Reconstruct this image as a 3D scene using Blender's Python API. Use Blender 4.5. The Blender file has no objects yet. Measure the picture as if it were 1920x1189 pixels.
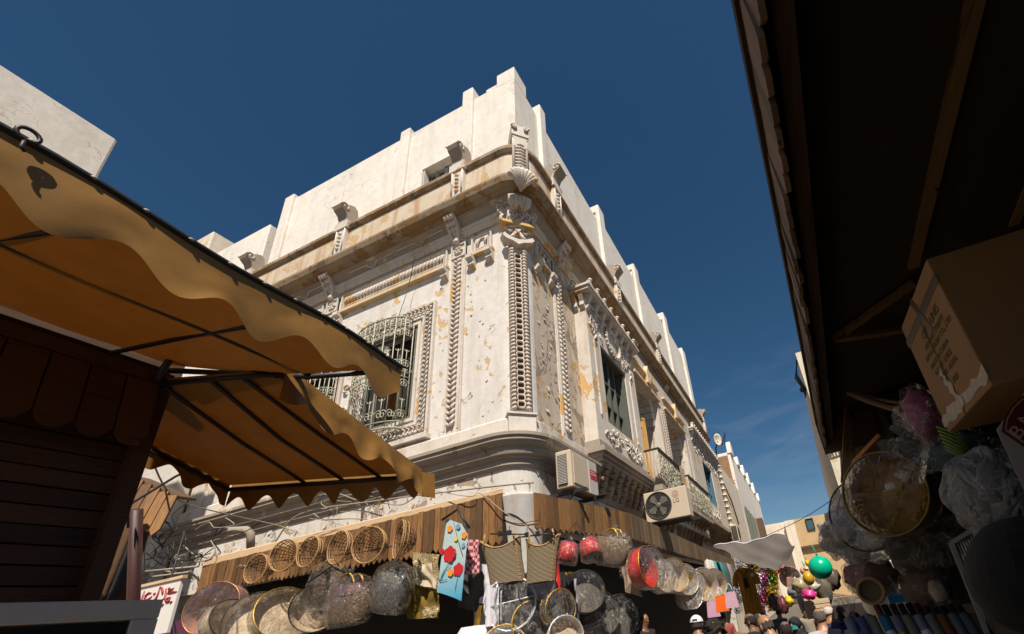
import bpy, bmesh, math, random
from mathutils import Vector, Matrix, noise
R = math.radians
rnd = random.Random(7)
S = bpy.context.scene
COL = S.collection
# ------------------------------------------------------------------ camera
cam = bpy.data.cameras.new('camera'); co = bpy.data.objects.new('camera', cam); COL.objects.link(co)
RC = Matrix(((0.92605853, 0.25154334, 0.28132107), (0.35647191, -0.33838395, -0.87087547), (-0.12386839, 0.90676472, -0.40303148)))
CAM = Vector((0, 0, 1.75))
co.matrix_world = Matrix.Translation(CAM) @ RC.to_4x4()
cam.sensor_fit = 'HORIZONTAL'; cam.sensor_width = 36; cam.lens = 15.279
cam.shift_x = -0.11586; cam.shift_y = 0.09733; cam.clip_start = 0.05; cam.clip_end = 2000
S.camera = co
# ------------------------------------------------------------------ world, sun
SUN = Vector((0.50, -1.0, 1.45)).normalized()          # towards the sun
w = bpy.data.worlds.new('World'); S.world = w; w.use_nodes = True
wn = w.node_tree.nodes; wl = w.node_tree.links
bg = wn['Background']; sky = wn.new('ShaderNodeTexSky'); sky.sky_type = 'NISHITA'; sky.sun_disc = False
sky.sun_elevation = math.asin(SUN.z); sky.sun_rotation = math.atan2(SUN.x, SUN.y)
sky.altitude = 300; sky.air_density = 1.0; sky.dust_density = 0.25; sky.ozone_density = 3.0
hs = wn.new('ShaderNodeHueSaturation'); hs.inputs['Saturation'].default_value = 1.21; hs.inputs['Value'].default_value = .95; hs.inputs['Hue'].default_value = .493
wl.new(sky.outputs[0], hs.inputs['Color'])
# a faint wisp of cirrus
wt = wn.new('ShaderNodeTexCoord'); wm = wn.new('ShaderNodeMapping'); wm.inputs['Scale'].default_value = (3, 3, 11); wl.new(wt.outputs['Generated'], wm.inputs[0])
wz = wn.new('ShaderNodeTexNoise'); wz.inputs['Scale'].default_value = 2.2; wz.inputs['Detail'].default_value = 9; wz.inputs['Distortion'].default_value = .8; wl.new(wm.outputs[0], wz.inputs['Vector'])
wr_ = wn.new('ShaderNodeValToRGB'); wr_.color_ramp.elements[0].position = .46; wr_.color_ramp.elements[1].position = .8; wl.new(wz.outputs[0], wr_.inputs[0])
sx = wn.new('ShaderNodeSeparateXYZ'); wl.new(wt.outputs['Generated'], sx.inputs[0])
wz2 = wn.new('ShaderNodeMapRange'); wz2.inputs['From Min'].default_value = .52; wz2.inputs['From Max'].default_value = .28; wz2.clamp = True; wl.new(sx.outputs['Z'], wz2.inputs['Value'])
mu = wn.new('ShaderNodeMath'); mu.operation = 'MULTIPLY'; wl.new(wr_.outputs[0], mu.inputs[0]); wl.new(wz2.outputs[0], mu.inputs[1])
mu2 = wn.new('ShaderNodeMath'); mu2.operation = 'MULTIPLY'; mu2.inputs[1].default_value = .26; wl.new(mu.outputs[0], mu2.inputs[0])
cm = wn.new('ShaderNodeMix'); cm.data_type = 'RGBA'; wl.new(mu2.outputs[0], cm.inputs[0]); wl.new(hs.outputs[0], cm.inputs[6]); cm.inputs[7].default_value = (4.2, 5.0, 6.6, 1)
wl.new(cm.outputs[2], bg.inputs[0]); bg.inputs[1].default_value = 0.05
sl = bpy.data.lights.new('sun', 'SUN'); so = bpy.data.objects.new('sun', sl); COL.objects.link(so)
sl.energy = 5.0; sl.angle = R(0.5); sl.color = (1.0, 0.905, 0.775)
so.rotation_euler = SUN.to_track_quat('Z', 'Y').to_euler()
S.view_settings.view_transform = 'Standard'; S.view_settings.look = 'None'
S.view_settings.exposure = 0.42; S.view_settings.gamma = 1; S.view_settings.use_curve_mapping = False
S.render.engine = 'CYCLES'; S.cycles.max_bounces = 6; S.cycles.transparent_max_bounces = 24
# ------------------------------------------------------------------ helpers
PX, PY, FF = 1182.447, 781.372, 814.883
def at(x, y, **k):
    "point seen at photo pixel (x, y) on the world plane X=, Y= or Z="
    r = RC @ Vector((x - PX, PY - y, -FF))
    if 'X' in k: t = (k['X'] - CAM.x) / r.x
    elif 'Y' in k: t = (k['Y'] - CAM.y) / r.y
    else: t = (k['Z'] - CAM.z) / r.z
    return CAM + r * t
def mpp(p):
    "metres per photo pixel at point p"
    return -(RC.transposed() @ (Vector(p) - CAM)).z / FF
class MB:
    def __init__(s): s.v = []; s.f = []; s.sm = []; s.mi = []; s.cur = 0
    def add(s, vs, fs, smooth=False):
        o = len(s.v); s.v += [Vector(a) for a in vs]
        for f in fs: s.f.append([o + i for i in f]); s.sm.append(smooth); s.mi.append(s.cur)
        return s
    def box(s, a, b, M=None):
        x0, y0, z0 = a; x1, y1, z1 = b
        vs = [Vector(p) for p in ((x0,y0,z0),(x1,y0,z0),(x1,y1,z0),(x0,y1,z0),(x0,y0,z1),(x1,y0,z1),(x1,y1,z1),(x0,y1,z1))]
        if M: vs = [M @ p for p in vs]
        return s.add(vs, [(0,3,2,1),(4,5,6,7),(0,1,5,4),(1,2,6,5),(2,3,7,6),(3,0,4,7)])
    def hexa(s, ps): return s.add(ps, [(0,3,2,1),(4,5,6,7),(0,1,5,4),(1,2,6,5),(2,3,7,6),(3,0,4,7)])
    def bar(s, a, b, w, h=None, up=(0,0,1)):
        a = Vector(a); b = Vector(b); h = h or w; d = (b - a).normalized()
        x = d.cross(Vector(up))
        if x.length < 1e-4: x = d.cross(Vector((1,0,0)))
        x.normalize(); y = x.cross(d)
        ps = [p + x*i*w/2 + y*j*h/2 for p in (a, b) for i, j in ((-1,-1),(1,-1),(1,1),(-1,1))]
        return s.add(ps, [(0,3,2,1),(4,5,6,7),(0,1,5,4),(1,2,6,5),(2,3,7,6),(3,0,4,7)])
    def tube(s, path, r, n=6, closed=False, cap=True, smooth=True):
        P = [Vector(p) for p in path]; N = len(P)
        if N < 2: return s
        rr = r if isinstance(r, (list, tuple)) else [r] * N
        vs = []; ref = None
        for i, p in enumerate(P):
            if closed: d = P[(i+1) % N] - P[i-1]
            else: d = P[min(i+1, N-1)] - P[max(i-1, 0)]
            if d.length < 1e-9: d = Vector((0,0,1))
            d.normalize()
            if ref is None:
                ref = Vector((0,0,1)) if abs(d.z) < .9 else Vector((1,0,0))
            x = ref - d * ref.dot(d)
            if x.length < 1e-5: x = d.orthogonal()
            x.normalize(); ref = x; y = d.cross(x)
            for k in range(n):
                a = 2*math.pi*k/n; vs.append(p + (x*math.cos(a) + y*math.sin(a)) * rr[i])
        fs = []
        for i in range(N if closed else N-1):
            for k in range(n):
                j = (i+1) % N
                fs.append((i*n+k, i*n+(k+1)%n, j*n+(k+1)%n, j*n+k))
        s.add(vs, fs, smooth)
        if not closed and cap:
            s.f.append([len(s.v)-len(vs)+k for k in range(n)][::-1]); s.sm.append(False); s.mi.append(s.cur)
            s.f.append([len(s.v)-n+k for k in range(n)]); s.sm.append(False); s.mi.append(s.cur)
        return s
    def lathe(s, prof, n=24, M=None, smooth=True, wob=None):
        vs = []
        for i, (r, z) in enumerate(prof):
            for k in range(n):
                a = 2*math.pi*k/n; q = r * (wob(i, a) if wob else 1)
                vs.append(Vector((q*math.cos(a), q*math.sin(a), z)))
        if M: vs = [M @ p for p in vs]
        fs = [(i*n+k, i*n+(k+1)%n, (i+1)*n+(k+1)%n, (i+1)*n+k) for i in range(len(prof)-1) for k in range(n)]
        return s.add(vs, fs, smooth)
    def grid(s, fn, nu, nv, smooth=True, thick=None):
        vs = [Vector(fn(i/nu, j/nv)) for j in range(nv+1) for i in range(nu+1)]
        q = lambda i, j: j*(nu+1)+i
        fs = [(q(i,j), q(i+1,j), q(i+1,j+1), q(i,j+1)) for j in range(nv) for i in range(nu)]
        return s.add(vs, fs, smooth)
    def prism(s, poly, fn, d0, d1):
        "2-D polygon poly extruded from d0 to d1; fn(a, b, d) -> point"
        n = len(poly)
        vs = [fn(a, b, d0) for a, b in poly] + [fn(a, b, d1) for a, b in poly]
        return s.add(vs, [list(range(n)), list(range(2*n-1, n-1, -1))] + [(i, (i+1)%n, n+(i+1)%n, n+i) for i in range(n)])
    def blob(s, c, rad, nu=16, nv=10, amp=0., fr=3., M=None, seed=0):
        rad = rad if isinstance(rad, (tuple, list)) else (rad,)*3
        vs = []
        for j in range(nv+1):
            t = math.pi*j/nv
            for i in range(nu):
                a = 2*math.pi*i/nu
                d = Vector((math.sin(t)*math.cos(a), math.sin(t)*math.sin(a), math.cos(t)))
                k = 1 + amp*noise.noise(d*fr + Vector((seed*3.1, seed*1.7, 0)))
                p = Vector((d.x*rad[0]*k, d.y*rad[1]*k, d.z*rad[2]*k))
                if M: p = M @ p
                vs.append(p + Vector(c))
        fs = [(j*nu+i, j*nu+(i+1)%nu, (j+1)*nu+(i+1)%nu, (j+1)*nu+i) for j in range(nv) for i in range(nu)]
        return s.add(vs, fs, True)
    def mesh(s, name, mats, off=Vector((0,0,0)), keep=False):
        me = bpy.data.meshes.new(name)
        me.from_pydata([tuple(p - off) for p in s.v], [], s.f)
        me.polygons.foreach_set('use_smooth', s.sm)
        me.polygons.foreach_set('material_index', s.mi)
        for m in (mats if isinstance(mats, (list, tuple)) else [mats]): me.materials.append(m)
        if not keep:
            bm = bmesh.new(); bm.from_mesh(me); bmesh.ops.recalc_face_normals(bm, faces=bm.faces); bm.to_mesh(me); bm.free()
        return me
    def build(s, name, mats, parent=None, keep=False, label=None, stuff=False):
        off = Vector(parent['o']) if parent and 'o' in parent else Vector((0,0,0))
        o = bpy.data.objects.new(name, s.mesh(name, mats, off, keep)); COL.objects.link(o)
        o.parent = parent
        if parent and 'o' in parent: o['o'] = parent['o']
        if label: o['label'] = label
        if stuff: o['kind'] = 'stuff'
        return o
def inst(me, name, parent, M):
    "an object sharing mesh me, world matrix M, under an unrotated thing"
    o = bpy.data.objects.new(name, me); COL.objects.link(o); o.parent = parent
    off = Vector(parent['o']) if parent and 'o' in parent else Vector((0,0,0))
    o.matrix_local = Matrix.Translation(-off) @ M
    return o
def thing(name, label, cat, loc=(0,0,0), group=None):
    o = bpy.data.objects.new(name, None); COL.objects.link(o); o.location = loc; o['o'] = tuple(loc)
    o['label'] = label; o['category'] = cat; o.empty_display_size = .1
    if group: o['group'] = group
    return o
def tag(o, label, cat, group=None):
    o['label'] = label; o['category'] = cat
    if group: o['group'] = group
    return o
def struct(o): o['kind'] = 'structure'; return o
def bev(o, wd=.006, seg=2):
    m = o.modifiers.new('bevel', 'BEVEL'); m.width = wd; m.segments = seg; m.limit_method = 'ANGLE'; return o
class Frame:
    def __init__(s, ox, oy, ang):
        s.M = Matrix.Translation((ox, oy, 0)) @ Matrix.Rotation(R(ang), 4, 'Z')
    def __call__(s, u, z, d): return s.M @ Vector((u, -d, z))
    def mat(s, u, z, d, rot=0, sc=(1,1,1)):
        "rot turns within the wall plane"
        return s.M @ Matrix.Translation((u, -d, z)) @ Matrix.Rotation(R(rot), 4, 'Y') @ Matrix.Diagonal((*sc, 1))
def box_f(mb, F, u0, u1, z0, z1, d0, d1):
    return mb.hexa([F(u0,z0,d0), F(u1,z0,d0), F(u1,z0,d1), F(u0,z0,d1), F(u0,z1,d0), F(u1,z1,d0), F(u1,z1,d1), F(u0,z1,d1)])
def wall_holes(mb, F, u0, u1, z0, z1, holes, d=0., depth=.35):
    us = sorted({u0, u1, *[h[0] for h in holes], *[h[1] for h in holes]}); us = [u for u in us if u0 <= u <= u1]
    zs = sorted({z0, z1, *[h[2] for h in holes], *[h[3] for h in holes]}); zs = [z for z in zs if z0 <= z <= z1]
    for a, b in zip(us, us[1:]):
        for c, e in zip(zs, zs[1:]):
            m, n = (a+b)/2, (c+e)/2
            if any(h[0] < m < h[1] and h[2] < n < h[3] for h in holes): continue
            mb.add([F(a,c,d), F(b,c,d), F(b,e,d), F(a,e,d)], [(0,1,2,3)])
    for h in holes:
        a, b, c, e = h; q = d - depth
        mb.add([F(a,c,d),F(b,c,d),F(b,e,d),F(a,e,d),F(a,c,q),F(b,c,q),F(b,e,q),F(a,e,q)], [(0,1,5,4),(1,2,6,5),(2,3,7,6),(3,0,4,7)])
# ------------------------------------------------------------------ materials
class NT:
    def __init__(s, name):
        s.m = bpy.data.materials.new(name); s.m.use_nodes = True; s.t = s.m.node_tree; s.n = s.t.nodes; s.l = s.t.links
        s.b = s.n['Principled BSDF']; s.tc = s.n.new('ShaderNodeTexCoord'); s.co = s.tc.outputs['Object']
    def vec(s, scale):
        mp = s.n.new('ShaderNodeMapping'); mp.inputs['Scale'].default_value = scale if isinstance(scale, tuple) else (scale,)*3
        s.l.new(s.co, mp.inputs[0]); return mp.outputs[0]
    def noise(s, scale, det=6, rough=.6, dist=0., v=None):
        n = s.n.new('ShaderNodeTexNoise'); n.inputs['Scale'].default_value = scale; n.inputs['Detail'].default_value = det
        n.inputs['Roughness'].default_value = rough; n.inputs['Distortion'].default_value = dist
        s.l.new(v or s.co, n.inputs['Vector']); return n.outputs[0]
    def ramp(s, f, stops, const=False):
        r = s.n.new('ShaderNodeValToRGB'); e = r.color_ramp.elements
        if const: r.color_ramp.interpolation = 'CONSTANT'
        while len(e) < len(stops): e.new(.5)
        for q, (p, c) in zip(e, stops):
            q.position = p; q.color = (*c, 1) if isinstance(c, tuple) else (c, c, c, 1)
        s.l.new(f, r.inputs[0]); return r.outputs[0]
    def mix(s, f, a, b, typ='MIX'):
        m = s.n.new('ShaderNodeMix'); m.data_type = 'RGBA'; m.blend_type = typ
        for i, v in ((0, f), (6, a), (7, b)):
            if hasattr(v, 'links') or isinstance(v, bpy.types.NodeSocket): s.l.new(v, m.inputs[i])
            elif i == 0: m.inputs[0].default_value = v
            else: m.inputs[i].default_value = (*v, 1)
        return m.outputs[2]
    def math(s, op, a, b=0., clamp=False):
        m = s.n.new('ShaderNodeMath'); m.operation = op; m.use_clamp = clamp
        for i, v in ((0, a), (1, b)):
            if isinstance(v, bpy.types.NodeSocket): s.l.new(v, m.inputs[i])
            else: m.inputs[i].default_value = v
        return m.outputs[0]
    def bump(s, h, st=.3, dist=.01, prev=None):
        b = s.n.new('ShaderNodeBump'); b.inputs['Strength'].default_value = st; b.inputs['Distance'].default_value = dist
        s.l.new(h, b.inputs['Height'])
        if prev: s.l.new(prev, b.inputs['Normal'])
        return b.outputs[0]
    def done(s, col=None, rough=.8, nrm=None, **k):
        if col is not None:
            if isinstance(col, bpy.types.NodeSocket): s.l.new(col, s.b.inputs['Base Color'])
            else: s.b.inputs['Base Color'].default_value = (*col, 1)
        if isinstance(rough, bpy.types.NodeSocket): s.l.new(rough, s.b.inputs['Roughness'])
        else: s.b.inputs['Roughness'].default_value = rough
        if nrm: s.l.new(nrm, s.b.inputs['Normal'])
        for a, v in k.items(): s.b.inputs[a.replace('_', ' ')].default_value = v
        return s.m
def plaster(name, base, patch=(.55,.36,.15), bare=(.27,.21,.16), pa=.62, ba=.7, grime=.5, crack=.5, seed=0., stain=None):
    t = NT(name)
    mp = t.n.new('ShaderNodeMapping'); mp.inputs['Location'].default_value = (seed*3.3, seed*1.9, seed*2.7); t.l.new(t.co, mp.inputs[0]); t.co = mp.outputs[0]
    n1 = t.noise(.8, 8, .62, .3)
    c = t.mix(t.ramp(n1, [(.3, 0.), (.75, 1.)]), tuple(x*.84 for x in base), base)
    nf = t.noise(7, 8, .7); c = t.mix(t.ramp(nf, [(.35, .35), (.6, 0.)]), c, tuple(x*.6 for x in (base[0], base[1]*.97, base[2]*.92)))
    dr = t.noise(1.6, 6, .6, .3, t.vec((2.4, 2.4, .3)))
    c = t.mix(t.math('MULTIPLY', t.ramp(dr, [(.5, 0.), (.72, 1.)]), grime), c, stain or (.36,.27,.19))
    pn = t.noise(2.0, 10, .64, .5); pm = t.ramp(pn, [(pa, 0.), (pa+.012, 1.)])
    c = t.mix(pm, c, patch)
    pn2 = t.noise(2.1, 10, .68, 1.3, t.vec((1, 1, .8))); bm_ = t.ramp(pn2, [(ba, 0.), (ba+.012, 1.)])
    bn = t.noise(14, 5, .7); bc = t.mix(bn, tuple(x*.7 for x in bare), tuple(x*1.35 for x in bare))
    c = t.mix(bm_, c, bc)
    vo = t.n.new('ShaderNodeTexVoronoi'); vo.feature = 'DISTANCE_TO_EDGE'; vo.inputs['Scale'].default_value = 1.7
    wv = t.n.new('ShaderNodeVectorMath'); wv.operation = 'ADD'
    nn = t.n.new('ShaderNodeTexNoise'); nn.inputs['Scale'].default_value = 2.3; nn.inputs['Detail'].default_value = 7
    t.l.new(t.co, nn.inputs['Vector']); t.l.new(t.co, wv.inputs[0]); t.l.new(nn.outputs['Color'], wv.inputs[1]); t.l.new(wv.outputs[0], vo.inputs['Vector'])
    cr = t.ramp(vo.outputs['Distance'], [(0., 1.), (.008, 0.)]); gate = t.ramp(t.noise(.9, 3), [(.52, 0.), (.62, 1.)])
    cr = t.math('MULTIPLY', t.math('MULTIPLY', cr, gate), crack)
    c = t.mix(cr, c, (.16,.12,.09))
    h = t.math('SUBTRACT', t.math('SUBTRACT', t.math('MULTIPLY', t.noise(5, 9, .66), .35), t.math('MULTIPLY', pm, .35)), t.math('MULTIPLY', bm_, .8))
    h = t.math('SUBTRACT', h, t.math('MULTIPLY', cr, .6))
    return t.done(c, .85, t.bump(h, .8, .018))
def wood(name, c1, c2, sc=(1,1,1), rough=.75, rand=.35, bs=.4):
    t = NT(name)
    oi = t.n.new('ShaderNodeObjectInfo')
    off = t.n.new('ShaderNodeVectorMath'); off.operation = 'ADD'; t.l.new(t.vec(tuple(x*4 for x in sc)), off.inputs[0])
    cx = t.n.new('ShaderNodeCombineXYZ')
    for i in range(3): t.l.new(t.math('MULTIPLY', oi.outputs['Random'], 37. + 11*i), cx.inputs[i])
    t.l.new(cx.outputs[0], off.inputs[1])
    n = t.noise(3, 8, .65, 1.2, off.outputs[0])
    c = t.mix(t.ramp(n, [(.3, 0.), (.7, 1.)]), c1, c2)
    k = t.math('ADD', t.math('MULTIPLY', oi.outputs['Random'], rand*2), 1 - rand)
    mm = t.n.new('ShaderNodeVectorMath'); mm.operation = 'SCALE'; t.l.new(c, mm.inputs[0]); t.l.new(k, mm.inputs['Scale'])
    kn = t.ramp(t.noise(1.2, 2, .5, 0, off.outputs[0]), [(.28, .3), (.36, 1.)])
    c = t.mix(1., mm.outputs[0], kn, 'MULTIPLY')
    return t.done(c, rough, t.bump(n, bs, .006))
def flat(name, col, rough=.6, var=.25, sc=6, bump=.15, bd=.004, **k):
    t = NT(name); n = t.noise(sc, 6, .6)
    c = t.mix(n, tuple(x*(1-var) for x in col), tuple(min(1, x*(1+var)) for x in col))
    return t.done(c, rough, t.bump(t.noise(sc*4, 6, .6), bump, bd), **k)
def cloth(name, col, sc=9, rough=.85, var=.3, trans=0., bs=.4):
    t = NT(name); n = t.noise(sc*.5, 5, .6, .5, t.vec((1, 1, .35)))
    c = t.mix(n, tuple(x*(1-var) for x in col), tuple(min(1, x*(1+var)) for x in col))
    m = t.done(c, rough, t.bump(t.noise(sc, 6, .6, 1.), bs, .02))
    if trans:
        tr = t.n.new('ShaderNodeBsdfTranslucent'); t.l.new(c, tr.inputs[0]); ms = t.n.new('ShaderNodeMixShader'); ms.inputs[0].default_value = trans
        o = t.n['Material Output']; t.l.new(t.b.outputs[0], ms.inputs[1]); t.l.new(tr.outputs[0], ms.inputs[2]); t.l.new(ms.outputs[0], o.inputs[0])
    return m
def film(name, col=(.9,.9,.92), op=.18, rough=.1, sc=5, bs=1.):
    "thin crinkled plastic film"
    t = NT(name); mp = t.n.new('ShaderNodeMapping'); mp.inputs['Rotation'].default_value = (.5, .7, .3); mp.inputs['Scale'].default_value = (1, 1, .8); t.l.new(t.co, mp.inputs[0])
    n = t.noise(sc, 3, .5, .9, mp.outputs[0]); n2 = t.noise(sc*5, 3, .5, .5, mp.outputs[0])
    wr = t.math('ABSOLUTE', t.math('SUBTRACT', n, .5)); w2 = t.math('ABSOLUTE', t.math('SUBTRACT', n2, .5))
    nr = t.bump(t.math('ADD', wr, t.math('MULTIPLY', w2, .25)), bs, .12)
    gl = t.n.new('ShaderNodeBsdfGlossy'); gl.inputs['Roughness'].default_value = rough; t.l.new(nr, gl.inputs['Normal'])
    df = t.n.new('ShaderNodeBsdfDiffuse'); df.inputs[0].default_value = (*col, 1); t.l.new(nr, df.inputs['Normal'])
    tp = t.n.new('ShaderNodeBsdfTransparent')
    m1 = t.n.new('ShaderNodeMixShader'); m2 = t.n.new('ShaderNodeMixShader')
    n3 = t.noise(sc*2.6, 2, .5, 2.2, mp.outputs[0]); w3 = t.math('ABSOLUTE', t.math('SUBTRACT', n3, .5)); gate = t.ramp(t.noise(sc*.9, 2), [(.48, 0.), (.6, 1.)])
    glint_lines = t.math('MULTIPLY', t.ramp(w3, [(0., .75), (.010, .35), (.03, 0.)]), gate)  # sharp glints painted on as whitish diffuse streaks
    f = t.math('ADD', t.ramp(wr, [(0., min(1, op*2.2)), (.012, op), (.2, op*.55)]), glint_lines, True)
    t.l.new(f, m1.inputs[0]); t.l.new(tp.outputs[0], m1.inputs[1]); t.l.new(df.outputs[0], m1.inputs[2])
    fr = t.n.new('ShaderNodeFresnel'); fr.inputs[0].default_value = 1.3; t.l.new(nr, fr.inputs['Normal'])
    t.l.new(t.math('ADD', t.math('MULTIPLY', fr.outputs[0], .5), .012, True), m2.inputs[0]); t.l.new(m1.outputs[0], m2.inputs[1]); t.l.new(gl.outputs[0], m2.inputs[2])
    t.l.new(m2.outputs[0], t.n['Material Output'].inputs[0]); return t.m
M = {}
M['wall'] = plaster('painted plaster', (.70,.665,.635), pa=.588, ba=.68, grime=.5, stain=(.45,.36,.26))
M['wall_r'] = plaster('weathered plaster', (.62,.52,.41), patch=(.50,.31,.12), pa=.575, ba=.55, grime=.9, seed=2)
M['orn'] = plaster('ornament plaster', (.66,.60,.54), patch=(.55,.34,.13), pa=.60, ba=.70, grime=.8, crack=.2, seed=1, stain=(.38,.28,.19))
M['pent'] = plaster('whitewash', (.80,.75,.685), patch=(.62,.55,.47), bare=(.45,.38,.3), pa=.68, ba=.75, grime=.42, crack=.9, seed=5, stain=(.52,.46,.38))
M['cream'] = plaster('cream plaster', (.74,.66,.54), patch=(.6,.42,.22), pa=.62, ba=.72, grime=.4, seed=8)
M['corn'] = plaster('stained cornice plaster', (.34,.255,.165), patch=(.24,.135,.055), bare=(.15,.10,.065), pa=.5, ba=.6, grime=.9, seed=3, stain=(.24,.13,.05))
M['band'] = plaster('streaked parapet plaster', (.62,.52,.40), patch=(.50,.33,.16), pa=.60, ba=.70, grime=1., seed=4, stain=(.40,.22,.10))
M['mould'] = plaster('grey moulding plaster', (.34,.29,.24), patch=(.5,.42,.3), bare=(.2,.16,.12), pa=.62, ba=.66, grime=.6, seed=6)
M['low'] = plaster('peeling lower plaster', (.66,.62,.57), patch=(.40,.42,.44), bare=(.32,.25,.18), pa=.6, ba=.57, grime=.6, seed=9)
M['tan'] = plaster('tan plaster', (.55,.38,.20), patch=(.42,.27,.13), pa=.6, ba=.66, grime=.7, seed=11)
M['slat'] = wood('slat wood', (.10,.045,.014), (.25,.122,.040), (6,6,.5), rand=.5)
M['slat_grey'] = wood('weathered slat wood', (.085,.052,.027), (.19,.12,.062), (6,6,.5), rand=.4)
M['board'] = wood('varnished board', (.050,.018,.006), (.092,.034,.011), (.5,.5,6), rough=.55)
M['dwood'] = wood('dark timber', (.07,.035,.018), (.13,.07,.035), (5,.4,5))
M['fascia'] = wood('sunbleached fascia board', (.50,.34,.20), (.62,.44,.28), (.4,4,6), rand=.1)
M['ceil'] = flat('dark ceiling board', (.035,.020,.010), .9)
M['batten'] = wood('yellowed batten', (.16,.09,.03), (.26,.15,.05), (5,.5,5))
M['iron'] = flat('black iron', (.02,.016,.014), .5, bump=.3)
M['cable'] = flat('black cable', (.015,.014,.013), .5)
M['cablew'] = flat('pale cable', (.30,.25,.19), .6)
M['ironp'] = flat('flaking painted iron', (.40,.38,.29), .55, var=.5, sc=20)
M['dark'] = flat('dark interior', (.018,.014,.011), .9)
M['blue'] = wood('blue painted timber', (.03,.075,.11), (.06,.13,.18), (4,4,.4))
M['green'] = wood('weathered green grey timber', (.07,.08,.065), (.17,.18,.14), (6,6,.5))
M['shut'] = wood('ochre shutter', (.30,.16,.04), (.42,.24,.07), (4,4,.4))
M['glass'] = flat('dirty glass', (.03,.045,.05), .12, bump=.05)
M['ac'] = flat('aged beige casing', (.52,.43,.32), .45, var=.1)
M['ac2'] = flat('grey casing', (.50,.46,.42), .45, var=.1)
M['acd'] = flat('dark louvre', (.06,.05,.04), .6)
M['red'] = flat('red velvet', (.50,.012,.012), .45)
M['black'] = flat('black cloth', (.012,.011,.012), .8)
M['gold'] = flat('gold foil', (.55,.33,.06), .3, var=.5, sc=60, bump=.8, Metallic=.8)
M['silver'] = flat('silver foil', (.6,.6,.62), .3, var=.4, sc=60, bump=.8, Metallic=.8)
M['wick'] = flat('wicker', (.17,.085,.03), .6, var=.6, sc=30)
M['straw'] = flat('straw handle', (.36,.21,.08), .7, var=.3, sc=40)
M['ivory'] = cloth('ivory cloth', (.50,.39,.26), trans=.1, var=.6, bs=.9)
M['white'] = cloth('white satin', (.62,.60,.66), rough=.4)
M['pink'] = cloth('pink satin', (.42,.22,.16), rough=.4, var=.5)
M['film'] = film('clear plastic wrap', (.82,.76,.68), .018, .06, 6, 1.)
M['film2'] = film('milky plastic sheet', (.62,.58,.54), .32, .2, 4)
M['filmg'] = film('amber tinted film', (.42,.26,.08), .10, .2, 4, .4)
# ================================================================== SETTING
GZ = -0.12
g = MB(); g.grid(lambda a, b: (-150+300*a, -100+400*b, GZ + .012*noise.noise(Vector((a*90, b*120, 0)))), 60, 60, False)
t = NT('worn street paving'); n = t.noise(1.2, 8); br = t.n.new('ShaderNodeTexBrick'); br.inputs['Scale'].default_value = 1.6
br.inputs['Color1'].default_value = (.11,.09,.07,1); br.inputs['Color2'].default_value = (.15,.12,.09,1); br.inputs['Mortar'].default_value = (.08,.06,.05,1); br.inputs['Mortar Size'].default_value = .02
t.l.new(t.co, br.inputs['Vector'])
M['ground'] = t.done(t.mix(t.ramp(n, [(.3,.0),(.7,.5)]), br.outputs[0], (.12,.10,.08)), .8, t.bump(br.outputs['Fac'], -.5, .01))
struct(g.build('ground', M['ground'], keep=True))
# ================================================================== CORNER BUILDING
XC, YC, RAD = -3.377, 5.18, .42
FL = Frame(0, YC, 0); FR = Frame(XC, 0, 90)
ACX, ACY = XC-RAD, YC+RAD
FC = Frame(ACX + RAD*.7071, ACY - RAD*.7071, 45)
XL, YR = -11.45, 22.0
B = thing('corner_building', 'large white corner building with peeling plaster, carved stucco column and stepped parapet', 'building', (XC, YC, GZ))
def plan(p, nseg=10, x0=XL, y1=YR, rad=RAD):
    ACX, ACY = XC-rad, YC+rad
    pts = [(x0, ACY-rad-p)]
    for i in range(nseg+1):
        a = -math.pi/2 + (math.pi/2)*i/nseg
        pts.append((ACX+rad*math.cos(a)+p*math.cos(a), ACY+rad*math.sin(a)+p*math.sin(a)))
    pts.append((XC+p, y1)); return pts
def sweep(mb, prof, x0=XL, y1=YR, smooth=False, rad=.12):
    rows = [plan(p, x0=x0, y1=y1, rad=rad) for p, z in prof]
    n = len(rows[0]); vs = []
    for (p, z), row in zip(prof, rows): vs += [(x, y, z) for x, y in row]
    m = len(prof)
    fs = [(j*n+i, j*n+i+1, (j+1)*n+i+1, (j+1)*n+i) for j in range(m-1) for i in range(n-1)]
    fs += [tuple(j*n for j in range(m))[::-1], tuple(j*n+n-1 for j in range(m))]
    mb.add(vs, fs, smooth)
# openings (u0,u1,z0,z1)
LW = [(-6.86, -5.64, 5.22, 7.16), (-8.78, -7.62, 5.22, 7.02)]
wl_ = MB(); wall_holes(wl_, FL, XL, ACX, 4.0, 10.2, LW, 0, .3)
arc = plan(0)[1:-1]
for (a, b) in zip(arc, arc[1:]): wl_.add([(a[0],a[1],4.),(b[0],b[1],4.),(b[0],b[1],10.2),(a[0],a[1],10.2)], [(0,1,2,3)], True)
wl_.build('wall', M['wall'], B)
REC = [(10.35, 12.55, 4.75, 7.85), (13.45, 16.1, 4.75, 7.85)]
XB = .29   # projection of the bays
wr_ = MB(); wall_holes(wr_, FR, ACY, YR, 4.0, 10.2, [(8.0, 9.6, 5.5, 7.45), (10.35, 12.55, 4.75, 7.85), (13.45, 16.1, 4.75, 7.85), (19.9,21.8,5.6,7.55)], 0, .05)
wr_.build('wall', M['wall_r'], B)
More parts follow.
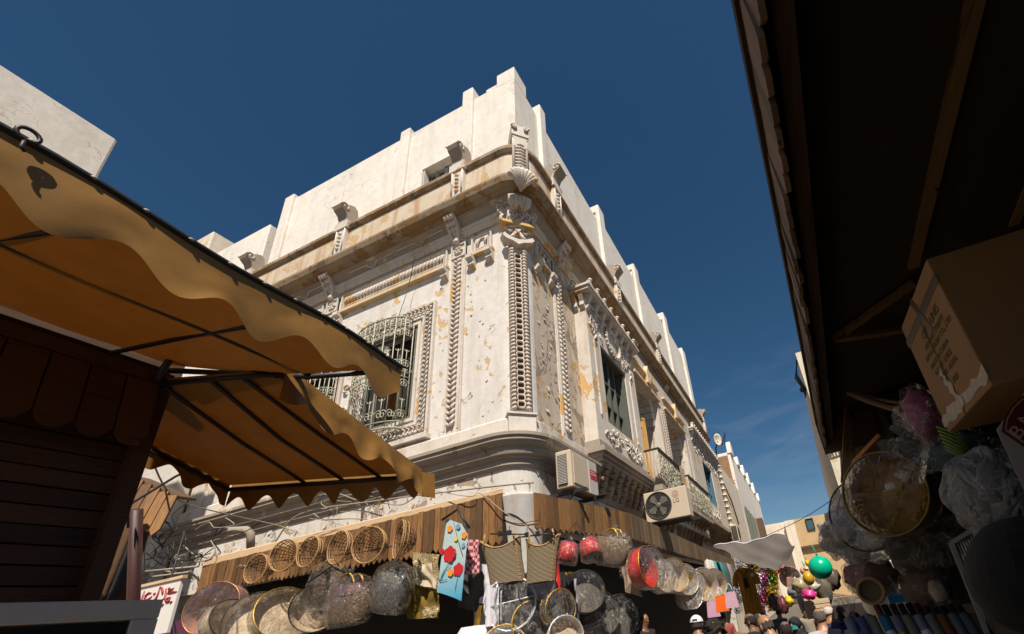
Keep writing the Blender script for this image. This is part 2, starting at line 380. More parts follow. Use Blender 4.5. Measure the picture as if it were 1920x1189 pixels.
# rear closing shell, roof and near-black shop blocks below
sh = MB(); sh.box((XL, YC+6, GZ), (XC-6, YR, 10.2)); sh.box((XL+.02, YC+1.2, 9.9), (XC-.4, YR-.02, 10.15)); sh.box((XL, YC+.02, 10.16), (XC-.1, YR-.05, 10.2))
sh.box((XL-.3, YC+.02, GZ), (XL, YC+6, 10.2)); sh.box((XC-6, YR-.3, GZ), (XC-.02, YR-.02, 10.2))
sh.build('rear_wall', M['cream'], B)
# ---- ground storey
gw = MB()
FLO = [(-11.0, -4.2, GZ, 3.0)]
wall_holes(gw, FL, XL, ACX, GZ, 4.0, FLO, .02, .3)
FRO = [(6.0, 21.6, GZ, 3.0)]
wall_holes(gw, FR, ACY, YR, GZ, 4.0, FRO, .02, .3)
ai = plan(.02)[1:-1]
for (a, b) in zip(ai, ai[1:]): gw.add([(a[0],a[1],GZ),(b[0],b[1],GZ),(b[0],b[1],4.0),(a[0],a[1],4.0)], [(0,1,2,3)], True)
gw.build('lower_wall', M['low'], B)
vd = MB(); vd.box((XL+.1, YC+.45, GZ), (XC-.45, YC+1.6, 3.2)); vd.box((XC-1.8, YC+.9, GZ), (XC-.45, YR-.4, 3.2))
vd.build('shop_dark_block', M['dark'], B)  # solid near-black blocks, the shops' inner shade put into their colour
pl = MB(); pl.lathe([(.345, GZ), (.345, 3.40), (.355, 3.42), (.355, 3.45), (.2, 3.46)], 28, Matrix.Translation((ACX+.16, ACY-.16, 0)))
pl.build('corner_pillar', plaster('pillar whitewash', (.67,.64,.61), patch=(.36,.40,.42), pa=.68, ba=.66, grime=.45, seed=14), B)
# ---- string course
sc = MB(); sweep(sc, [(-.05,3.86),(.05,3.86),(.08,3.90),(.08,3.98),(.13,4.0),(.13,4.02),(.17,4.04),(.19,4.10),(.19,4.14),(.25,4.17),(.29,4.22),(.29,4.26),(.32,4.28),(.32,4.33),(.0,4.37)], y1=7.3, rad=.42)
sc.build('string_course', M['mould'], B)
sc = MB(); sweep(sc, [(.0,4.37),(.10,4.37),(.10,4.62),(.06,4.66),(-.02,4.66)], y1=7.3, rad=.42); sc.build('plinth_band', M['orn'], B)
# ---- cornice, cove, frieze moulding, parapet band
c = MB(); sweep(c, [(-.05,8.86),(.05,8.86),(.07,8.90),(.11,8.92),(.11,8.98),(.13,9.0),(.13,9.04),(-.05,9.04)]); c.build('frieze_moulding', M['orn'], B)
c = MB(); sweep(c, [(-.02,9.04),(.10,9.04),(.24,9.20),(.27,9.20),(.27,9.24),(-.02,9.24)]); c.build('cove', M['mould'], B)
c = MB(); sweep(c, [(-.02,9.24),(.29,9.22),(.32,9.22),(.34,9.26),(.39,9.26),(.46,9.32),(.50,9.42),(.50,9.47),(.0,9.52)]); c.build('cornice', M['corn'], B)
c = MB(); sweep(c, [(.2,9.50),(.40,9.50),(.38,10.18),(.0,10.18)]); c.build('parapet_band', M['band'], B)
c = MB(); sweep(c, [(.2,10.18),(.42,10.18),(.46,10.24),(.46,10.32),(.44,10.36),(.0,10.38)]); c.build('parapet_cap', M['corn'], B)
# diamonds lying on the cove
dm = MB()
def diamond(F, u):
    for s_ in (-1, 1):
        for a, b in (((u, .12, 9.19), (u+s_*.16, .155, 9.125)), ((u, .09, 9.06), (u+s_*.16, .155, 9.125))):
            A = F(a[0], a[2], a[1]+.04); Bp = F(b[0], b[2], b[1]+.04); dm.bar(A, Bp, .02)
        dm.bar(F(u+s_*.16, 9.125, .2), F(u+s_*.6, 9.125, .2), .018)
for u in (-5.6, -6.9, -8.9, -10.4): diamond(FL, u)
for u in (8.4, 10.2, 12.4, 15.6, 17.2, 19.8): diamond(FR, u)
dm.build('cove_diamonds', M['orn'], B, stuff=True)
# ---- penthouse
pt = MB()
def pentL(a, b, z): box_f(pt, FL, a, b, 10.2, z, -.5, 0)
PW = (-5.93, -4.90, 11.05, 11.72)
V0 = [(-10.28, -9.78, 10.85, 11.12), (-8.45, -8.1, 10.85, 11.15)]
pw = MB(); wall_holes(pw, FL, -10.9, XC, 10.2, 13.35, [PW] + V0, 0, .28)
pw.add([FL(-10.9,13.35,0),FL(XC,13.35,0),FL(XC,13.40,-.5),FL(-10.9,13.40,-.5)], [(0,1,2,3)])
rt = [(YC, 9.7, 13.35), (9.7, 13.2, 13.7), (13.2, 17.5, 14.15), (17.5, YR, 14.5)]
for a, b, z in rt:
    pw.add([FR(a,10.2,0),FR(b,10.2,0),FR(b,z,0),FR(a,z,0),FR(a,z+.03,-.5),FR(b,z+.03,-.5)], [(0,1,2,3),(3,2,5,4)])
    pw.add([FR(a,10.2,-.5),FR(b,10.2,-.5),FR(b,z+.03,-.5),FR(a,z+.03,-.5)], [(0,1,2,3)])
pw.add([FR(YR,10.2,0),FR(YR,10.2,-5),FR(YR,14.5,-5),FR(YR,14.5,0)], [(0,1,2,3)])
pw.add([FL(-10.9,10.2,0),FL(-10.9,10.2,-6),FL(-10.9,13.4,-6),FL(-10.9,13.35,0)], [(0,1,2,3)])
pw.add([FL(-10.9,10.2,-.5),FL(XC-.5,10.2,-.5),FL(XC-.5,13.4,-.5),FL(-10.9,13.4,-.5)], [(0,1,2,3)])
pw.build('penthouse_wall', M['pent'], B)
def pil(F, a, b, z0, z1, d=.07):
    m = MB(); h = .06
    m.hexa([F(a,z0,-.3), F(b,z0,-.3), F(b,z0,d), F(a,z0,d), F(a,z1-h,-.3), F(b,z1-h,-.3), F(b,z1-h,d), F(a,z1-h,d)])
    m.hexa([F(a,z1-h,-.3), F(b,z1-h,-.3), F(b,z1-h,d), F(a,z1-h,d), F(a+.05,z1,-.3), F(b-.05,z1,-.3), F(b-.05,z1,d-.05), F(a+.05,z1,d-.05)])
    return bev(m.build('pilaster', M['pent'], B), .02)
for a, b, z in ((-6.72,-6.42,13.58), (-4.80,-4.5,13.80), (-10.9,-10.55,13.52)): pil(FL, a, b, 10.2, z)
m = MB(); m.box((-3.86, YC-.004, 13.3), (XC+.004, YC+.5, 13.78)); m.box((-4.18, YC+.02, 13.3), (-3.86, YC+.4, 13.5)); bev(m.build('parapet_turret', M['pent'], B), .015)
for a, b, z in ((6.15,6.42,13.85), (9.75,10.2,14.1), (13.25,13.75,14.5), (17.6,18.2,15.0), (21.3,22.0,15.0)): pil(FR, a, b, 10.2, z, .1)
# small barred vents
for u0, u1, z0, z1 in V0:
    v = MB(); box_f(v, FL, u0, u1, z0, z1, -.27, -.25); o = v.build('vent', M['dark'], B)
    v = MB()
    for i in range(6): u = u0 + (u1-u0)*(i+.5)/6; box_f(v, FL, u-.02, u+.02, z0, z1, -.1, -.06)
    v.build('vent_bars', M['orn'], o)
# penthouse window
u0, u1, z0, z1 = PW
v = MB(); box_f(v, FL, u0, u1, z0, z1, -.28, -.24); wi = v.build('window', M['glass'], B)
v = MB()
for a, b, c_, d_ in ((u0,u1,z0,z0+.05),(u0,u1,z1-.05,z1),(u0,u0+.05,z0,z1),(u1-.05,u1,z0,z1),(u0+.5,u0+.58,z0,z1),(u0+.25,u0+.29,z0,z1),(u0+.78,u0+.82,z0,z1)): box_f(v, FL, a, b, c_, d_, -.24, -.17)
v.build('window_frame', flat('grey painted frame', (.36,.37,.34)), wi)
v = MB()
for a in (u0+.3, u0+.83): box_f(v, FL, a, a+.14, z0+.1, z1-.1, -.238, -.22)
v.build('pane', flat('teal glass', (.02,.10,.14), .15), wi)
v = MB(); v.hexa([FL(u0+.02,z0,-.2), FL(u0+.05,z0,-.2), FL(u0+.05,z0,-.02), FL(u0+.02,z0,-.02), FL(u0+.02,z1-.02,-.2), FL(u0+.05,z1-.02,-.2), FL(u0+.05,z1-.02,-.02), FL(u0+.02,z1-.02,-.02)])
v.build('window_shutter', flat('pale shutter', (.5,.48,.43)), wi)
# ---- finials standing on the parapet band
def spiral(c, r0, turns, k=26, flip=1, end=.12):
    return [(c[0] + flip*r0*(1-(1-end)*i/k)*math.cos(2*math.pi*turns*i/k), c[1] + r0*(1-(1-end)*i/k)*math.sin(2*math.pi*turns*i/k)) for i in range(k+1)]
def finial(F, u, big=1.):
    m = MB(); w_ = .15*big
    box_f(m, F, u-w_, u+w_, 9.5, 10.35, .3, .47)
    box_f(m, F, u-w_*1.25, u+w_*1.25, 10.2, 10.40, .3, .50)
    prof = [(.30,10.38),(.50,10.38),(.47,10.5),(.52,10.62),(.62,10.70),(.66,10.78),(.60,10.86),(.50,10.86),(.46,10.9),(.36,10.95),(.28,10.9),(.22,10.6)]
    o = m.build('finial', M['orn'], B); m = MB(); m.prism(prof, lambda a, b, d: F(u+d, b, a), -w_*.95, w_*.95); m.build('finial_curl', M['mould'], o)
    s_ = MB()
    for i in range(5): s_.blob(F(u, 9.62+i*.11, .47), (.05*big, .05, .04), 8, 5)
    for s2 in (-1, 1): s_.tube([F(u+s2*w_*.8, z, .475) for z in (9.52, 10.2)], .018, 5)
    for s2 in (-1, 1):
        pp = spiral((0.56, 10.76), .1, 1.3); s_.tube([F(u+s2*w_*.97, b, a) for a, b in pp], .018, 5)
    s_.build('finial_carving', M['orn'], o, stuff=True)
for u in (-4.45, -7.62, -10.75): finial(FL, u)
for u in (6.0, 9.45, 13.3, 21.3): finial(FR, u)
# corner shell: block, ribbed stem, fan, leafy capital
m = MB(); CD = .58
for z0, z1, w_, d in ((9.45,10.3,.15,.03),(10.62,10.92,.17,.10)):
    m.hexa([FC(-w_,z0,-.1+CD-.3), FC(w_,z0,-.1+CD-.3), FC(w_,z0,CD-.08+d), FC(-w_,z0,CD-.08+d), FC(-w_,z1,-.1+CD-.3), FC(w_,z1,-.1+CD-.3), FC(w_,z1,CD-.08+d), FC(-w_,z1,CD-.08+d)])
m.prism([(-.14,10.3),(.14,10.3),(.12,10.5),(.17,10.62),(-.17,10.62),(-.12,10.5)], lambda a, b, d: FC(a, b, d), .2, CD)
o = m.build('corner_finial', M['orn'], B)
m = MB()
for i in range(9):
    z = 9.62 + i*.09; m.tube([FC(-.09, z+.04, CD-.03), FC(0, z, CD+.02), FC(.09, z+.04, CD-.03)], .028, 6)
for s_ in (-1, 1):
    m.tube([FC(s_*.13, z, CD-.03) for z in (9.5, 10.35, 10.55)], .028, 6)
    pp = spiral((0, 0), .075, 1.4); m.tube([FC(s_*(.12+a*.7), 10.82+b, CD+.05) for a, b in pp], .022, 6)
m.build('finial_ribs', M['orn'], o)
m = MB()
for i in range(9):
    a = R(-66 + i*16.5); n_ = 8
    path = [FC(math.sin(a)*.28*t_/n_, 9.14 + .05*math.sin(a)**2 + math.cos(a)*.36*t_/n_, .49 + .2*math.sin(min(1,t_/n_*1.1)*math.pi/2)) for t_ in range(n_+1)]
    m.tube(path, [.02+.035*t_/n_ for t_ in range(n_+1)], 7)
m.build('corner_shell', M['orn'], B)
m = MB()   # leafy bracket under the shell
m.prism([(-.12,9.14),(.12,9.14),(.09,8.98),(-.09,8.98)], lambda a, b, d: FC(a, b, d), 0, .36)
for i in range(7):
    a = R(-60+i*20); m.tube([FC(math.sin(a)*.08, 9.15, .40), FC(math.sin(a)*.22, 9.08, .40), FC(math.sin(a)*.20, 8.97, .34), FC(math.sin(a)*.1, 8.9, .25)], [.02,.04,.034,.015], 6)
for s_ in (-1, 1):
    pp = spiral((0, 0), .11, 1.5); m.tube([FC(s_*(.27+a), 9.02+b, .2-.1) for a, b in pp], .026, 6)
    m.tube([FC(s_*.2, 9.1, .28), FC(s_*.12, 8.98, .33), FC(0, 8.93, .34)], .03, 6)
m.blob(FC(0, 9.0, .33), (.09,.09,.07), 10, 7)
m.build('leafy_bracket', M['orn'], B)
# brackets (modillions) under the cornice
bm_ = MB()
def modillion(F, u):
    m = MB()
    prof = [(.0,8.78),(.07,8.8),(.10,8.9),(.16,8.98),(.22,9.1),(.36,9.24),(.36,9.30),(.0,9.30)]
    m.prism(prof, lambda a, b, d: F(u+d, b, a), -.13, .13)
    for i in range(3):
        for j in (-1, 0, 1):
            z = 9.2 - i*.09; d = .32 - i*.085; m.blob(F(u + j*.075, z, d+.01), (.05,.05,.055), 8, 6)
    for s_ in (-1, 1): m.tube([F(u+s_*.11, 9.28, .36), F(u+s_*.12, 9.1, .24), F(u+s_*.1, 8.95, .16), F(u+s_*.06, 8.8, .1)], .025, 6)
    m.blob(F(u, 8.8, .08), (.09,.06,.07), 8, 6)
    m.build('modillion', M['orn'], B)
for u in (-4.74, -8.14, -11.2): modillion(FL, u)
for u in (6.6, 11.0, 14.4, 18.6): modillion(FR, u)
# ---- shared leaf, link, bead meshes
def leafmesh():   # V-shaped pair of leaves, width .18, local frame: x across, -y outwards
    m = MB()
    for s_ in (-1, 1):
        m.tube([(0,-.02,-.035),(s_*.045,-.045,-.02),(s_*.08,-.02,.035)], [.022,.032,.012], 5)
    return m.mesh('leaf', M['orn'])
def beadmesh():
    m = MB(); m.tube([(-.048,-.005,-.03),(-.02,-.055,-.012),(.02,-.055,.012),(.048,-.005,.03)], [.022,.036,.036,.022], 6); return m.mesh('rope_bead', M['orn'])
def linkmesh(w_=.075, h=.05):
    m = MB(); pts = []
    for i in range(14):
        a = 2*math.pi*i/14; x = w_*(abs(math.cos(a))**.6)*(1 if math.cos(a) > 0 else -1); z = h*(abs(math.sin(a))**.6)*(1 if math.sin(a) > 0 else -1)
        pts.append((x, -.03 - .025*abs(math.cos(a)), z))
    m.tube(pts, .017, 5, closed=True); return m.mesh('chain_link', M['orn'])
LEAF, BEAD, LINK = leafmesh(), beadmesh(), linkmesh()
# ---- rope column on the corner
m = MB(); m.prism([(-.16,4.66),(.16,4.66),(.16,8.2),(-.16,8.2)], lambda a, b, d: FC(a, b, d), -.2, .035)
colm = m.build('rope_column', M['orn'], B)
m = MB(); m.prism([(-.21,4.4),(.21,4.4),(.21,4.68),(-.21,4.68)], lambda a, b, d: FC(a, b, d), -.2, .13)
m.prism([(-.23,4.68),(.23,4.68),(.23,4.71),(-.23,4.71)], lambda a, b, d: FC(a, b, d), -.2, .16); m.build('column_base', M['orn'], colm)
m = MB(); m.prism([(-.06,4.8),(.06,4.8),(.06,8.0),(-.06,8.0)], lambda a, b, d: FC(a, b, d), .036, .038); m.build('column_strip', flat('dark brown strip', (.16,.11,.06), .9), colm)  # thin flat strip of dark brown behind the chain links
nb = 46
for i in range(nb):
    z = 4.80 + 3.25*i/(nb-1)
    inst(BEAD, 'rope_bead', colm, FC.mat(-.115, z, .045, 0, (.82,1,.85))); inst(BEAD, 'rope_bead', colm, FC.mat(.115, z, .045, 0, (-.82,1,.85)))
for i in range(28):
    inst(LINK, 'chain_link', colm, FC.mat(0, 4.88 + 3.05*i/27, .03, 0, (.8,1,1.15)))
# column head: volutes, crossed straps, year plate, leafy mask
m = MB()
prof = [(-.30,8.28),(-.24,8.22),(-.1,8.18),(0,8.12),(.1,8.18),(.24,8.22),(.30,8.28),(.26,8.34),(.12,8.26),(0,8.24),(-.12,8.26),(-.26,8.34)]
m.prism(prof, lambda a, b, d: FC(a, b, d), .02, .2)
for s_ in (-1, 1):
    m.tube([FC(s_*.02,8.5,.12), FC(s_*.08,8.38,.14), FC(s_*.14,8.26,.17)], .035, 6)
    m.tube([FC(s_*(.15+a), 8.52+b, .12) for a, b in spiral((0,0), .075, 1.3)], .024, 6)
    m.tube([FC(s_*.28,8.3,.15), FC(s_*.2,8.25,.17), FC(s_*.08,8.2,.17), FC(0,8.15,.17)], .025, 6)
m.prism([(-.07,8.55),(.07,8.55),(0,8.43)], lambda a, b, d: FC(a, b, d), .06, .17)
m.tube([FC(-.16,8.57,.14), FC(0,8.60,.17), FC(.16,8.57,.14)], .026, 6)
m.build('column_capital', M['orn'], colm)
m = MB(); m.prism([(-.33,8.66),(.33,8.66),(.30,8.60),(-.30,8.60)], lambda a, b, d: FC(a, b, d), .0, .22)
m.build('year_shelf', flat('ochre paint', (.55,.34,.12), .8, sc=14), colm)
m = MB(); m.prism([(-.21,8.67),(.21,8.67),(.20,8.90),(-.20,8.90)], lambda a, b, d: FC(a, b, d), .0, .18)
for s_ in (-1, 1):
    m.tube([FC(s_*.25,8.68,.1), FC(s_*.31,8.74,.1), FC(s_*.30,8.84,.1), FC(s_*.25,8.9,.1)], .03, 6)
    m.tube([FC(s_*(.28+a), 8.93+b, .1) for a, b in spiral((0,0), .08, 1.5)], .024, 6)
    m.tube([FC(s_*(.30+a), 9.12+b, .08) for a, b in spiral((0,0), .07, 1.5)], .022, 6)
m.build('year_plate', M['orn'], colm)
def text(body, name, parent, mat, Mx, size, ext=.004, font=None, align='CENTER'):
    cu = bpy.data.curves.new(name, 'FONT'); cu.body = body; cu.size = size; cu.extrude = ext; cu.align_x = align; cu.align_y = 'CENTER'
    o = bpy.data.objects.new(name, cu); COL.objects.link(o)
    dg = bpy.context.evaluated_depsgraph_get(); me = bpy.data.meshes.new_from_object(o.evaluated_get(dg)); bpy.data.objects.remove(o)
    me.materials.clear(); me.materials.append(mat)
    q = inst(me, name, parent, Mx)
    if parent and 'o' in parent: q['o'] = parent['o']
    return q
UP = Matrix.Rotation(R(90), 4, 'X')      # text plane upright, reading along +x, facing -y
text('1999', 'year_number', colm, M['orn'], FC.mat(0, 8.80, .21) @ UP, .25, .022)
m = MB()  # leafy mask above the year
m.blob(FC(0, 9.08, .14), (.13,.1,.10), 12, 8)
for i in range(6):
    z = 8.98 + i*.035
    for s_ in (-1, 1): m.tube([FC(s_*.015, z, .24-.01*i), FC(s_*.09, z+.035, .22-.01*i), FC(s_*.18, z+.01, .14)], [.018,.024,.010], 6)
m.tube([FC(0, z, .25) for z in (8.96, 9.2)], .02, 6)
for s_ in (-1, 1): m.tube([FC(s_*.01,8.95,.24), FC(s_*.05,8.97,.25), FC(s_*.07,8.94,.25), FC(s_*.03,8.93,.25)], .012, 5, True)
m.build('leafy_mask', M['orn'], B)
# ---- herringbone pilasters
def rosette(m, F, u, z, s_=.09):
    for i in range(6):
        a = math.pi*i/3; m.blob(F(u+math.cos(a)*s_*.55, z+math.sin(a)*s_*.55, .045), (s_*.32, s_*.32, .03) if True else 0, 8, 5)
    m.blob(F(u, z, .05), (.025,.025,.03), 6, 5)
def frame_strip(m, F, u0, u1, z0, z1, w_=.02, d=.03):
    for a, b, c_, e in ((u0,u1,z0,z0+w_),(u0,u1,z1-w_,z1),(u0,u0+w_,z0+w_,z1-w_),(u1-w_,u1,z0+w_,z1-w_)): box_f(m, F, a, b, c_, e, -.01, d)
def herring(F, u, z0=4.85, z1=8.3, n=34):
    m = MB(); box_f(m, F, u-.17, u+.17, 4.66, 8.86, -.02, .03)
    box_f(m, F, u-.145, u-.12, z0-.1, z1+.05, .03, .045); box_f(m, F, u+.12, u+.145, z0-.1, z1+.05, .03, .045)
    frame_strip(m, F, u-.17, u+.17, 8.4, 8.74, .025, .06); rosette(m, F, u, 8.57, .12)
    o = m.build('pilaster', M['orn'], B)
    for i in range(n): inst(LEAF, 'leaf', o, F.mat(u, z0 + (z1-z0)*i/(n-1), .03, 0, (.98,1,1.25)))
herring(FL, -4.72)
m = MB(); box_f(m, FL, -8.29, -7.95, 8.3, 8.86, -.02, .03); frame_strip(m, FL, -8.29, -7.95, 8.4, 8.74, .025, .06); rosette(m, FL, -8.12, 8.57, .12); m.build('rosette_block', M['orn'], B, stuff=True)
m = MB(); box_f(m, FL, -11.35, -10.95, 4.66, 8.86, -.02, .05); m.build('pilaster', M['orn'], B)
herring(FR, 6.55)
# ---- frieze panels with toothed strip and ochre ledge
def panel(F, u0, u1, L=True):
    m = MB(); frame_strip(m, F, u0, u1, 8.34, 8.76, .035, .05); frame_strip(m, F, u0+.08, u1-.08, 8.42, 8.68, .02, .035)
    o = m.build('frieze_panel', M['orn'], B)
    m = MB(); n = int((u1-u0-.25)/.085)
    for i in range(n):
        u = u0+.14+(u1-u0-.28)*i/max(1, n-1); m.tube([F(u-.03,8.47,.01), F(u,8.52,.05), F(u+.02,8.62,.04), F(u+.05,8.65,.01)], [.02,.03,.03,.012], 5)
    m.build('panel_teeth', M['orn'], o, stuff=True)
    m = MB(); box_f(m, F, u0-.05, u1+.05, 8.24, 8.30, -.01, .10); box_f(m, F, u0-.02, u1+.02, 8.30, 8.34, -.01, .06)
    m.build('panel_ledge', flat('ochre ledge paint', (.60,.44,.24), .8, var=.4, sc=5), o)
    for u in (u0+.03, u1-.03):
        m = MB(); m.prism([(0,8.24),(.16,8.24),(.16,8.16),(.08,8.12),(.1,8.04),(.04,7.98),(0,7.96)], lambda a, b, d: F(u+d, b, a), -.07, .07); m.build('bracket', M['orn'], o)
panel(FL, -7.85, -5.0); panel(FL, -4.42, -3.95); panel(FL, -11.0, -8.4); panel(FR, 5.75, 6.3)
# ---- carved window surrounds with guilloche chain
def guilloche(F, par, u0, u1, z0, z1, step=.094):
    pts = []
    n = int((z1-z0)/step); pts += [(u1, z0+(z1-z0)*i/n, 0) for i in range(n+1)]
    n = int((u1-u0)/step); pts += [(u0+(u1-u0)*i/n, z1, 90) for i in range(1, n)] + [(u0+(u1-u0)*i/n, z0, 90) for i in range(1, n)]
    for u, z, r_ in pts: inst(LINK, 'chain_link', par, F.mat(u, z, .02, r_+28, (.78,1,.95)))
for (a, b, c_, d_) in LW:
    lf = .14 if a > -7 else .12; rt_ = .44 if a > -7 else .08
    m = MB(); frame_strip(m, FL, a-lf, b+rt_, c_-.42, d_+.40, .045, .06); frame_strip(m, FL, a-lf, b+min(.20, rt_), c_-.18, d_+.16, .05, .05); frame_strip(m, FL, a-.09, b+.09, c_-.07, d_+.07, .06, .03)
    box_f(m, FL, a-lf-.04, b+rt_+.05, c_-.50, c_-.42, -.01, .12)
    fo = m.build('window_surround', M['orn'], B)
    if a > -7: guilloche(FL, fo, a-.10, b+.30, c_-.28, d_+.26)
    m = MB(); box_f(m, FL, a, b, c_, d_, -.29, -.26); wo = m.build('window', M['dark'], B)
    m = MB(); frame_strip(m, FL, a, b, c_, d_, .06, -.1); box_f(m, FL, (a+b)/2-.03, (a+b)/2+.03, c_, d_, -.26, -.2); box_f(m, FL, a, b, c_+1.1, c_+1.16, -.26, -.2); m.build('window_frame', M['green'], wo)
# side stems with curls left of window 1
m = MB()
for k in range(5):
    m.tube([FL(-7.27+a, 5.3+k*.48+b, .04) for a, b in spiral((0,0), .10, .8, 14, 1, .6)], .024, 5)
box_f(m, FL, -7.46, -7.42, 5.0, 7.5, -.01, .04); box_f(m, FL, -7.12, -7.08, 5.0, 7.5, -.01, .04); m.build('curled_stem', M['orn'], B)
# ---- iron belly grilles
def grille(u0, u1, z0, z1, D, label):
    G = thing('window_grille', label, 'window grille', FL((u0+u1)/2, z0, 0), 'scrolled window grilles')
    uc, hw = (u0+u1)/2, (u1-u0)/2
    def q(s, z):                      # s in -1..1 around the belly
        a = s*math.pi/2; bulge = 1 if z > z0+.5 else 1
        return FL(uc + hw*math.sin(a), z, D*math.cos(a)**.7 + .02)
    m = MB()
    for i in range(9):
        s = -1+2*i/8; m.tube([q(s, z0), q(s, z1)], .011, 5)
    m.build('bars', M['ironp'], G, stuff=True)
    m = MB()
    for z in (z0, z0+.12, z0+1.0, z0+1.1, z1-.2, z1): m.tube([q(-1+2*k/24, z) for k in range(25)], .011 if z not in (z0, z1) else .018, 5)
    m.build('hoops', M['ironp'], G, stuff=True)
    m = MB()
    for r_, zc in enumerate((z0+.26, z0+.86, z0+1.26, z1-.36)):
        for i in range(8):
            s0 = -1 + 2*(i+.5)/8
            for f_ in (-1, 1):
                m.tube([q(max(-1, min(1, s0+f_*(.045+a*.9))), zc + b*1.1) for a, b in spiral((0,0), .085, 1.4, 16, 1, .2)], .0085, 4)
            m.tube([q(s0, zc-.02), q(s0, zc+.30)], .008, 4)
            for f_ in (-1, 1): m.tube([q(max(-1,min(1,s0+f_*.07)), zc+.3), q(max(-1,min(1,s0+f_*.03)), zc+.26), q(s0, zc+.3)], .008, 4)
    for i in range(42):
        s0 = rnd.uniform(-1, 1); zc = rnd.uniform(z1-.2, z1+.02); m.tube([q(max(-1,min(1,s0+a)), zc+b) for a, b in spiral((0,0), .06, 1.2, 10, rnd.choice((-1,1)), .2)], .008, 4)
    m.build('scrollwork', M['ironp'], G, stuff=True)
    m = MB()                          # top and bottom fans
    for z, s_ in ((z1, 1), (z0, -1)):
        for i in range(13):
            A = q(-1+2*i/12, z); m.tube([A, FL(uc + (hw*.3)*(i-6)/6, z+s_*.06, .02)], .009, 4)
        for k in (.35, .7): m.tube([FL(uc + hw*k*math.sin(a), z+s_*.04*(1-k), D*k*math.cos(a)+.02) for a in [R(-90+180*j/16) for j in range(17)]], .008, 4)
    m.build('end_panel', M['ironp'], G, stuff=True)
    return G
grille(-7.0, -5.72, 5.02, 7.30, .30, 'bulging wrought iron window grille covering the window nearest the carved corner column')
grille(-8.88, -7.55, 5.02, 7.15, .28, 'bulging wrought iron window grille half hidden behind the brown awnings')
tag(MB().blob((-6.2, 4.98, 6.45), (.16,.1,.3), 14, 10, .35, 3).build('plastic_bundle', M['film2']), 'crumpled clear plastic bundle stored behind the window grille', 'plastic bundle')
m = MB(); m.blob((-6.75, 5.0, 5.22), (.2,.12,.16), 14, 8, .3, 3); tag(m.build('cloth_bundle', cloth('blue cloth', (.02,.06,.22))), 'deep blue cloth bundle lying at the bottom of the grille', 'cloth')
m = MB()
for k in range(6):
    m.tube([(-6.3+.03*k+.02*math.sin(k), 4.80, 5.0), (-6.33+.02*k, 4.82, 4.4), (-6.33+.015*math.sin(k*2), 4.9, 3.95), (-6.3+.02*k, 4.9, 3.75)], .011, 5)
tag(m.build('pipe_bundle', M['cablew']), 'bundle of pale pipes hanging down below the bulging window grille', 'pipes')

# raised plaster flakes and broken edges round the corner wall
fk = MB(); rf = random.Random(12)
def flake(F, u, z, d, r_):
    n = rf.randint(6, 9); ph = rf.random()*6; pts = [(r_*rf.uniform(.5, 1.2)*math.cos(2*math.pi*i/n+ph), r_*rf.uniform(.5, 1.3)*math.sin(2*math.pi*i/n+ph)) for i in range(n)]
    lift = rf.uniform(.004, .022); tl = rf.uniform(-.5, .5)
    vs = [F(u+a, z+b, d+.004+lift*(.5+.5*(a*math.cos(tl*6)+b*math.sin(tl*6))/r_)) for a, b in pts]
    fk.add(vs, [tuple(range(n))])
for i in range(46): flake(FR, rf.uniform(5.7, 6.35), rf.uniform(4.7, 8.1), 0, rf.uniform(.02, .07))
for i in range(40): flake(FL, rf.uniform(-5.3, -3.9), rf.uniform(4.7, 8.1), 0, rf.uniform(.012, .035))
for i in range(60): flake(FL, rf.uniform(-11, -4), rf.uniform(3.35, 3.85), .02, rf.uniform(.02, .08))
for i in range(30): flake(FR, rf.uniform(5.5, 7.3), rf.uniform(3.35, 3.85), .02, rf.uniform(.02, .07))
fk.build('plaster_flakes', M['orn'], B, keep=True, stuff=True)
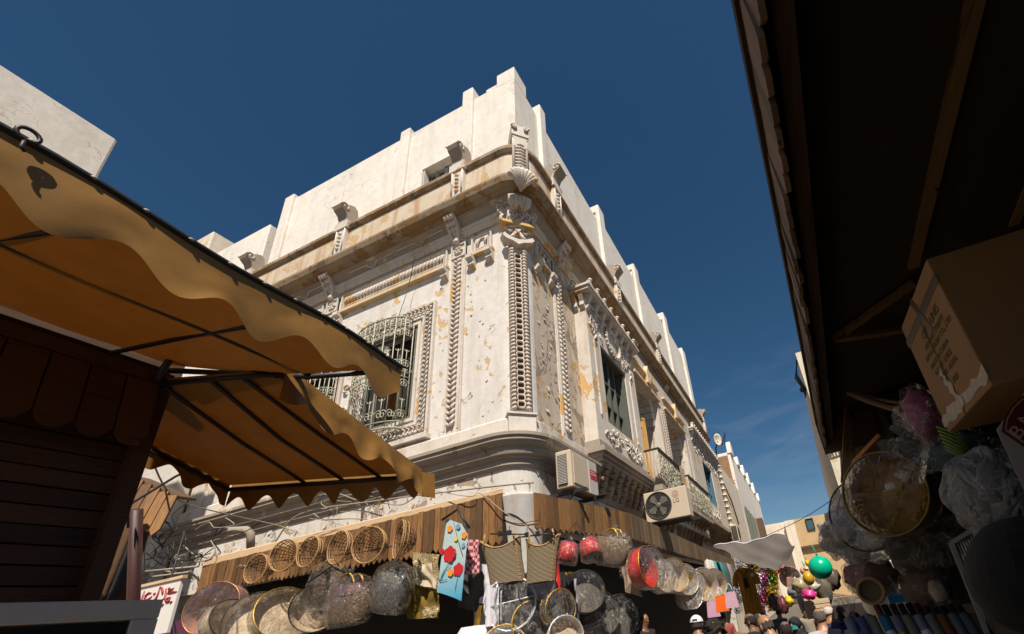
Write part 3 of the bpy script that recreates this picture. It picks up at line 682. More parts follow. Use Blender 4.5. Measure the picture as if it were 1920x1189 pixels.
# ---- right facade: bays, recesses, lintel
def vines(F, u0, u1, z0, z1, d, n, seed, r=.02):
    rr = random.Random(seed); m = MB()
    for i in range(n):
        u = rr.uniform(u0+.06, u1-.06); z = rr.uniform(z0+.06, z1-.06); a0 = rr.uniform(0, 6.28); q = rr.uniform(.06, .12); t_ = rr.choice((-1, 1))
        pp = []
        for k in range(11):
            a = a0 + t_*k*.5; q2 = q*(1-.06*k); pp.append(F(min(u1, max(u0, u+q2*math.cos(a))), min(z1, max(z0, z+q2*math.sin(a))), d + .022 + .012*math.sin(k*.8+i)))
        m.tube(pp, [r*(1-.05*k) for k in range(11)], 5)
    return m
def bay(u0, u1, zc, win, wmat, seed):
    m = MB(); pw_ = .32
    for a, b in ((u0, win[0]-.08), (win[1]+.08, u1)): box_f(m, FR, a, b, 4.66, zc, -.02, XB)
    box_f(m, FR, win[0]-.08, win[1]+.08, 4.66, win[2]-.06, -.02, XB); box_f(m, FR, win[0]-.08, win[1]+.08, win[3]+.06, zc, -.02, XB)
    o = m.build('bay', M['orn'], B)
    m = MB()   # ledge and base
    for z0, z1, e in ((4.40,4.48,.06),(4.48,4.56,.11),(4.56,4.66,.18)): box_f(m, FR, u0-e, u1+e*.2, z0, z1, 0, XB+e)
    box_f(m, FR, u0-.03, u1, 4.66, 4.86, -.01, XB+.03); m.build('bay_ledge', M['mould'], o)
    m = MB()   # curved corbelled underside
    prof = [(0,3.72),(.05,3.74),(.10,3.86),(.18,4.02),(.22,4.2),(.30,4.32),(XB+.04,4.40),(0,4.40)]
    m.prism(prof, lambda a, b, d: FR(u0+d, b, a), .02, u1-u0-.02); m.build('corbel', M['mould'], o)
    m = MB(); n = int((u1-u0)/.34)
    for i in range(n):
        u = u0+.2+i*(u1-u0-.3)/max(1,n-1)
        for k in range(5):
            z = 3.84+k*.11; d = .10+k*.05
            m.hexa([FR(u-.09,z,0),FR(u+.05,z,0),FR(u+.05,z,d+.05),FR(u-.09,z,d+.05),FR(u-.09,z+.085,0),FR(u+.05,z+.085,0),FR(u+.05,z+.085,d+.08),FR(u-.09,z+.085,d+.08)])
    m.build('corbel_bricks', M['corn'], o, stuff=True)
    m = MB()   # cap
    for z0, z1, e in ((zc,zc+.08,.05),(zc+.22,zc+.30,.20),(zc+.30,zc+.36,.24)): box_f(m, FR, u0-e, u1+e, z0, z1, -.0, XB+e)
    box_f(m, FR, u0, u1, zc+.08, zc+.22, 0, XB); m.build('bay_cap', M['orn'], o)
    k = MB(); n = int((u1-u0)/.33)
    for i in range(n):
        u = u0+.05+(u1-u0-.1)*i/(n-1)
        k.prism([(XB,zc+.22),(XB+.16,zc+.22),(XB+.15,zc+.14),(XB+.08,zc+.02),(XB+.09,zc-.08),(XB+.03,zc-.16),(XB,zc-.16)], lambda a, b, d: FR(u+d, b, a), -.05, .05)
    for d in (.03, .2): k.prism([(0,zc+.22),(.16,zc+.22),(.15,zc+.14),(.08,zc+.02),(.09,zc-.08),(.03,zc-.16),(0,zc-.16)], lambda a, b, c_: FR(u0-a, b, d+c_), -.01, .09)
    k.build('consoles', M['orn'], o, stuff=True)
    k = MB(); n = int((u1-u0)/.36)
    for i in range(n+1):
        u = u0+(u1-u0)*i/n; k.prism([(-.12,zc+.36),(.12,zc+.36),(.07,zc+.5),(0,zc+.62),(-.07,zc+.5)], lambda a, b, c_: FR(u+a, b, XB+.2+c_), -.09, 0)
        k.blob(FR(u, zc+.58, XB+.18), (.06,.06,.05), 8, 5)
    k.tube([FR(u0-.22, zc+.38, .04), FR(u0-.22, zc+.55, .12), FR(u0-.22, zc+.38, .24)], .02, 5)
    k.build('cresting', M['orn'], o, stuff=True)
    # window
    a, b, c_, e = win
    m = MB(); box_f(m, FR, a-.08, b+.08, c_-.06, e+.06, -.02, .02); wo = m.build('window', M['glass'], o)
    m = MB(); frame_strip(m, FR, a-.08, b+.08, c_-.06, e+.06, .07, XB-.04); n = 4
    for i in range(1, n): u = a+(b-a)*i/n; box_f(m, FR, u-.03, u+.03, c_, e, .02, .12)
    for z in (c_+(e-c_)*.33, c_+(e-c_)*.66): box_f(m, FR, a, b, z-.025, z+.025, .02, .10)
    m.build('window_frame', wmat, wo)
    return o
b1 = bay(7.35, 10.2, 8.20, (8.07, 9.5, 5.53, 7.38), M['green'], 3)
vines(FR, 7.7, 9.95, 4.92, 5.36, XB, 42, 3, .024).build('carved_panel', M['orn'], b1, stuff=True)
vines(FR, 7.45, 8.3, 7.5, 8.1, XB, 18, 4, .02).build('carved_panel', M['orn'], b1, stuff=True)
vines(FR, 9.4, 10.15, 7.4, 8.05, XB, 14, 5, .02).build('carved_panel', M['orn'], b1, stuff=True)
m = MB(); pts = [FR(8.8+.42*math.cos(R(a)), 7.88+.36*math.sin(R(a)), XB+.03) for a in range(0, 360, 20)]; m.tube(pts, .05, 6, True)
m.blob(FR(8.8, 7.88, XB-.01), (.03,.36,.3), 12, 8)
for a in range(0, 360, 15): m.blob(FR(8.8+.46*math.cos(R(a)), 7.88+.40*math.sin(R(a)), XB+.05), (.03,.035,.035), 6, 4)
m.build('medallion', M['orn'], b1)
m = MB()
for u in (7.62, 9.85):
    m.tube([FR(u, 7.35, XB+.02), FR(u+.08, 7.5, XB+.04), FR(u+.15, 7.4, XB+.02)], .03, 5); box_f(m, FR, u-.02, u+.02, 5.5, 7.35, XB-.01, XB+.03)
m.build('side_moulding', M['orn'], b1, stuff=True)
b2_ = bay(17.5, 23.4, 8.2, (19.3, 21.3, 5.72, 7.5), M['blue'], 8)
vines(FR, 19.3, 21.4, 4.95, 5.5, XB, 26, 9, .03).build('carved_panel', M['orn'], b2_, stuff=True)
vines(FR, 17.7, 23.2, 7.6, 8.15, XB, 40, 10, .03).build('carved_panel', M['orn'], b2_, stuff=True)
# side body beyond the cornice
m = MB(); m.box((XC-6, YR, GZ), (XC+.02, 24.7, 9.2)); m.build('side_wall', M['cream'], B)
# piers and lintel framing the recessed balconies
m = MB()
for a, b in ((10.2,10.34),(12.56,13.44),(16.11,17.5)): box_f(m, FR, a, b, 4.0, 8.0, -.04, XB)
box_f(m, FR, 10.2, 17.5, 7.86, 8.86, -.02, XB-.004); box_f(m, FR, 10.3, 17.5, 3.9, 4.72, -.02, XB-.01)
m.build('pier', M['orn'], B)
m = MB()
for a, b in ((10.3, 12.7), (13.3, 16.2)):
    box_f(m, FR, a, b, 7.86, 7.94, XB-.01, XB+.08); box_f(m, FR, a, b, 8.25, 8.31, XB-.01, XB+.10)
    u = (a+b)/2; m.prism([(-.12,8.0),(.12,8.0),(.12,8.4),(0,8.62),(-.12,8.4)], lambda p_, q_, c_: FR(u+p_, q_, XB+c_), 0, .14)
m.build('lintel_moulding', flat('ochre flaked moulding', (.62,.46,.27), .8, var=.45, sc=4), B)
for u in (13.0, 16.7):
    p_ = MB(); box_f(p_, FR, u-.2, u+.2, 4.8, 7.86, XB-.01, XB+.02); po = p_.build('rope_pilaster', M['orn'], B)
    for i in range(30): inst(LEAF, 'leaf', po, FR.mat(u, 4.95+2.8*i/29, XB+.01, 0, (1.4,1,1.3)))
for i, (a, b) in enumerate(((10.35,12.55),(13.45,16.1))):
    m = MB(); box_f(m, FR, a-.2, b+.2, 4.7, 8.0, -1.1, -1.0); box_f(m, FR, a-.15, a, 4.7, 7.9, -1.0, -.04); box_f(m, FR, b, b+.15, 4.7, 7.9, -1.0, -.04)
    box_f(m, FR, a-.15, b+.15, 7.86, 7.98, -1.0, -.03); box_f(m, FR, a-.15, b+.15, 4.62, 4.74, -1.0, 0); ro = m.build('recess', M['orn'], B)
    m = MB()
    for k in range(4):
        z = 7.86 - k*.22; e = .9 - k*.2
        for s_, u in ((1, a), (-1, b)): m.hexa([FR(u,z-.2,-e),FR(u+s_*.28*(1-k*.2),z-.2,-e),FR(u+s_*.28*(1-k*.2),z-.2,.1),FR(u,z-.2,.1),FR(u,z,-e),FR(u+s_*.36*(1-k*.2),z,-e),FR(u+s_*.36*(1-k*.2),z,.14),FR(u,z,.14)])
    m.build('jamb_bracket', M['orn'], ro, stuff=True)
    m = MB(); u = (a+b)/2
    m.tube([FR(u+.85*math.cos(R(t_)), 6.75+.55*math.sin(R(t_)), -.98) for t_ in range(0, 181, 12)], .06, 6); m.build('door_arch', M['orn'], ro)
    m = MB(); box_f(m, FR, a+.25, b-.25, 4.75, 6.75, -1.0, -.95)
    for k in range(7): uu = a+.25+(b-a-.5)*k/6; box_f(m, FR, uu-.025, uu+.025, 4.75, 6.75, -.95, -.92)
    m.build('balcony_door', M['blue'], ro)
# ochre shutter standing open in the near recess
m = MB(); F2 = Frame(XC-.25, 11.05, 55)
box_f(m, F2, 0, .55, 4.8, 6.9, -.02, .02); frame_strip(m, F2, 0, .55, 4.8, 6.9, .07, .04); frame_strip(m, F2, .12, .43, 5.2, 6.6, .03, .05)
m.build('balcony_shutter', M['shut'], B)
# ---- balconies
def balcony(u0, u1, D, z0, z1, seed, label):
    G = thing('balcony_railing', label, 'balcony', FR((u0+u1)/2, z0, XB), 'iron balconies')
    m = MB(); box_f(m, FR, u0, u1, z0-.14, z0, 0, XB+D); m.build('slab', M['mould'], G)
    m = MB(); box_f(m, FR, u0-.02, u1+.02, z1, z1+.035, XB+D-.04, XB+D+.05); box_f(m, FR, u0-.02, u0+.06, z1, z1+.035, XB, XB+D-.04); box_f(m, FR, u1-.06, u1+.02, z1, z1+.035, XB, XB+D-.04); m.build('handrail', M['iron'], G)
    m = MB(); rr = random.Random(seed); n = int((u1-u0)/.13)
    for i in range(n+1): u = u0+(u1-u0)*i/n; m.tube([FR(u, z0, XB+D), FR(u, z1, XB+D)], .010, 4)
    for k in range(4): d = XB + D*k/4+.02; m.tube([FR(u0, z0, d), FR(u0, z1, d)], .010, 4)
    m.build('bars', M['ironp'], G, stuff=True)
    m = MB()
    for i in range(n):
        for zc in [z0+.1+k*.15 for k in range(int((z1-z0-.1)/.15))]:
            u = u0+(u1-u0)*(i+.5)/n; f_ = rr.choice((-1, 1))
            ju, jz, jr = rr.uniform(-.04,.04), rr.uniform(-.06,.06), rr.uniform(.05,.09)
            m.tube([FR(u+ju+a, min(z1, zc+jz+b), XB+D+.01+rr.uniform(-.01,.02)) for a, b in spiral((0,0), jr, 1.2, 10, f_, .25)], .010, 4)
    m.build('scrollwork', M['ironp'], G, stuff=True)
    m = MB(); prof = [(0,3.5),(.08,3.55),(.2,3.8),(.3,4.05),(XB+D*.8,z0-.14),(0,z0-.14)]
    for i in range(int((u1-u0)/.5)+1):
        u = u0+.1+(u1-u0-.3)*i/int((u1-u0)/.5); m.prism(prof, lambda a, b, c_: FR(u+c_, b, a), 0, .13)
    m.build('brackets', M['corn'], G, stuff=True)
    return G
balcony(10.25, 12.75, .36, 4.50, 5.42, 1, 'nearer iron balcony under the open ochre shutter')
balcony(13.35, 16.7, .38, 4.42, 5.40, 2, 'farther iron balcony beside the white conditioner with a round fan')
m = MB()
for i in range(14): m.blob(FR(10.5+rnd.random()*1.0, 4.65+rnd.random()*.3, XB+.1+rnd.random()*.15), (.12,.12,.1), 10, 6, .4, 3, seed=i)
tag(m.build('laundry_heap', cloth('mixed grey laundry', (.25,.2,.18))), 'heap of grey and brown laundry on the nearer iron balcony', 'laundry')
m = MB(); m.grid(lambda a, b: FR(12.2+a*.5, 5.44-.55*b, XB+.43+.03*math.sin(a*9)), 10, 6); tag(m.build('blanket', cloth('brown blanket', (.3,.22,.16))), 'brown blanket hung over the far end of the nearer balcony rail', 'blanket')
# ---- air conditioners
def acunit(name, label, x0, x1, y0, y1, z0, z1, front, mat, kind):
    G = thing(name, label, 'air conditioner', ((x0+x1)/2, (y0+y1)/2, z0), 'air conditioner units on the walls')
    m = MB(); m.box((x0,y0,z0),(x1,y1,z1)); bev(m.build('casing', mat, G), .02, 3)
    return G
G = acunit('air_conditioner', 'beige air conditioner with a red label beside the corner pillar', -3.05, -2.79, 5.5, 6.4, 3.47, 4.05, 0, M['ac'], 0)
m = MB()
m.box((-3.01,5.487,3.52),(-2.86,5.499,3.99)); gr_ = m.build('grille', M['acd'], G)
m = MB()
for i in range(20): z = 3.535+i*.023; m.hexa([(-3.01,5.470,z),(-2.86,5.470,z),(-2.86,5.486,z+.008),(-3.01,5.486,z+.008),(-3.01,5.470,z+.008),(-2.86,5.470,z+.008),(-2.86,5.486,z+.016),(-3.01,5.486,z+.016)])
m.build('louvres', M['ac2'], gr_, stuff=True)
m = MB(); m.box((-2.789,5.55,3.53),(-2.775,6.02,3.99)); bev(m.build('side_panel', M['ac'], G), .01)
m = MB(); m.box((-2.789,6.08,3.48),(-2.780,6.38,4.03)); m.build('side_panel', M['ac2'], G)
m = MB(); m.box((-2.779,6.12,3.72),(-2.776,6.37,3.88)); lb = m.build('red_label', flat('red label', (.42,.02,.04)), G)
m = MB(); m.box((-2.775,6.14,3.80),(-2.7735,6.34,3.815)); m.box((-2.775,6.14,3.84),(-2.7735,6.28,3.85)); m.build('label_line', flat('label print', (.7,.6,.55)), G)
m = MB()
for y in (5.6, 6.25): m.bar((-3.3,y,3.42),(-2.62,y,3.42),.04,.05)
m.bar((-3.3,5.6,3.1),(-2.8,5.6,3.4),.03); m.box((-2.75,6.2,3.44),(-2.55,6.3,3.46)); m.build('wall_bracket', M['iron'], G)
# unit with the big round fan, front facing the camera side
G = acunit('air_conditioner', 'white conditioner with round fan and LG lettering above the canopy', -2.87, -1.90, 9.0, 9.34, 3.38, 4.03, 1, M['ac'], 1)
FA = Frame(-2.554, 9.0, 0)
m = MB(); m.prism([(.285*math.cos(R(a)), 3.715+.285*math.sin(R(a))) for a in range(0, 360, 12)], lambda a, b, d: FA(a, b, d), 0, .006); fo = m.build('fan_opening', M['dark'], G)
m = MB(); m.tube([FA(.285*math.cos(R(a)), 3.715+.285*math.sin(R(a)), .01) for a in range(0, 360, 12)], .014, 6, True); m.build('fan_ring', M['acd'], fo)
m = MB()
for k in range(4):
    a = k*1.571+.6; m.prism([(.05*math.cos(a-.5), .05*math.sin(a-.5)), (.23*math.cos(a-.35), .23*math.sin(a-.35)), (.25*math.cos(a), .25*math.sin(a)), (.20*math.cos(a+.5), .20*math.sin(a+.5)), (.05*math.cos(a+.4), .05*math.sin(a+.4))], lambda p_, q_, d: FA(p_, 3.715+q_, .008+d), 0, .008)
m.blob(FA(0, 3.715, .02), (.06,.02,.06), 12, 8); m.build('fan_blades', flat('grey fan blade', (.13,.12,.10), .5), fo)
m = MB()
for rr_ in (.06,.12,.18,.24): m.tube([FA(rr_*math.cos(R(a)), 3.715+rr_*math.sin(R(a)), .03) for a in range(0, 360, 15)], .0022, 4, True)
for k in range(10): a = k*.628; m.tube([FA(0,3.715,.03), FA(.28*math.cos(a), 3.715+.28*math.sin(a), .025)], .0022, 4)
m.build('fan_guard', M['acd'], fo, stuff=True)
gm = flat('grey logo print', (.16,.13,.15), .5); mr = flat('faded pink logo print', (.42,.28,.24), .5)
text('LG', 'logo_letters', G, gm, FA.mat(.40, 3.74, .003) @ UP, .115, .002)
m = MB(); m.tube([FA(.40+.073*math.cos(R(a)), 3.885+.073*math.sin(R(a)), .003) for a in range(0, 360, 12)], .004, 4, True); m.tube([FA(.39, 3.92, .004), FA(.39, 3.86, .004), FA(.42, 3.86, .004)], .004, 4)
m.prism([(.40+.07*math.cos(R(a)), 3.885+.07*math.sin(R(a))) for a in range(0, 360, 15)], lambda a, b, d: FA(a, b, d), .0005, .002); m.build('logo_disc', mr, G)
m = MB(); m.bar((-3.1,9.1,3.34),(-1.8,9.1,3.34),.05); m.bar((-3.1,9.28,3.34),(-1.75,9.28,3.34),.05); m.bar((-2.5,9.1,3.34),(-3.05,9.1,2.95),.03); m.build('wall_bracket', M['iron'], G)
m = MB(); m.tube([(-2.9,9.2,3.9),(-2.98,9.15,3.7),(-2.99,9.15,3.45),(-3.0,9.3,3.2)], .03, 6); m.tube([(-2.93,9.3,3.9),(-3.02,9.25,3.7),(-3.04,9.25,3.3)], .02, 6); m.build('hose', M['iron'], G)
G = acunit('air_conditioner', 'small distant conditioner by the segmented white drainpipe', -2.83, -2.50, 22.0, 22.9, 4.08, 4.90, 0, M['ac'], 0)
m = MB()
for i in range(14): m.box((-2.80, 21.985, 4.15+i*.05), (-2.53, 21.999, 4.175+i*.05))
m.build('louvres', M['acd'], G, stuff=True)
m = MB(); m.prism([(.3*math.cos(R(a)), 4.5+.3*math.sin(R(a))) for a in range(0, 360, 15)], lambda a, b, d: Vector((-2.499+d, 22.4+a, b)), 0, .01); m.build('fan_opening', M['dark'], G)
# drainpipe of stacked sleeves
G = thing('drainpipe', 'segmented white clay drainpipe beyond the blue shuttered window', 'drainpipe', (XC+.35, 24.0, 4.0))
for i in range(13):
    m = MB(); z = 4.2+i*.33; m.lathe([(.10,z),(.10,z+.26),(.135,z+.27),(.135,z+.33),(.10,z+.33)], 12, Matrix.Translation((XC+.36, 24.0, 0))); m.build('pipe_sleeve', M['cream'], G)
# ================================================================== SLATTED CANOPIES
def plank(w_=.092, h=.55, th=.018, pt=.05):
    m = MB(); m.prism([(-w_/2,0),(w_/2,0),(w_/2,-h+pt),(0,-h),(-w_/2,-h+pt)], lambda a, b, d: Vector((a, -d, b)), 0, th); return m
def canopy(name, label, path, ztop, hs, step, mats, roof_to, loc, group, fasc=True, tilt=0):
    G = thing(name, label, 'canopy', loc, group)
    meshes = {}
    P = [Vector((a, b, 0)) for a, b in path]; seg = [(P[i], P[i+1]) for i in range(len(P)-1)]
    tot = sum((b-a).length for a, b in seg); dist = 0
    for si, (a, b) in enumerate(seg):
        L = (b-a).length; n = max(1, int(L/step)); dr = (b-a)/L; ang = math.atan2(dr.y, dr.x)
        for i in range(n):
            s_ = (i+.5)/n; h = hs[0]+(hs[1]-hs[0])*((dist+s_*L)/tot); hk = round(h*40)/40
            mm = mats[si] if isinstance(mats, list) else mats
            if (hk, mm) not in meshes: meshes[(hk, mm)] = plank(L/n*.90, hk).mesh('plank', mm)
            c = a.lerp(b, s_)
            inst(meshes[(hk, mm)], 'plank', G, Matrix.Translation((c.x, c.y, ztop+rnd.uniform(-.008,.008))) @ Matrix.Translation((0, rnd.uniform(-.006,.006), 0)) @ Matrix.Rotation(ang, 4, 'Z') @ Matrix.Rotation(R(rnd.uniform(-1,1)+tilt), 4, 'X') @ Matrix.Rotation(R(rnd.uniform(-.7,.7)), 4, 'Y'))
        dist += L
    m = MB(); out = [a for a, _ in seg]+[seg[-1][1]]
    for i in range(len(out)-1):
        a, b = out[i], out[i+1]; ra, rb = roof_to(a), roof_to(b); ia = a+(ra-a).normalized()*.03; ib = b+(rb-b).normalized()*.03
        m.hexa([(ia.x,ia.y,ztop-.06),(ib.x,ib.y,ztop-.06),(rb.x,rb.y,rb.z-.05),(ra.x,ra.y,ra.z-.05),(ia.x,ia.y,ztop+.01),(ib.x,ib.y,ztop+.01),(rb.x,rb.y,rb.z),(ra.x,ra.y,ra.z)])
    m.build('roof_sheet', M['dwood'], G)
    if fasc:
        m = MB()
        for i in range(len(out)-1):
            a, b = out[i], out[i+1]; ra, rb = roof_to(a), roof_to(b); ja = a.lerp(Vector((ra.x,ra.y,0)), .1); jb = b.lerp(Vector((rb.x,rb.y,0)), .1)
            m.hexa([(a.x,a.y,ztop-.0),(b.x,b.y,ztop-.0),(jb.x,jb.y,ztop+.015),(ja.x,ja.y,ztop+.015),(a.x,a.y,ztop+fasc),(b.x,b.y,ztop+fasc*.5),(jb.x,jb.y,ztop+fasc*.5+.04),(ja.x,ja.y,ztop+fasc+.04)])
        m.build('fascia', M['fascia'], G)
    return G
canopy('plank_canopy', 'long plank canopy left of the corner pillar with baskets hanging from it', [(-9.15,4.56),(-3.24,4.47)], 3.27, (.42,.62), .094, M['slat'], lambda p: Vector((min(p.x, -3.85), YC+.1, 3.62)), (-6.2,4.5,2.7), 'plank canopies over the shops', .11)
canopy('plank_canopy', 'plank canopy right of the corner pillar, wide boards then narrow', [(-2.98,4.75),(-2.56,7.1),(-2.72,11.0),(-2.85,14.8),(-2.95,21.7)], 3.27, (.48,.46), .115, [M['slat'], M['slat_grey'], M['slat_grey'], M['slat_grey']], lambda p: Vector((XC-.05, max(p.y, 5.9), 3.55)), (-2.7,12,2.8), 'plank canopies over the shops', 0)
# ================================================================== NEIGHBOURS
def bld(name, label, boxes, mat, cat='building', loc=None):
    a, b = boxes[0]; G = thing(name, label, cat, loc or ((a[0]+b[0])/2, (a[1]+b[1])/2, GZ))
    m = MB()
    for a, b in boxes: m.box(a, b)
    bev(m.build('wall', mat, G), .03, 1); return G
bld('white_block_house', 'plain whitewashed block just left of the stepped parapet', [((-14.8,YC+.05,GZ),(-11.53,YC+5,12.93))], M['pent'])
bld('white_block_house', 'farther whitewashed roof block peeping above the brown awning', [((-21,YC+.5,GZ),(-15.69,YC+7,15.19))], M['cream'])
bld('white_tower_house', 'tall whitewashed wall at upper left behind the brown awning', [((-13,-6,GZ),(-8.88,1.72,10.0))], M['pent'])
G = bld('peeling_house', 'low peeling grey house behind the tangled cables at left', [((-14.6,YC-.25,GZ),(-11.47,YC-.02,6.6))], M['low'])
m = MB(); m.box((-12.3,YC-.5,3.0),(-11.5,YC-.25,3.5)); m.box((-13.4,YC-.4,4.3),(-11.9,YC-.25,4.5)); m.build('ledge', M['mould'], G)
G = bld('street_house', 'low cream street house joined to the corner building, before the brick gable', [((-9,24.72,GZ),(XC,36.4,9.6))], M['cream'])
m = MB(); m.tube([(XC+.1,26,8.4),(XC+.1,29,7.4),(XC+.12,30,6.0)], .05, 6); m.build('wall_pipe', M['corn'], G)
G = bld('gabled_white_house', 'tall white street house with rough brick gable and stepped parapet', [((-12,36.5,GZ),(XC,62,13.0))], M['pent'])
m = MB(); m.box((-8,36.38,9.0),(XC-.25,36.49,12.7)); bs = m.build('brick_gable', flat('rough brown brickwork', (.24,.14,.075), .9, var=.4, sc=3, bump=.8, bd=.05), G)
bk = MB(); bk.box((-.2,-.05,-.06),(.2,.02,.06)); bme = bk.mesh('brick', flat('weathered brick', (.34,.22,.12), .9, var=.4, sc=5))
for r_ in range(9):
    for c_ in range(6): inst(bme, 'brick', bs, Matrix.Translation((XC-2.7+c_*.44+(r_%2)*.2, 36.36, 9.4+r_*.15)) @ Matrix.Rotation(R(rnd.uniform(-4,4)), 4, 'Y'))
for i, (y, z) in enumerate(((37.2,14.0),(41.5,13.8),(46,14.1),(50.5,14.3),(56,14.3),(61.5,14.0))):
    m = MB(); m.prism([(-.8,12.9),(.8,12.9),(.6,z-.3),(.35,z),(-.35,z),(-.6,z-.3)], lambda a, b, d: Vector((XC-.2+d, y+a, b)), 0, .35); m.build('parapet_step', M['pent'], G)
for y in (38.4, 40.4, 42.6, 45):
    m = MB(); m.box((XC,y-.35,5.2),(XC+.05,y+.35,8.4)); wo = m.build('window', M['dark'], G)
    m = MB(); m.box((XC+.04,y-.45,5.1),(XC+.14,y-.35,8.5)); m.box((XC+.04,y+.35,5.1),(XC+.14,y+.45,8.5)); m.build('window_frame', M['green'], wo)
m = MB(); m.box((XC,48,5.0),(XC+.6,50,8.8)); m.build('wooden_oriel', M['dwood'], G)
m = MB()
for y in [37+i*.5 for i in range(22)]: m.bar((XC+.55,y,4.4),(XC+.55,y+.1,5.3),.06)
m.bar((XC+.55,37,5.3),(XC+.55,47.5,5.3),.08); m.bar((XC+.55,37,4.4),(XC+.55,47.5,4.4),.08); m.build('balcony_bars', M['iron'], G, stuff=True)
G = thing('satellite_dish', 'tilted satellite dish on the roof edge above the brick gable', 'satellite dish', (XC-.3,29,9.5))
m = MB(); m.lathe([(0,.0),(.18,.02),(.34,.08),(.44,.14),(.34,.10),(.18,.035),(0,.015)], 20, Matrix.Translation((XC+.0,29,11.7)) @ Matrix.Rotation(R(95),4,'Y') @ Matrix.Rotation(R(30),4,'X')); m.build('dish', M['cream'], G)
m = MB(); m.tube([(XC+.05,29,11.6),(XC-.2,29.2,11.2),(XC-.3,29,9.5)], .05, 6); m.tube([(XC+.3,29,11.3),(XC+.7,28.6,11.9),(XC+.5,28.8,11.2)], .035, 5); m.build('mast', M['iron'], G)
# end of the street
G = bld('tan_house', 'tan plastered house closing the far end of the street', [((-.4,64,GZ),(14,72,10.1))], M['tan'])
m = MB(); m.box((1.8,63.9,8.5),(2.7,63.98,9.8)); wo = m.build('window', M['blue'], G)
m = MB(); frame_strip(m, Frame(0,63.9,0), 1.75,2.75,8.4,9.9,.1,.1); m.build('window_frame', M['iron'], wo)
m = MB()
for x in (-.1, .2): m.box((x-.1,63.9,7.0),(x+.1,64,7.9))
m.box((-.4,63.5,6.2),(6,64,6.5)); m.build('ledge', M['dwood'], G)
bld('pale_end_house', 'pale low house left of the tan house at street end', [((-7,63,GZ),(-.9,70,9.9)), ((-.9,60,GZ),(.3,66,9.6))], M['cream'])
# right-hand white house, turned with the street
FW = Frame(1.42, 12.0, 90-4.07)   # u runs up the street, x towards the right
def RS(u, x, z): return FW.M @ Vector((u, -x, z))
G = thing('white_side_house', 'white house on the right with two black window cages', 'building', RS(8, 3, GZ))
m = MB(); m.hexa([RS(2.2,.0,GZ),RS(27,.0,GZ),RS(27,5,GZ),RS(2.2,5,GZ),RS(2.2,.0,9.0),RS(27,.0,9.0),RS(27,5,9.0),RS(2.2,5,9.0)]); m.build('wall', M['cream'], G)
def cage(par, x0, x1, z0, z1, y, dp):
    m = MB(); m.box((x0+.05,y-.01,z0+.05),(x1-.05,y+.0,z1-.05)); wo = m.build('window', M['dark'], par)
    m = MB()
    for i in range(5):
        x = x0+(x1-x0)*i/4; m.bar((x,y-dp,z0),(x,y-dp,z1),.03)
    for z in (z0, z0+(z1-z0)*.33, z0+(z1-z0)*.66, z1):
        m.bar((x0,y-dp,z),(x1,y-dp,z),.03)
        for x in (x0,x1): m.bar((x,y-dp,z),(x,y,z),.03)
    m.build('window_cage', M['iron'], par, stuff=True)
cage(G, 1.75, 2.1, 5.6, 6.6, 14.15, .25); cage(G, 2.15, 2.6, 7.0, 7.9, 14.15, .25)
m = MB()
for k in range(4): m.tube([RS(2.5+k*.1,-.02,8.9), RS(2.6+k*.08,-.15-k*.03,8.4), RS(2.5,-.05,7.9-k*.1), RS(2.6+.1*k,-.1,7.6)], .02, 5)
m.blob(RS(2.6,-.1,7.8), .12, 8, 6); m.build('hanging_cables', M['iron'], G, stuff=True)
m = MB(); m.bar(RS(20,-.7,4.0), RS(20,-.7,5.2), .05)
for k in range(8): m.bar(RS(16+k*.5,-.6,4.0), RS(16+k*.5,-.6,5.2), .05)
m.bar(RS(16,-.6,5.2), RS(20,-.6,5.2), .06); m.bar(RS(16,-.6,4.0), RS(20,-.6,4.0), .06); m.build('balcony_bars', M['iron'], G, stuff=True)
# ================================================================== LEFT STALL
def D(x, y, d):
    "point at photo pixel (x, y), d metres in front of the lens along its axis"
    r = RC @ Vector((x - PX, PY - y, -FF)); return CAM + r * (d / FF)
def canvas_mat(name, c1, c2, tr):
    t = NT(name); n = t.noise(1.5, 6, .6, .4); n2 = t.noise(9, 6, .65)
    c = t.mix(n, tuple(x*.75 for x in c1), tuple(min(1, x*1.2) for x in c1)); c = t.mix(t.ramp(n2, [(.45, 0.), (.75, .35)]), c, tuple(x*.45 for x in c1))
    wv = t.noise(160, 2, .5)
    nb = t.bump(t.noise(1.6, 3, .5, .6), .35, .05); nb = t.bump(t.noise(6, 4, .5, .3), .2, .008, nb); nb = t.bump(wv, .12, .002, nb)
    m = t.done(c, .55, nb)
    tl = t.n.new('ShaderNodeBsdfTranslucent'); t.l.new(t.mix(n2, c2, tuple(x*.55 for x in c2)), tl.inputs[0]); ms = t.n.new('ShaderNodeMixShader'); ms.inputs[0].default_value = tr
    t.l.new(t.b.outputs[0], ms.inputs[1]); t.l.new(tl.outputs[0], ms.inputs[2]); t.l.new(ms.outputs[0], t.n['Material Output'].inputs[0]); return t.m
M['canvas'] = canvas_mat('brown awning canvas', (.34,.170,.036), (.15,.040,.003), .24)
KX, HX = -1.84, -3.06
h0, h1 = at(0, 590, X=HX), at(292, 712, X=HX)
ZF = 3.23
y0, y1 = -.9, 1.66
SP = thing('wooden_stall', 'dark varnished board stall with slatted fascia and display counter at lower left', 'market stall', (HX, 0, GZ))
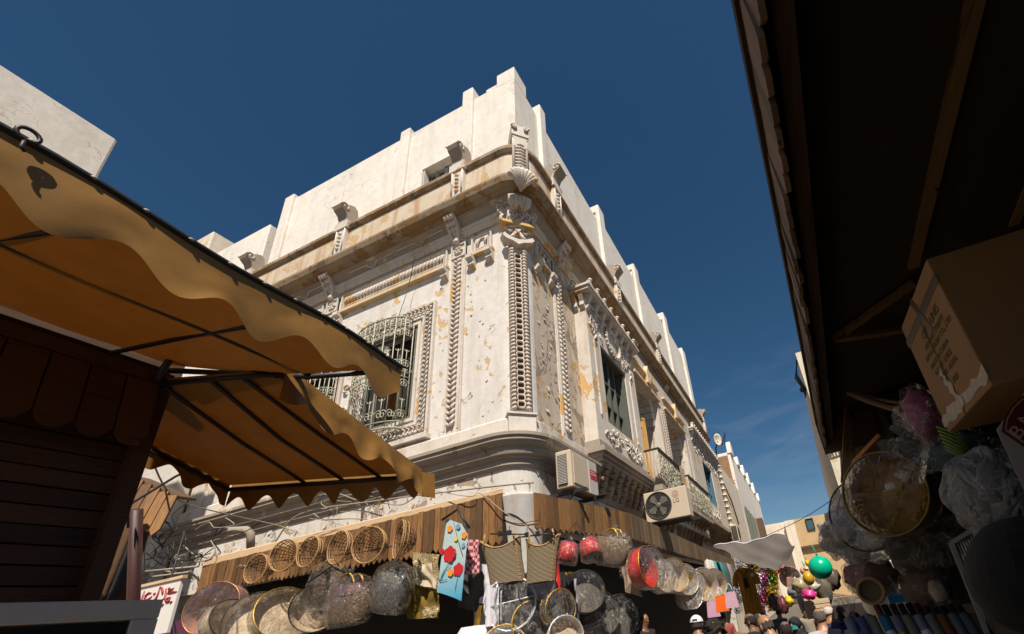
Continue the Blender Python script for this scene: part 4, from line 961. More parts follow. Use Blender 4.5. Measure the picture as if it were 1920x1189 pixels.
# horizontal boards
bo = MB(); bo.box((-.028,-1.6,-.078),(0,0,.0)); bme2 = bo.mesh('board', M['board'])
for i in range(12):
    inst(bme2, 'board', SP, Matrix.Translation((HX-.06, 1.10, 3.02-i*.086)) @ Matrix.Rotation(R(rnd.uniform(-.3,.3)), 4, 'X'))
m = MB(); m.box((HX-.12,-2.5,GZ),(HX-.088,1.14,3.3)); m.box((HX-2.2,1.02,GZ),(HX-.1,1.08,3.3)); m.build('back_wall', M['dark'], SP)
m = MB(); m.box((HX-.09,1.10,1.0),(HX+.0,1.165,3.27)); m.build('post', M['board'], SP)
# fascia slats with pointed lower ends, leaning out
sl_ = MB(); sl_.prism([(-.062,0),(.062,0),(.062,-.34),(.035,-.385),(0,-.40),(-.035,-.385),(-.062,-.34)], lambda a, b, d: Vector((d, a, b)), -.009, .009); sme = sl_.mesh('slat', M['board'])
for i in range(15): inst(sme, 'slat', SP, Matrix.Translation((HX+.01, 1.04-i*.131, 3.20)) @ Matrix.Rotation(R(-13+rnd.uniform(-1,1)), 4, 'Y'))
m = MB(); m.bar((HX+.0,-2.5,3.24),(HX+.0,1.15,3.24),.05,.07); m.build('fascia_rail', M['board'], SP)
m = MB(); m.box((HX-.10,-2.5,3.26),(HX-.03,1.2,3.42)); m.build('head_board', M['dwood'], SP)
# counter / display case frame
cx = MB(); a = at(0, 1130, X=-2.6); b_ = at(303, 1142, X=-2.6)
cx.box((-3.0,-1.6,a.z-.075),(-2.6,b_.y,a.z)); cx.box((-2.66,b_.y-.085,.6),(-2.60,b_.y,a.z-.075)); cx.box((-3.0,b_.y-.05,.6),(-2.94,b_.y,a.z-.075)); cx.box((-3.0,-1.6,.7),(-2.6,b_.y,.8))
bev(cx.build('counter_frame', flat('grey brown painted metal', (.60,.51,.44), .5, var=.15), SP), .006)
cx = MB(); cx.box((-2.985,-1.5,.8),(-2.98,b_.y-.09,a.z-.08)); cx.box((-2.61,-1.5,.8),(-2.605,b_.y-.09,a.z-.08)); cx.build('counter_glass', flat('dark counter glass', (.02,.02,.02), .08), SP)
# pole with hanging clothes beside the stall
PO = thing('stall_pole', 'maroon taped pole at the corner of the dark board stall', 'pole', D(255, 1150, 3.9))
p0, p1 = D(256, 955, 4.0), D(248, 1189, 4.0)
m = MB(); m.tube([p0, p1 + (p1-p0)*1.5], .045, 10); m.build('pole', flat('maroon tape', (.05,.014,.010), .5, sc=12), PO)
m = MB(); m.tube([D(240,948,3.9), D(330,893,3.6), D(400,860,3.4)], .010, 5); m.tube([D(240,948,3.9), D(240,990,3.9)], .01, 5); m.build('stay_rod', M['iron'], PO)
hm = [cloth('dark hanging cloth %d' % i, c) for i, c in enumerate(((.05,.03,.02),(.10,.05,.02),(.03,.025,.03)))]
for i, (x, y, w_, h_) in enumerate(((205,1060,30,150),(222,1040,26,170),(238,1030,26,190),(190,1090,22,110),(248,1060,20,140))):
    c = D(x, y, 4.2+.05*i); s_ = mpp(c); m = MB()
    m.lathe([(.01, h_*s_*.5), (w_*s_*.3, h_*s_*.42), (w_*s_*.45, 0), (w_*s_*.5, -h_*s_*.4), (w_*s_*.3, -h_*s_*.5)], 16, Matrix.Translation(c) @ Matrix.Rotation(R(6), 4, 'Y'), wob=lambda j, a_, i=i: 1+.22*math.sin(a_*5+i+j*.4))
    tag(m.build('hanging_garment', hm[i % 3]), 'dark folded garment hanging beside the maroon stall pole', 'garment', 'dark garments beside the stall pole')
# awnings -------------------------------------------------------------
AW = thing('brown_awning', 'larger upper brown canvas awning with scalloped valance at left', 'awning', (KX, .8, ZF), 'scalloped brown awnings')
A0 = at(-120, 180, X=KX); A0.z = ZF
def front(t_):   # front edge, t 0..1
    return Vector((KX - .10*max(0, t_-.0)**2, y0 + (1.69-y0)*t_, ZF + .012*math.sin(t_*17)))
def hinge(t_): return Vector((HX, y0 + (1.13-y0)*t_, 3.31))
m = MB(); m.grid(lambda a, b: (hinge(a).lerp(front(a), b) + Vector((0, 0, .035 - .05*math.sin(b*math.pi) + .008*noise.noise(Vector((a*8, b*5, 1)))))), 40, 14)
m.build('canopy_cloth', M['canvas'], AW, keep=True)
def valance(fn, n, per, d0, d1, ph, lean, wav, nm, par, seed=0):
    m = MB()
    def f(a, b):
        p = fn(a); L = a*per + ph; q = .5 + .5*math.cos(2*math.pi*L)
        dr = d0 + (d1-d0)*q
        k = noise.noise(Vector((a*9+seed, b*.8, seed)))
        return p + Vector(lean)*(b*dr*(.25+.9*k*b)) + Vector((0,0,-b*dr + .02)) + Vector(wav)*(k*.018*b + .006*math.sin(a*40+seed)*b) + Vector(lean)*(.045*noise.noise(Vector((a*9+seed, b*1.4, seed*2)))*math.sin(math.pi*min(1,b*1.25)))
    m.grid(f, n, 8); o = m.build(nm, M['canvas'], par, keep=True)
    return o
per1 = (1.69-y0)/.305
valance(front, 170, per1, .165, .262, -( (1.24-y0)/(1.69-y0)*per1 ), (.25,0,0), (1,.2,0), 'valance', AW, 1)
m = MB()
# end flap, bending round the front corner
m.grid(lambda a, b: front(1)+Vector((-.02-.10*a, .05*math.sin(a*2.2), -.30*b*(1-.35*a) + .02 - .02*a)), 8, 8); m.build('end_flap', M['canvas'], AW, keep=True)
m = MB(); m.tube([front(i/20)+Vector((.0,0,.028)) for i in range(21)], .014, 6); m.build('front_bar', M['iron'], AW)
m = MB(); MX = -2.42
ym = 1.50
m.tube([Vector((MX,y0,3.262)), Vector((MX-.02,ym,3.262))], .017, 6); m.build('middle_bar', M['iron'], AW)
m = MB(); m.tube([hinge(0)-Vector((0,0,.02)), hinge(1)-Vector((0,0,.02))], .022, 6); m.build('hinge_bar', M['iron'], AW)
for yy in (-.35, .32, .98):
    m = MB(); m.tube([(HX,yy-.10,3.285),(MX,yy+.02,3.262),(KX-.09,yy+.15,3.24)], .012, 6); m.build('rafter', M['iron'], AW)
m = MB(); m.tube([hinge(1), Vector((MX-.02,ym,3.25)), front(1)+Vector((0,-.02,.0))], .018, 6); m.build('end_bar', M['iron'], AW)
q0, q1, q2, q3 = at(292,712,X=HX+.04), at(330,658,X=HX+.1), at(350,660,X=HX+.1), at(520,705,X=-2.55)
m = MB(); m.tube([q0, q1, q2, q3], .017, 6); m.build('stay_bar', M['iron'], AW)
# ring hook riding on the front edge
m = MB(); rc = at(50, 258, X=KX+.02)
m.tube([rc+Vector((0,.022*math.cos(R(a)),.012+.022*math.sin(R(a)))) for a in range(0,360,24)], .006, 6, True); m.tube([rc+Vector((0,0,-.01)), rc+Vector((0,0,-.04)), rc+Vector((.0,.01,-.05))], .005, 5); m.build('ring_hook', M['iron'], AW)
rv = MB(); rv.blob((0,0,0), (.006,.010,.006), 8, 5); rme = rv.mesh('rivet', flat('grey rivet', (.35,.3,.25), .4))
for i in range(12): inst(rme, 'rivet', AW, Matrix.Translation(front(.38+i*.052)+Vector((.014,0,.026))))
AZ = thing('brown_awning', 'smaller lower brown awning sloping away beyond the first one', 'awning', (-3.0, 2, 3.0), 'scalloped brown awnings')
a0 = at(533, 697, X=-2.52); a1 = at(788, 890, X=-2.52); a2 = at(430, 915, X=-3.66); a3 = at(276, 836, X=-3.60); a4 = at(300, 716, X=-3.05)
def sheet(a, b):
    near = a0.lerp(a4, a*1.0) if False else None
    top = a0.lerp(a4, min(1, a/.62)) if a < .62 else a4.lerp(a3, (a-.62)/.38)
    bot = a1.lerp(a2, a)
    return top.lerp(bot, b) + Vector((0, 0, .02 - .03*math.sin(b*math.pi)*math.sin(a*math.pi)))
m = MB(); m.grid(sheet, 26, 20); m.build('canopy_cloth', M['canvas'], AZ, keep=True)
valance(lambda t_: a0.lerp(a1, t_)+Vector((.01,0,.02)), 90, 4.0, .145, .235, -.12, (.25,0,0), (1,.3,0), 'valance', AZ, 4)
valance(lambda t_: a1.lerp(a2, t_)+Vector((0,.01,.02)), 130, 7.1, .11, .21, -.3, (0,.15,0), (.2,1,0), 'valance', AZ, 7)
valance(lambda t_: a2.lerp(a3, t_)+Vector((0,0,.02)), 50, 2.2, .08, .17, -.05, (-.15,0,0), (1,.3,0), 'valance', AZ, 9)
m = MB(); m.grid(lambda a, b: a1+Vector((.012+.03*a, .10*a+.02*b, .02-.19*b-.0*a)), 5, 6); m.build('end_flap', M['canvas'], AZ, keep=True)
for nm, pp in (('edge_bar', [a0+Vector((-.03,0,0)), a1+Vector((-.03,0,0))]), ('far_bar', [a1, a2]), ('side_bar', [a2, a3]), ('head_bar', [a4, a0])):
    m = MB(); m.tube([p-Vector((0,0,.012)) for p in pp], .016, 6); m.build(nm, M['iron'], AZ)
for u, v in ((.22, .22), (.62, .62), (.38, .42)):
    m = MB(); m.tube([sheet(u, 0)-Vector((0,0,.03)), sheet(v, .5)-Vector((0,0,.015)), sheet(v, 1)-Vector((0,0,.02))], .013, 6); m.build('rafter', M['iron'], AZ)
# short plank canopy of the next stall
c0, c1 = D(238, 893, 4.3), D(334, 934, 4.3)
G = thing('small_plank_canopy', 'short dark plank canopy beyond the maroon pole', 'canopy', c0)
mm = plank(.082, .42, .02, .06).mesh('plank', M['slat'])
for i in range(6):
    c = c0.lerp(c1, (i+.5)/6); dr = c1-c0
    inst(mm, 'plank', G, Matrix.Translation(c) @ Matrix.Rotation(math.atan2(dr.y, dr.x), 4, 'Z') @ Matrix.Rotation(R(-14), 4, 'X'))
m = MB(); bk_ = Vector((-.45,.35,.12)); m.add([c0-Vector((0,0,.01)), c1-Vector((0,0,.01)), c1+bk_, c0+bk_, c0+Vector((0,0,.02)), c1+Vector((0,0,.02)), c1+bk_+Vector((0,0,.03)), c0+bk_+Vector((0,0,.03))], [(0,3,2,1),(4,5,6,7),(0,1,5,4),(1,2,6,5),(2,3,7,6),(3,0,4,7)]); m.build('roof_sheet', M['dwood'], G)
# painted sign
sg = thing('painted_sign', 'white sign with red Arabic lettering at lower left', 'sign', D(290, 1125, 5.6))
e0, e1 = D(262, 1103, 5.6), D(333, 1105, 5.6); ang = 0
FS = Frame(0, e0.y, 0)
s_ = mpp(D(290,1125,5.6)); u0 = e0.x; u1 = at(335, 1105, Y=e0.y).x; zt = e0.z; zb = at(290, 1150, Y=e0.y).z - .25
m = MB(); box_f(m, FS, u0-.1, u1, zb, zt, -.03, 0); m.build('board', flat('white sign paint', (.66,.63,.60), .6, var=.1), sg)
m = MB(); box_f(m, FS, u0-.1, u1+.05, zt+.0, zt+.035, -.03, .02); m.build('top_batten', M['fascia'], sg)
rp = flat('red lettering paint', (.28,.02,.025), .5); W_ = u1-u0; H_ = .27
def stroke(m, pts, r_=.013):
    P2 = [FS(u0 + W_*(x/1500.), zt - .03 - H_*((y-210)/560.), .004) for x, y in pts]
    m.tube(P2, [r_*(.55+.65*math.sin(math.pi*i/(len(P2)-1))) for i in range(len(P2))], 6)
m = MB()
for pts in ([(250,260),(250,420),(280,510),(400,520),(500,490),(600,440)], [(530,350),(430,330),(360,390),(370,470),(420,510)], [(800,240),(810,400),(790,510),(700,570),(600,600),(520,670),(430,720),(370,690),(390,620)],
            [(810,240),(900,300),(970,400),(975,460)], [(850,560),(840,620),(890,640),(990,610),(1080,550)], [(1050,320),(1090,450),(1130,580),(1200,650),(1290,660),(1300,580),(1230,560),(1180,600)],
            [(1150,460),(1300,440),(1470,460)], [(1160,460),(1200,390),(1330,350)], [(250,540),(220,600),(160,640)]): stroke(m, pts)
for x, y in ((665,390),(300,610),(590,700),(1090,715),(1160,340),(1370,690),(700,780)): stroke(m, [(x-30,y+12),(x,y),(x+35,y-12)], .014)
m.build('lettering', rp, sg, stuff=True)
# cables
def cable(label, pts, r_=.008, mat=None, sag=0., nm='cable', grp=None):
    P = [Vector(p) for p in pts]; out = []
    for i in range(len(P)-1):
        for k in range(8):
            t_ = k/8; p0_ = P[max(0,i-1)]; p1_, p2_ = P[i], P[i+1]; p3_ = P[min(len(P)-1, i+2)]
            q = .5*((2*p1_) + (p2_-p0_)*t_ + (2*p0_-5*p1_+4*p2_-p3_)*t_*t_ + (3*p1_-p0_-3*p2_+p3_)*t_**3); q.z -= sag*math.sin(math.pi*t_); out.append(q)
    out.append(P[-1]); m = MB(); m.tube(out, r_, 5); o = m.build(nm, mat or M['cable']); return tag(o, label, 'cable', grp)
Yw = YC-.34
cable('pale cable swagging from the awning corner down to the canopy', [D(280,850,3.8), D(330,935,4.6), D(430,965,6), D(520,985,6.6), at(560,1000,Y=Yw-.3)], .008, M['cablew'])
cable('long dark cable swagging under the moulding towards the left', [at(1000,905,Y=YC-.3), at(900,915,Y=YC-.33), at(700,940,Y=Yw), at(560,965,Y=Yw), at(500,1030,Y=Yw), at(400,1060,Y=Yw), at(330,1010,Y=Yw)], .012, M['cablew'])
cable('thin white wire running from the moulding across the pillar', [at(740,905,Y=YC-.6), at(870,930,Y=YC-.8), at(900,925,Y=YC-.75), at(945,960,Y=YC-.8), at(1010,1000,Y=4.5)], .006, M['cablew'])
cable('black rope looped around the white pillar', [at(943,975,Y=4.75), at(975,985,Y=4.62), at(1010,982,Y=4.7)], .012, M['dwood'])
cable('thin overhead wire crossing the far end of the street', [at(1425,1010,Y=30), at(1500,975,Y=28), at(1556,940,Y=26)], .02)
cable('thin vertical wire hanging from the cornice to the iron grille', [at(778,480,Y=4.9), at(765,540,Y=5.0), at(748,592,Y=4.8)], .006)
rc_ = random.Random(3)
for k in range(26):
    x, y = rc_.uniform(290, 400), rc_.uniform(985, 1075); Y_ = Yw-.1-rc_.random()*.3
    pts = [at(x, y, Y=Y_)]
    for j in range(4): x += rc_.uniform(-35, 40); y += rc_.uniform(-30, 26); pts.append(at(x, y, Y=Y_))
    cable('tangled cable in the knot of wires at the left end of the moulding', pts, rc_.uniform(.005, .013), rc_.choice((M['cable'], M['cablew'], M['iron'])), grp='tangled cables at left')
for k in range(16):
    x, y = rc_.uniform(560, 760), rc_.uniform(925, 975); Y_ = YC-.2-rc_.random()*.3; pts = [at(x, y, Y=Y_)]
    for j in range(3): x += rc_.uniform(-20, 60); y += rc_.uniform(-20, 14); pts.append(at(x, y, Y=Y_))
    cable('loose cable tangled under the moulding above the long plank canopy', pts, rc_.uniform(.004, .009), rc_.choice((M['cable'], M['cablew'], M['cablew'])), grp='loose cables above the canopy')
for k, (xa, ya, xb, yb) in enumerate(((270,1072,372,1062),(262,1085,360,1072),(270,1062,330,1075))):
    tag(MB().tube([at(xa,ya,Y=4.3+k*.1), at(xb,yb,Y=4.5+k*.1)], .018, 6).build('white_rod', M['cablew']), 'thin pale rod sticking out above the painted sign', 'rod', 'pale rods above the sign')
tag(MB().tube([at(420,1005,Y=Yw), at(428,995,Y=Yw-.1), at(462,993,Y=Yw-.1), at(470,1000,Y=Yw-.1), at(470,1032,Y=Yw)], .06, 10).build('elbow_pipe', M['mould']), 'short grey elbow pipe above the left end of the canopy', 'pipe')
tag(MB().tube([at(345,1000,Y=4.3), at(322,1080,Y=4.3), at(316,1130,Y=4.25), at(322,1189,Y=4.2)], .012, 6).build('cable', M['cable']), 'thick black cable hanging in front of the painted sign', 'cable')
mt = MB(); mt.box(tuple(at(312,1168,Y=4.4)), tuple(at(362,1230,Y=4.4)+Vector((0,.3,0)))); tag(bev(mt.build('crate', flat('purple plastic', (.10,.02,.05), .4))), 'purple plastic crate below the painted sign', 'crate')
# ================================================================== RIGHT STALL
FE = Frame(.2, .7, 90-4.07)      # u up the street, outwards(d) = towards +x
def E(u, x, z): return FE.M @ Vector((u, -x, z))
RS2 = thing('eaves_stall', 'dark timber stall roof with pointed eave slats filling the right side', 'market stall', E(1, .8, GZ))
st = MB(); st.prism([(-.041,0),(.041,0),(.041,-.33),(.015,-.36),(-.03,-.35),(-.041,-.32)], lambda a, b, d: Vector((a, d, b)), -.008, .008); stm = st.mesh('eave_slat', wood('eave slat wood', (.10,.06,.035), (.22,.14,.08), (6,6,.5)))
for i in range(62):
    u = -1.5 + i*.0845
    inst(stm, 'eave_slat', RS2, FE.M @ Matrix.Translation((u, -.022, 3.262)) @ Matrix.Rotation(R(rnd.uniform(-1.2,1.2)), 4, 'X') @ Matrix.Rotation(R(rnd.uniform(-1,1)), 4, 'Y'))
m = MB(); m.hexa([E(-2,.06,2.98),E(3.7,.06,2.98),E(3.7,.11,2.98),E(-2,.11,2.98),E(-2,.06,3.08),E(3.7,.06,3.08),E(3.7,.11,3.08),E(-2,.11,3.08)]); m.build('eave_beam', M['dwood'], RS2)
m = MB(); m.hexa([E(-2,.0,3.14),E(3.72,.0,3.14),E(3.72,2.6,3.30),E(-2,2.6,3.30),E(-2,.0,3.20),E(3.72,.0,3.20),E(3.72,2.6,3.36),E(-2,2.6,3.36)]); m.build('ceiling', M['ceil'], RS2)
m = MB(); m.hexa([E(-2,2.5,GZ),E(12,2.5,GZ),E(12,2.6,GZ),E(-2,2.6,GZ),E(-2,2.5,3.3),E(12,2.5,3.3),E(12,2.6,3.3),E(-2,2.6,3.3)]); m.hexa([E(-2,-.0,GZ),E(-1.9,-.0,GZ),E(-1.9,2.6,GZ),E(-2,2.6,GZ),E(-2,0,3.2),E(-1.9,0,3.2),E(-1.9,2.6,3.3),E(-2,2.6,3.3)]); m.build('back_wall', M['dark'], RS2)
m = MB(); m.hexa([E(3.64,.0,2.86),E(3.70,.0,2.86),E(3.70,2.5,2.86),E(3.64,2.5,2.86),E(3.64,.0,3.16),E(3.70,.0,3.16),E(3.70,2.5,3.3),E(3.64,2.5,3.3)]); m.build('end_board', M['dwood'], RS2)
m = MB(); m.hexa([E(3.7,.15,2.9),E(12,.15,2.9),E(12,2.6,3.1),E(3.7,2.6,3.1),E(3.7,.15,2.95),E(12,.15,2.95),E(12,2.6,3.15),E(3.7,2.6,3.15)]); m.build('far_roof', M['dwood'], RS2)
bt = lambda a, b, w_: MB().bar(a, b, w_, w_*.6).build('batten', M['batten'], RS2)
bt(at(1842,-60,Z=3.15), at(1712,500,Z=3.15), .045); bt(at(1565,635,Z=3.12), at(1715,530,Z=3.15), .05); bt(at(1565,637,Z=3.1), at(1700,618,Z=3.13), .045); bt(at(1990,200,Z=3.2), at(1900,420,Z=3.2), .04)
m = MB(); hk = at(1760, 365, Z=3.1); m.tube([hk+Vector((.0,0,.04)), hk+Vector((.02,.02,0)), hk+Vector((.05,.02,-.01)), hk+Vector((.07,.02,.015)), hk+Vector((.065,.02,.04))], .003, 5); m.build('hook', M['iron'], RS2)
m = MB(); hk = at(1443, 321, Y=1.3); m.tube([hk+Vector((.01*math.cos(R(a))-.004,0,.012*math.sin(R(a)))) for a in range(20,330,25)], .0022, 5); m.build('hook', M['iron'], RS2)
m = MB(); m.tube([D(1590,735,3.2), D(1630,752,3.1), D(1670,765,3.0), D(1700,765,2.9)], .022, 6); m.tube([D(1590,733,3.2), D(1640,748,3.1), D(1700,757,2.9)], .014, 6); m.build('rolled_cloth', cloth('tan rolled cloth', (.25,.16,.09)), RS2)
# fan of bamboo blinds on the wall beyond
G = thing('blind_bundle', 'leaning bundle of thin bamboo blinds below the eave end', 'blinds', D(1590, 850, 3.9))
bm2 = wood('bamboo', (.25,.15,.06), (.42,.27,.13), (8,8,.4))
for k in range(12): MB().bar(D(1586+k*.5, 745+k*3, 3.9+.02*k), D(1578+k*4.2, 905-k*5, 3.9+.02*k), .016, .012).build('bamboo_stick', bm2, G)
MB().bar(D(1600,868,3.7), D(1650,815,3.5), .03).build('orange_pole', wood('orange timber', (.35,.14,.04), (.45,.2,.06)), G)
# ================================================================== GOODS
def axis(c, yaw, pitch):
    v = CAM - Vector(c); v.z = 0; v.normalize(); v = Matrix.Rotation(R(-yaw), 3, 'Z') @ v
    return Vector((v.x*math.cos(R(pitch)), v.y*math.cos(R(pitch)), math.sin(R(pitch))))
def orient(c, ax, roll=0): return Matrix.Translation(c) @ Vector(ax).to_track_quat('Z', 'Y').to_matrix().to_4x4() @ Matrix.Rotation(R(roll), 4, 'Z')
def circ(r, z, n=36, fn=None): return [Vector((r*(fn(a) if fn else 1)*math.cos(a), r*(fn(a) if fn else 1)*math.sin(a), z)) for a in [2*math.pi*i/n for i in range(n)]]
def wicker_basket(px_, py_, Y, r, h, yaw, pitch, label):
    c = at(px_, py_, Y=Y); Mx = orient(c, axis(c, yaw, pitch)); G = thing('wicker_basket', label, 'basket', c, 'wicker baskets under the long canopy')
    T = lambda p: Mx @ Vector(p)
    prof = lambda s: (r*(.28+.72*s**.6), -h*(1-s))
    m = MB(); m.tube([T(p) for p in circ(r, 0, 32)], .008, 6, True); m.tube([T(p) for p in circ(r*.99, -.022, 32)], .006, 6, True); m.tube([T(p) for p in circ(r*.95, -.06, 32)], .006, 5, True); m.build('rim', M['straw'], G)
    m = MB()
    for k in range(8):
        s = .0+.95*k/8; q, z = prof(s); m.tube([T(p + Vector((0,0,.004*math.sin(i*1.57+k*3.14)))) for i, p in enumerate(circ(q, z, 32))], .0048, 4, True)
    for k in range(4): m.tube([T(p) for p in circ(r*.28*k/4+.004, -h, 16)], .004, 4, True)
    m.build('weave', M['wick'], G)
    m = MB()
    for i in range(22):
        a = 2*math.pi*i/22; m.tube([T((prof(s)[0]*math.cos(a), prof(s)[0]*math.sin(a), prof(s)[1])) for s in (0,.15,.4,.7,1)], .0042, 4)
    m.build('ribs', M['wick'], G); return G
bk = [(479,1066,.185,.14,38,2), (531,1041,.20,.17,30,0), (577,1034,.19,.17,40,5), (633,1026,.20,.17,44,2), (690,1021,.215,.15,24,0), (747,1011,.22,.12,62,4)]
ord_ = ['leftmost and smallest of the six wicker baskets on the pole', 'second wicker basket from the left on the pole, tilted dark mouth', 'third wicker basket from the left, narrow mouth on the pole', 'fourth wicker basket from the left, over the dark wrapped bags', 'fifth wicker basket, widest round mouth on the pole', 'rightmost wicker basket, seen nearly edge on by the plain planks']
for (x, y, r, h, yw, pt), lb in zip(bk, ord_): wicker_basket(x, y, 3.95, r*1.0, h*1.5, yw+16, pt, lb)
tag(MB().tube([at(452,1066,Y=4.15), at(500,1052,Y=4.18), at(600,1045,Y=4.15), at(680,1035,Y=4.15), at(765,1018,Y=4.15)], .010, 6).build('hanging_pole', M['dwood']), 'thin crooked stick threaded through the row of wicker baskets', 'stick')
tag(MB().tube([at(443,1068,Y=4.1), at(450,1060,Y=4.1), at(462,1062,Y=4.15), at(480,1067,Y=4.2)], .009, 6).build('white_hook', M['cablew']), 'white bent hook at the left end of the basket stick', 'hook')
# straw tote bags on rods
def stripes(name, c1, c2, sc):
    t = NT(name); wv = t.n.new('ShaderNodeTexWave'); wv.bands_direction = 'Z'; wv.inputs['Scale'].default_value = sc; wv.inputs['Distortion'].default_value = 1.2; t.l.new(t.co, wv.inputs[0])
    n = t.noise(40, 4); return t.done(t.mix(wv.outputs[0], t.mix(n, c1, tuple(x*.5 for x in c1)), c2), .8, t.bump(wv.outputs[0], .8, .01))
M['sea'] = stripes('woven seagrass', (.17,.13,.075), (.28,.215,.13), 26)
for (x0, x1, lb) in ((922, 984, 'left of the two woven seagrass tote bags hanging at the pillar'), (986, 1041, 'right of the two woven seagrass tote bags hanging at the pillar')):
    Y_ = 4.05; c0 = at(x0, 1050, Y=Y_); c1 = at(x1, 1050, Y=Y_); w_ = (c1-c0).length/2; c = (c0+c1)/2; s_ = mpp(c); hh = 80*s_/1.0
    G = thing('straw_tote', lb, 'bag', c, 'woven tote bags'); FB = Frame(c.x, c.y, 14 if x0 < 950 else 8)
    lean = -.08 if x0 < 950 else .04
    def bagp(a, b, sgn):
        u = (a*2-1); q = math.cos(u*math.pi/2)**.6; top = hh*.52 - .14*hh*(1-u*u)*1.6
        z = -hh*.5 + (top+hh*.5)*b; wd = w_*(.90+.16*b - .06*math.sin(b*3.1))
        return FB(u*wd + lean*b, z + c.z, sgn*(.015+.085*q*(1-.35*b)))
    m = MB(); m.grid(lambda a, b: bagp(a, b, 1), 22, 12); m.grid(lambda a, b: bagp(a, b, -1), 22, 12); m.build('body', M['sea'], G)
    m = MB()
    for sg_ in (1, -1): m.tube([bagp(i/22, 1, sg_) for i in range(23)], .009, 5)
    m.build('edge_binding', M['straw'], G)
    m = MB()
    for k in range(24):
        b = k/23; 
        for sd in (0, 1): m.tube([bagp(sd*.94+.06*(1-sd)*0 , b, 1), bagp(.12 if sd == 0 else .88, b, 1)], .0045, 4)
    m.build('side_lacing', M['straw'], G, stuff=True)
    m = MB()
    for a in (.13, .87):
        p = bagp(a, 1, 1); m.tube([p+Vector((0,0,-.05)), p+Vector((0,0,.04)), p+Vector((.01 if a < .5 else -.01,0,.10))], .010, 6)
    m.build('handle', M['straw'], G)
for a, b, lb in (((920,1001),(990,1002),'left'), ((978,1007),(1040,999),'right')):
    tag(MB().tube([at(*a, Y=4.0), at(*b, Y=4.0)], .008, 6).build('rod', M['iron']), 'thin black rod carrying the %s woven tote bag' % lb, 'rod', 'tote bag rods')
for i, (x, y) in enumerate(((937,1001),(955,999),(988,1003),(1008,1001),(1031,1000))):
    m = MB(); c = at(x, y, Y=3.98); m.box(tuple(c-Vector((.02,.015,.025))), tuple(c+Vector((.02,.015,.025)))); m.tube([c, c+Vector((.0,0,.05)), c+Vector((.01,.0,.07))], .004, 5)
    tag(bev(m.build('rod_clip', M['iron'])), ('%s black clip on the rods above the tote bags' % ['first','second','third','fourth','fifth'][i]), 'clip', 'black rod clips')
tag(MB().tube([at(943,978,Y=4.35), at(975,982,Y=4.3), at(1012,975,Y=4.35)], .004, 5).build('wire', M['iron']), 'thin wire tied across the pillar above the rods', 'wire')
# poppy banner
def clothobj(name, label, cat, quad, mats, nu=14, nv=20, amp=.02, seed=0, group=None, matfn=None):
    m = MB(); a, b, c, d = [Vector(q) for q in quad]   # tl tr br bl
    nrm = (b-a).cross(d-a).normalized()
    def f(u, v):
        p = a.lerp(b, u).lerp(d.lerp(c, u), v); return p + nrm*(amp*noise.noise(Vector((u*4+seed, v*2.2, seed)))*2 + amp*.5*math.sin(u*11+seed+v*2))
    m.grid(f, nu, nv); o = m.build(name, mats, keep=True); return tag(o, label, cat, group)
t = NT('pale blue printed cloth'); g_ = t.n.new('ShaderNodeSeparateXYZ'); t.l.new(t.tc.outputs['Generated'], g_.inputs[0])
M['poppy'] = t.done(t.mix(t.ramp(g_.outputs[2], [(.0, 0.), (.5, 1.)]), (.03,.30,.50), (.40,.52,.52)), .55, t.bump(t.noise(14, 5, .6), .5, .01))
Yb = 4.02; q = [at(838,972,Y=Yb), at(877,987,Y=Yb), at(866,1127,Y=Yb), at(821,1110,Y=Yb)]
G = thing('poppy_banner', 'pale blue cloth printed with red poppies on a black hanger', 'cloth', at(848,1050,Y=Yb))
m = MB(); m.grid(lambda u, v: Vector(q[0]).lerp(q[1], u).lerp(Vector(q[3]).lerp(q[2], u), v) + Vector((0,-.012*math.sin(u*5+v*2),0)), 12, 20); m.build('cloth_panel', M['poppy'], G, keep=True)
def onq(u, v): return Vector(q[0]).lerp(q[1], u).lerp(Vector(q[3]).lerp(q[2], u), v) + Vector((0,-.014-.012*math.sin(u*5+v*2),0))
rp_, op_, bp_, gp_ = (flat('poppy red print', (.50,.01,.015)), flat('orange print', (.75,.25,.02)), flat('blue print', (.16,.28,.45)), flat('stem print', (.05,.12,.05)))
for nm, u, v, r, mt_ in (('poppy_print',.36,.46,.085,rp_),('poppy_print',.75,.62,.065,rp_),('poppy_print',.03,.46,.03,rp_),('orange_print',.27,.12,.038,op_),('orange_print',.87,.14,.038,op_),('orange_print',.45,.70,.038,op_),('orange_print',.55,.23,.025,flat('yellow print', (.7,.5,.05))),('blue_print',.6,.05,.03,bp_),('blue_print',.88,.28,.025,bp_)):
    c = onq(u, v); m = MB(); n = 16; m.add([c]+[c+Vector((r*math.cos(k*2*math.pi/n)*(1+.13*math.sin(k*2.1)), -.001, r*math.sin(k*2*math.pi/n)*(1+.13*math.sin(k*2.1)))) for k in range(n)], [(0, k+1, (k+1)%n+1) for k in range(n)]); m.build(nm, mt_, G)
m = MB()
for pp in ([(.36,.55),(.25,.68),(.1,.85)],[(.45,.6),(.2,.7),(.1,.85)],[(.75,.7),(.7,.9)],[(.4,0),(.6,.2),(.9,.42)],[(.1,.85),(.35,.8)],[(.1,.85),(-.02,.8)]): m.tube([onq(*p) for p in pp], .003, 4)
m.build('stem_print', gp_, G, stuff=True)
m = MB(); a, b = at(829,975,Y=Yb-.03), at(880,990,Y=Yb-.03); tp = at(858,955,Y=Yb-.03); m.tube([a, tp, b], .016, 6); m.tube([tp, tp+Vector((0,0,.05))], .006, 5); m.build('hanger', M['iron'], G)
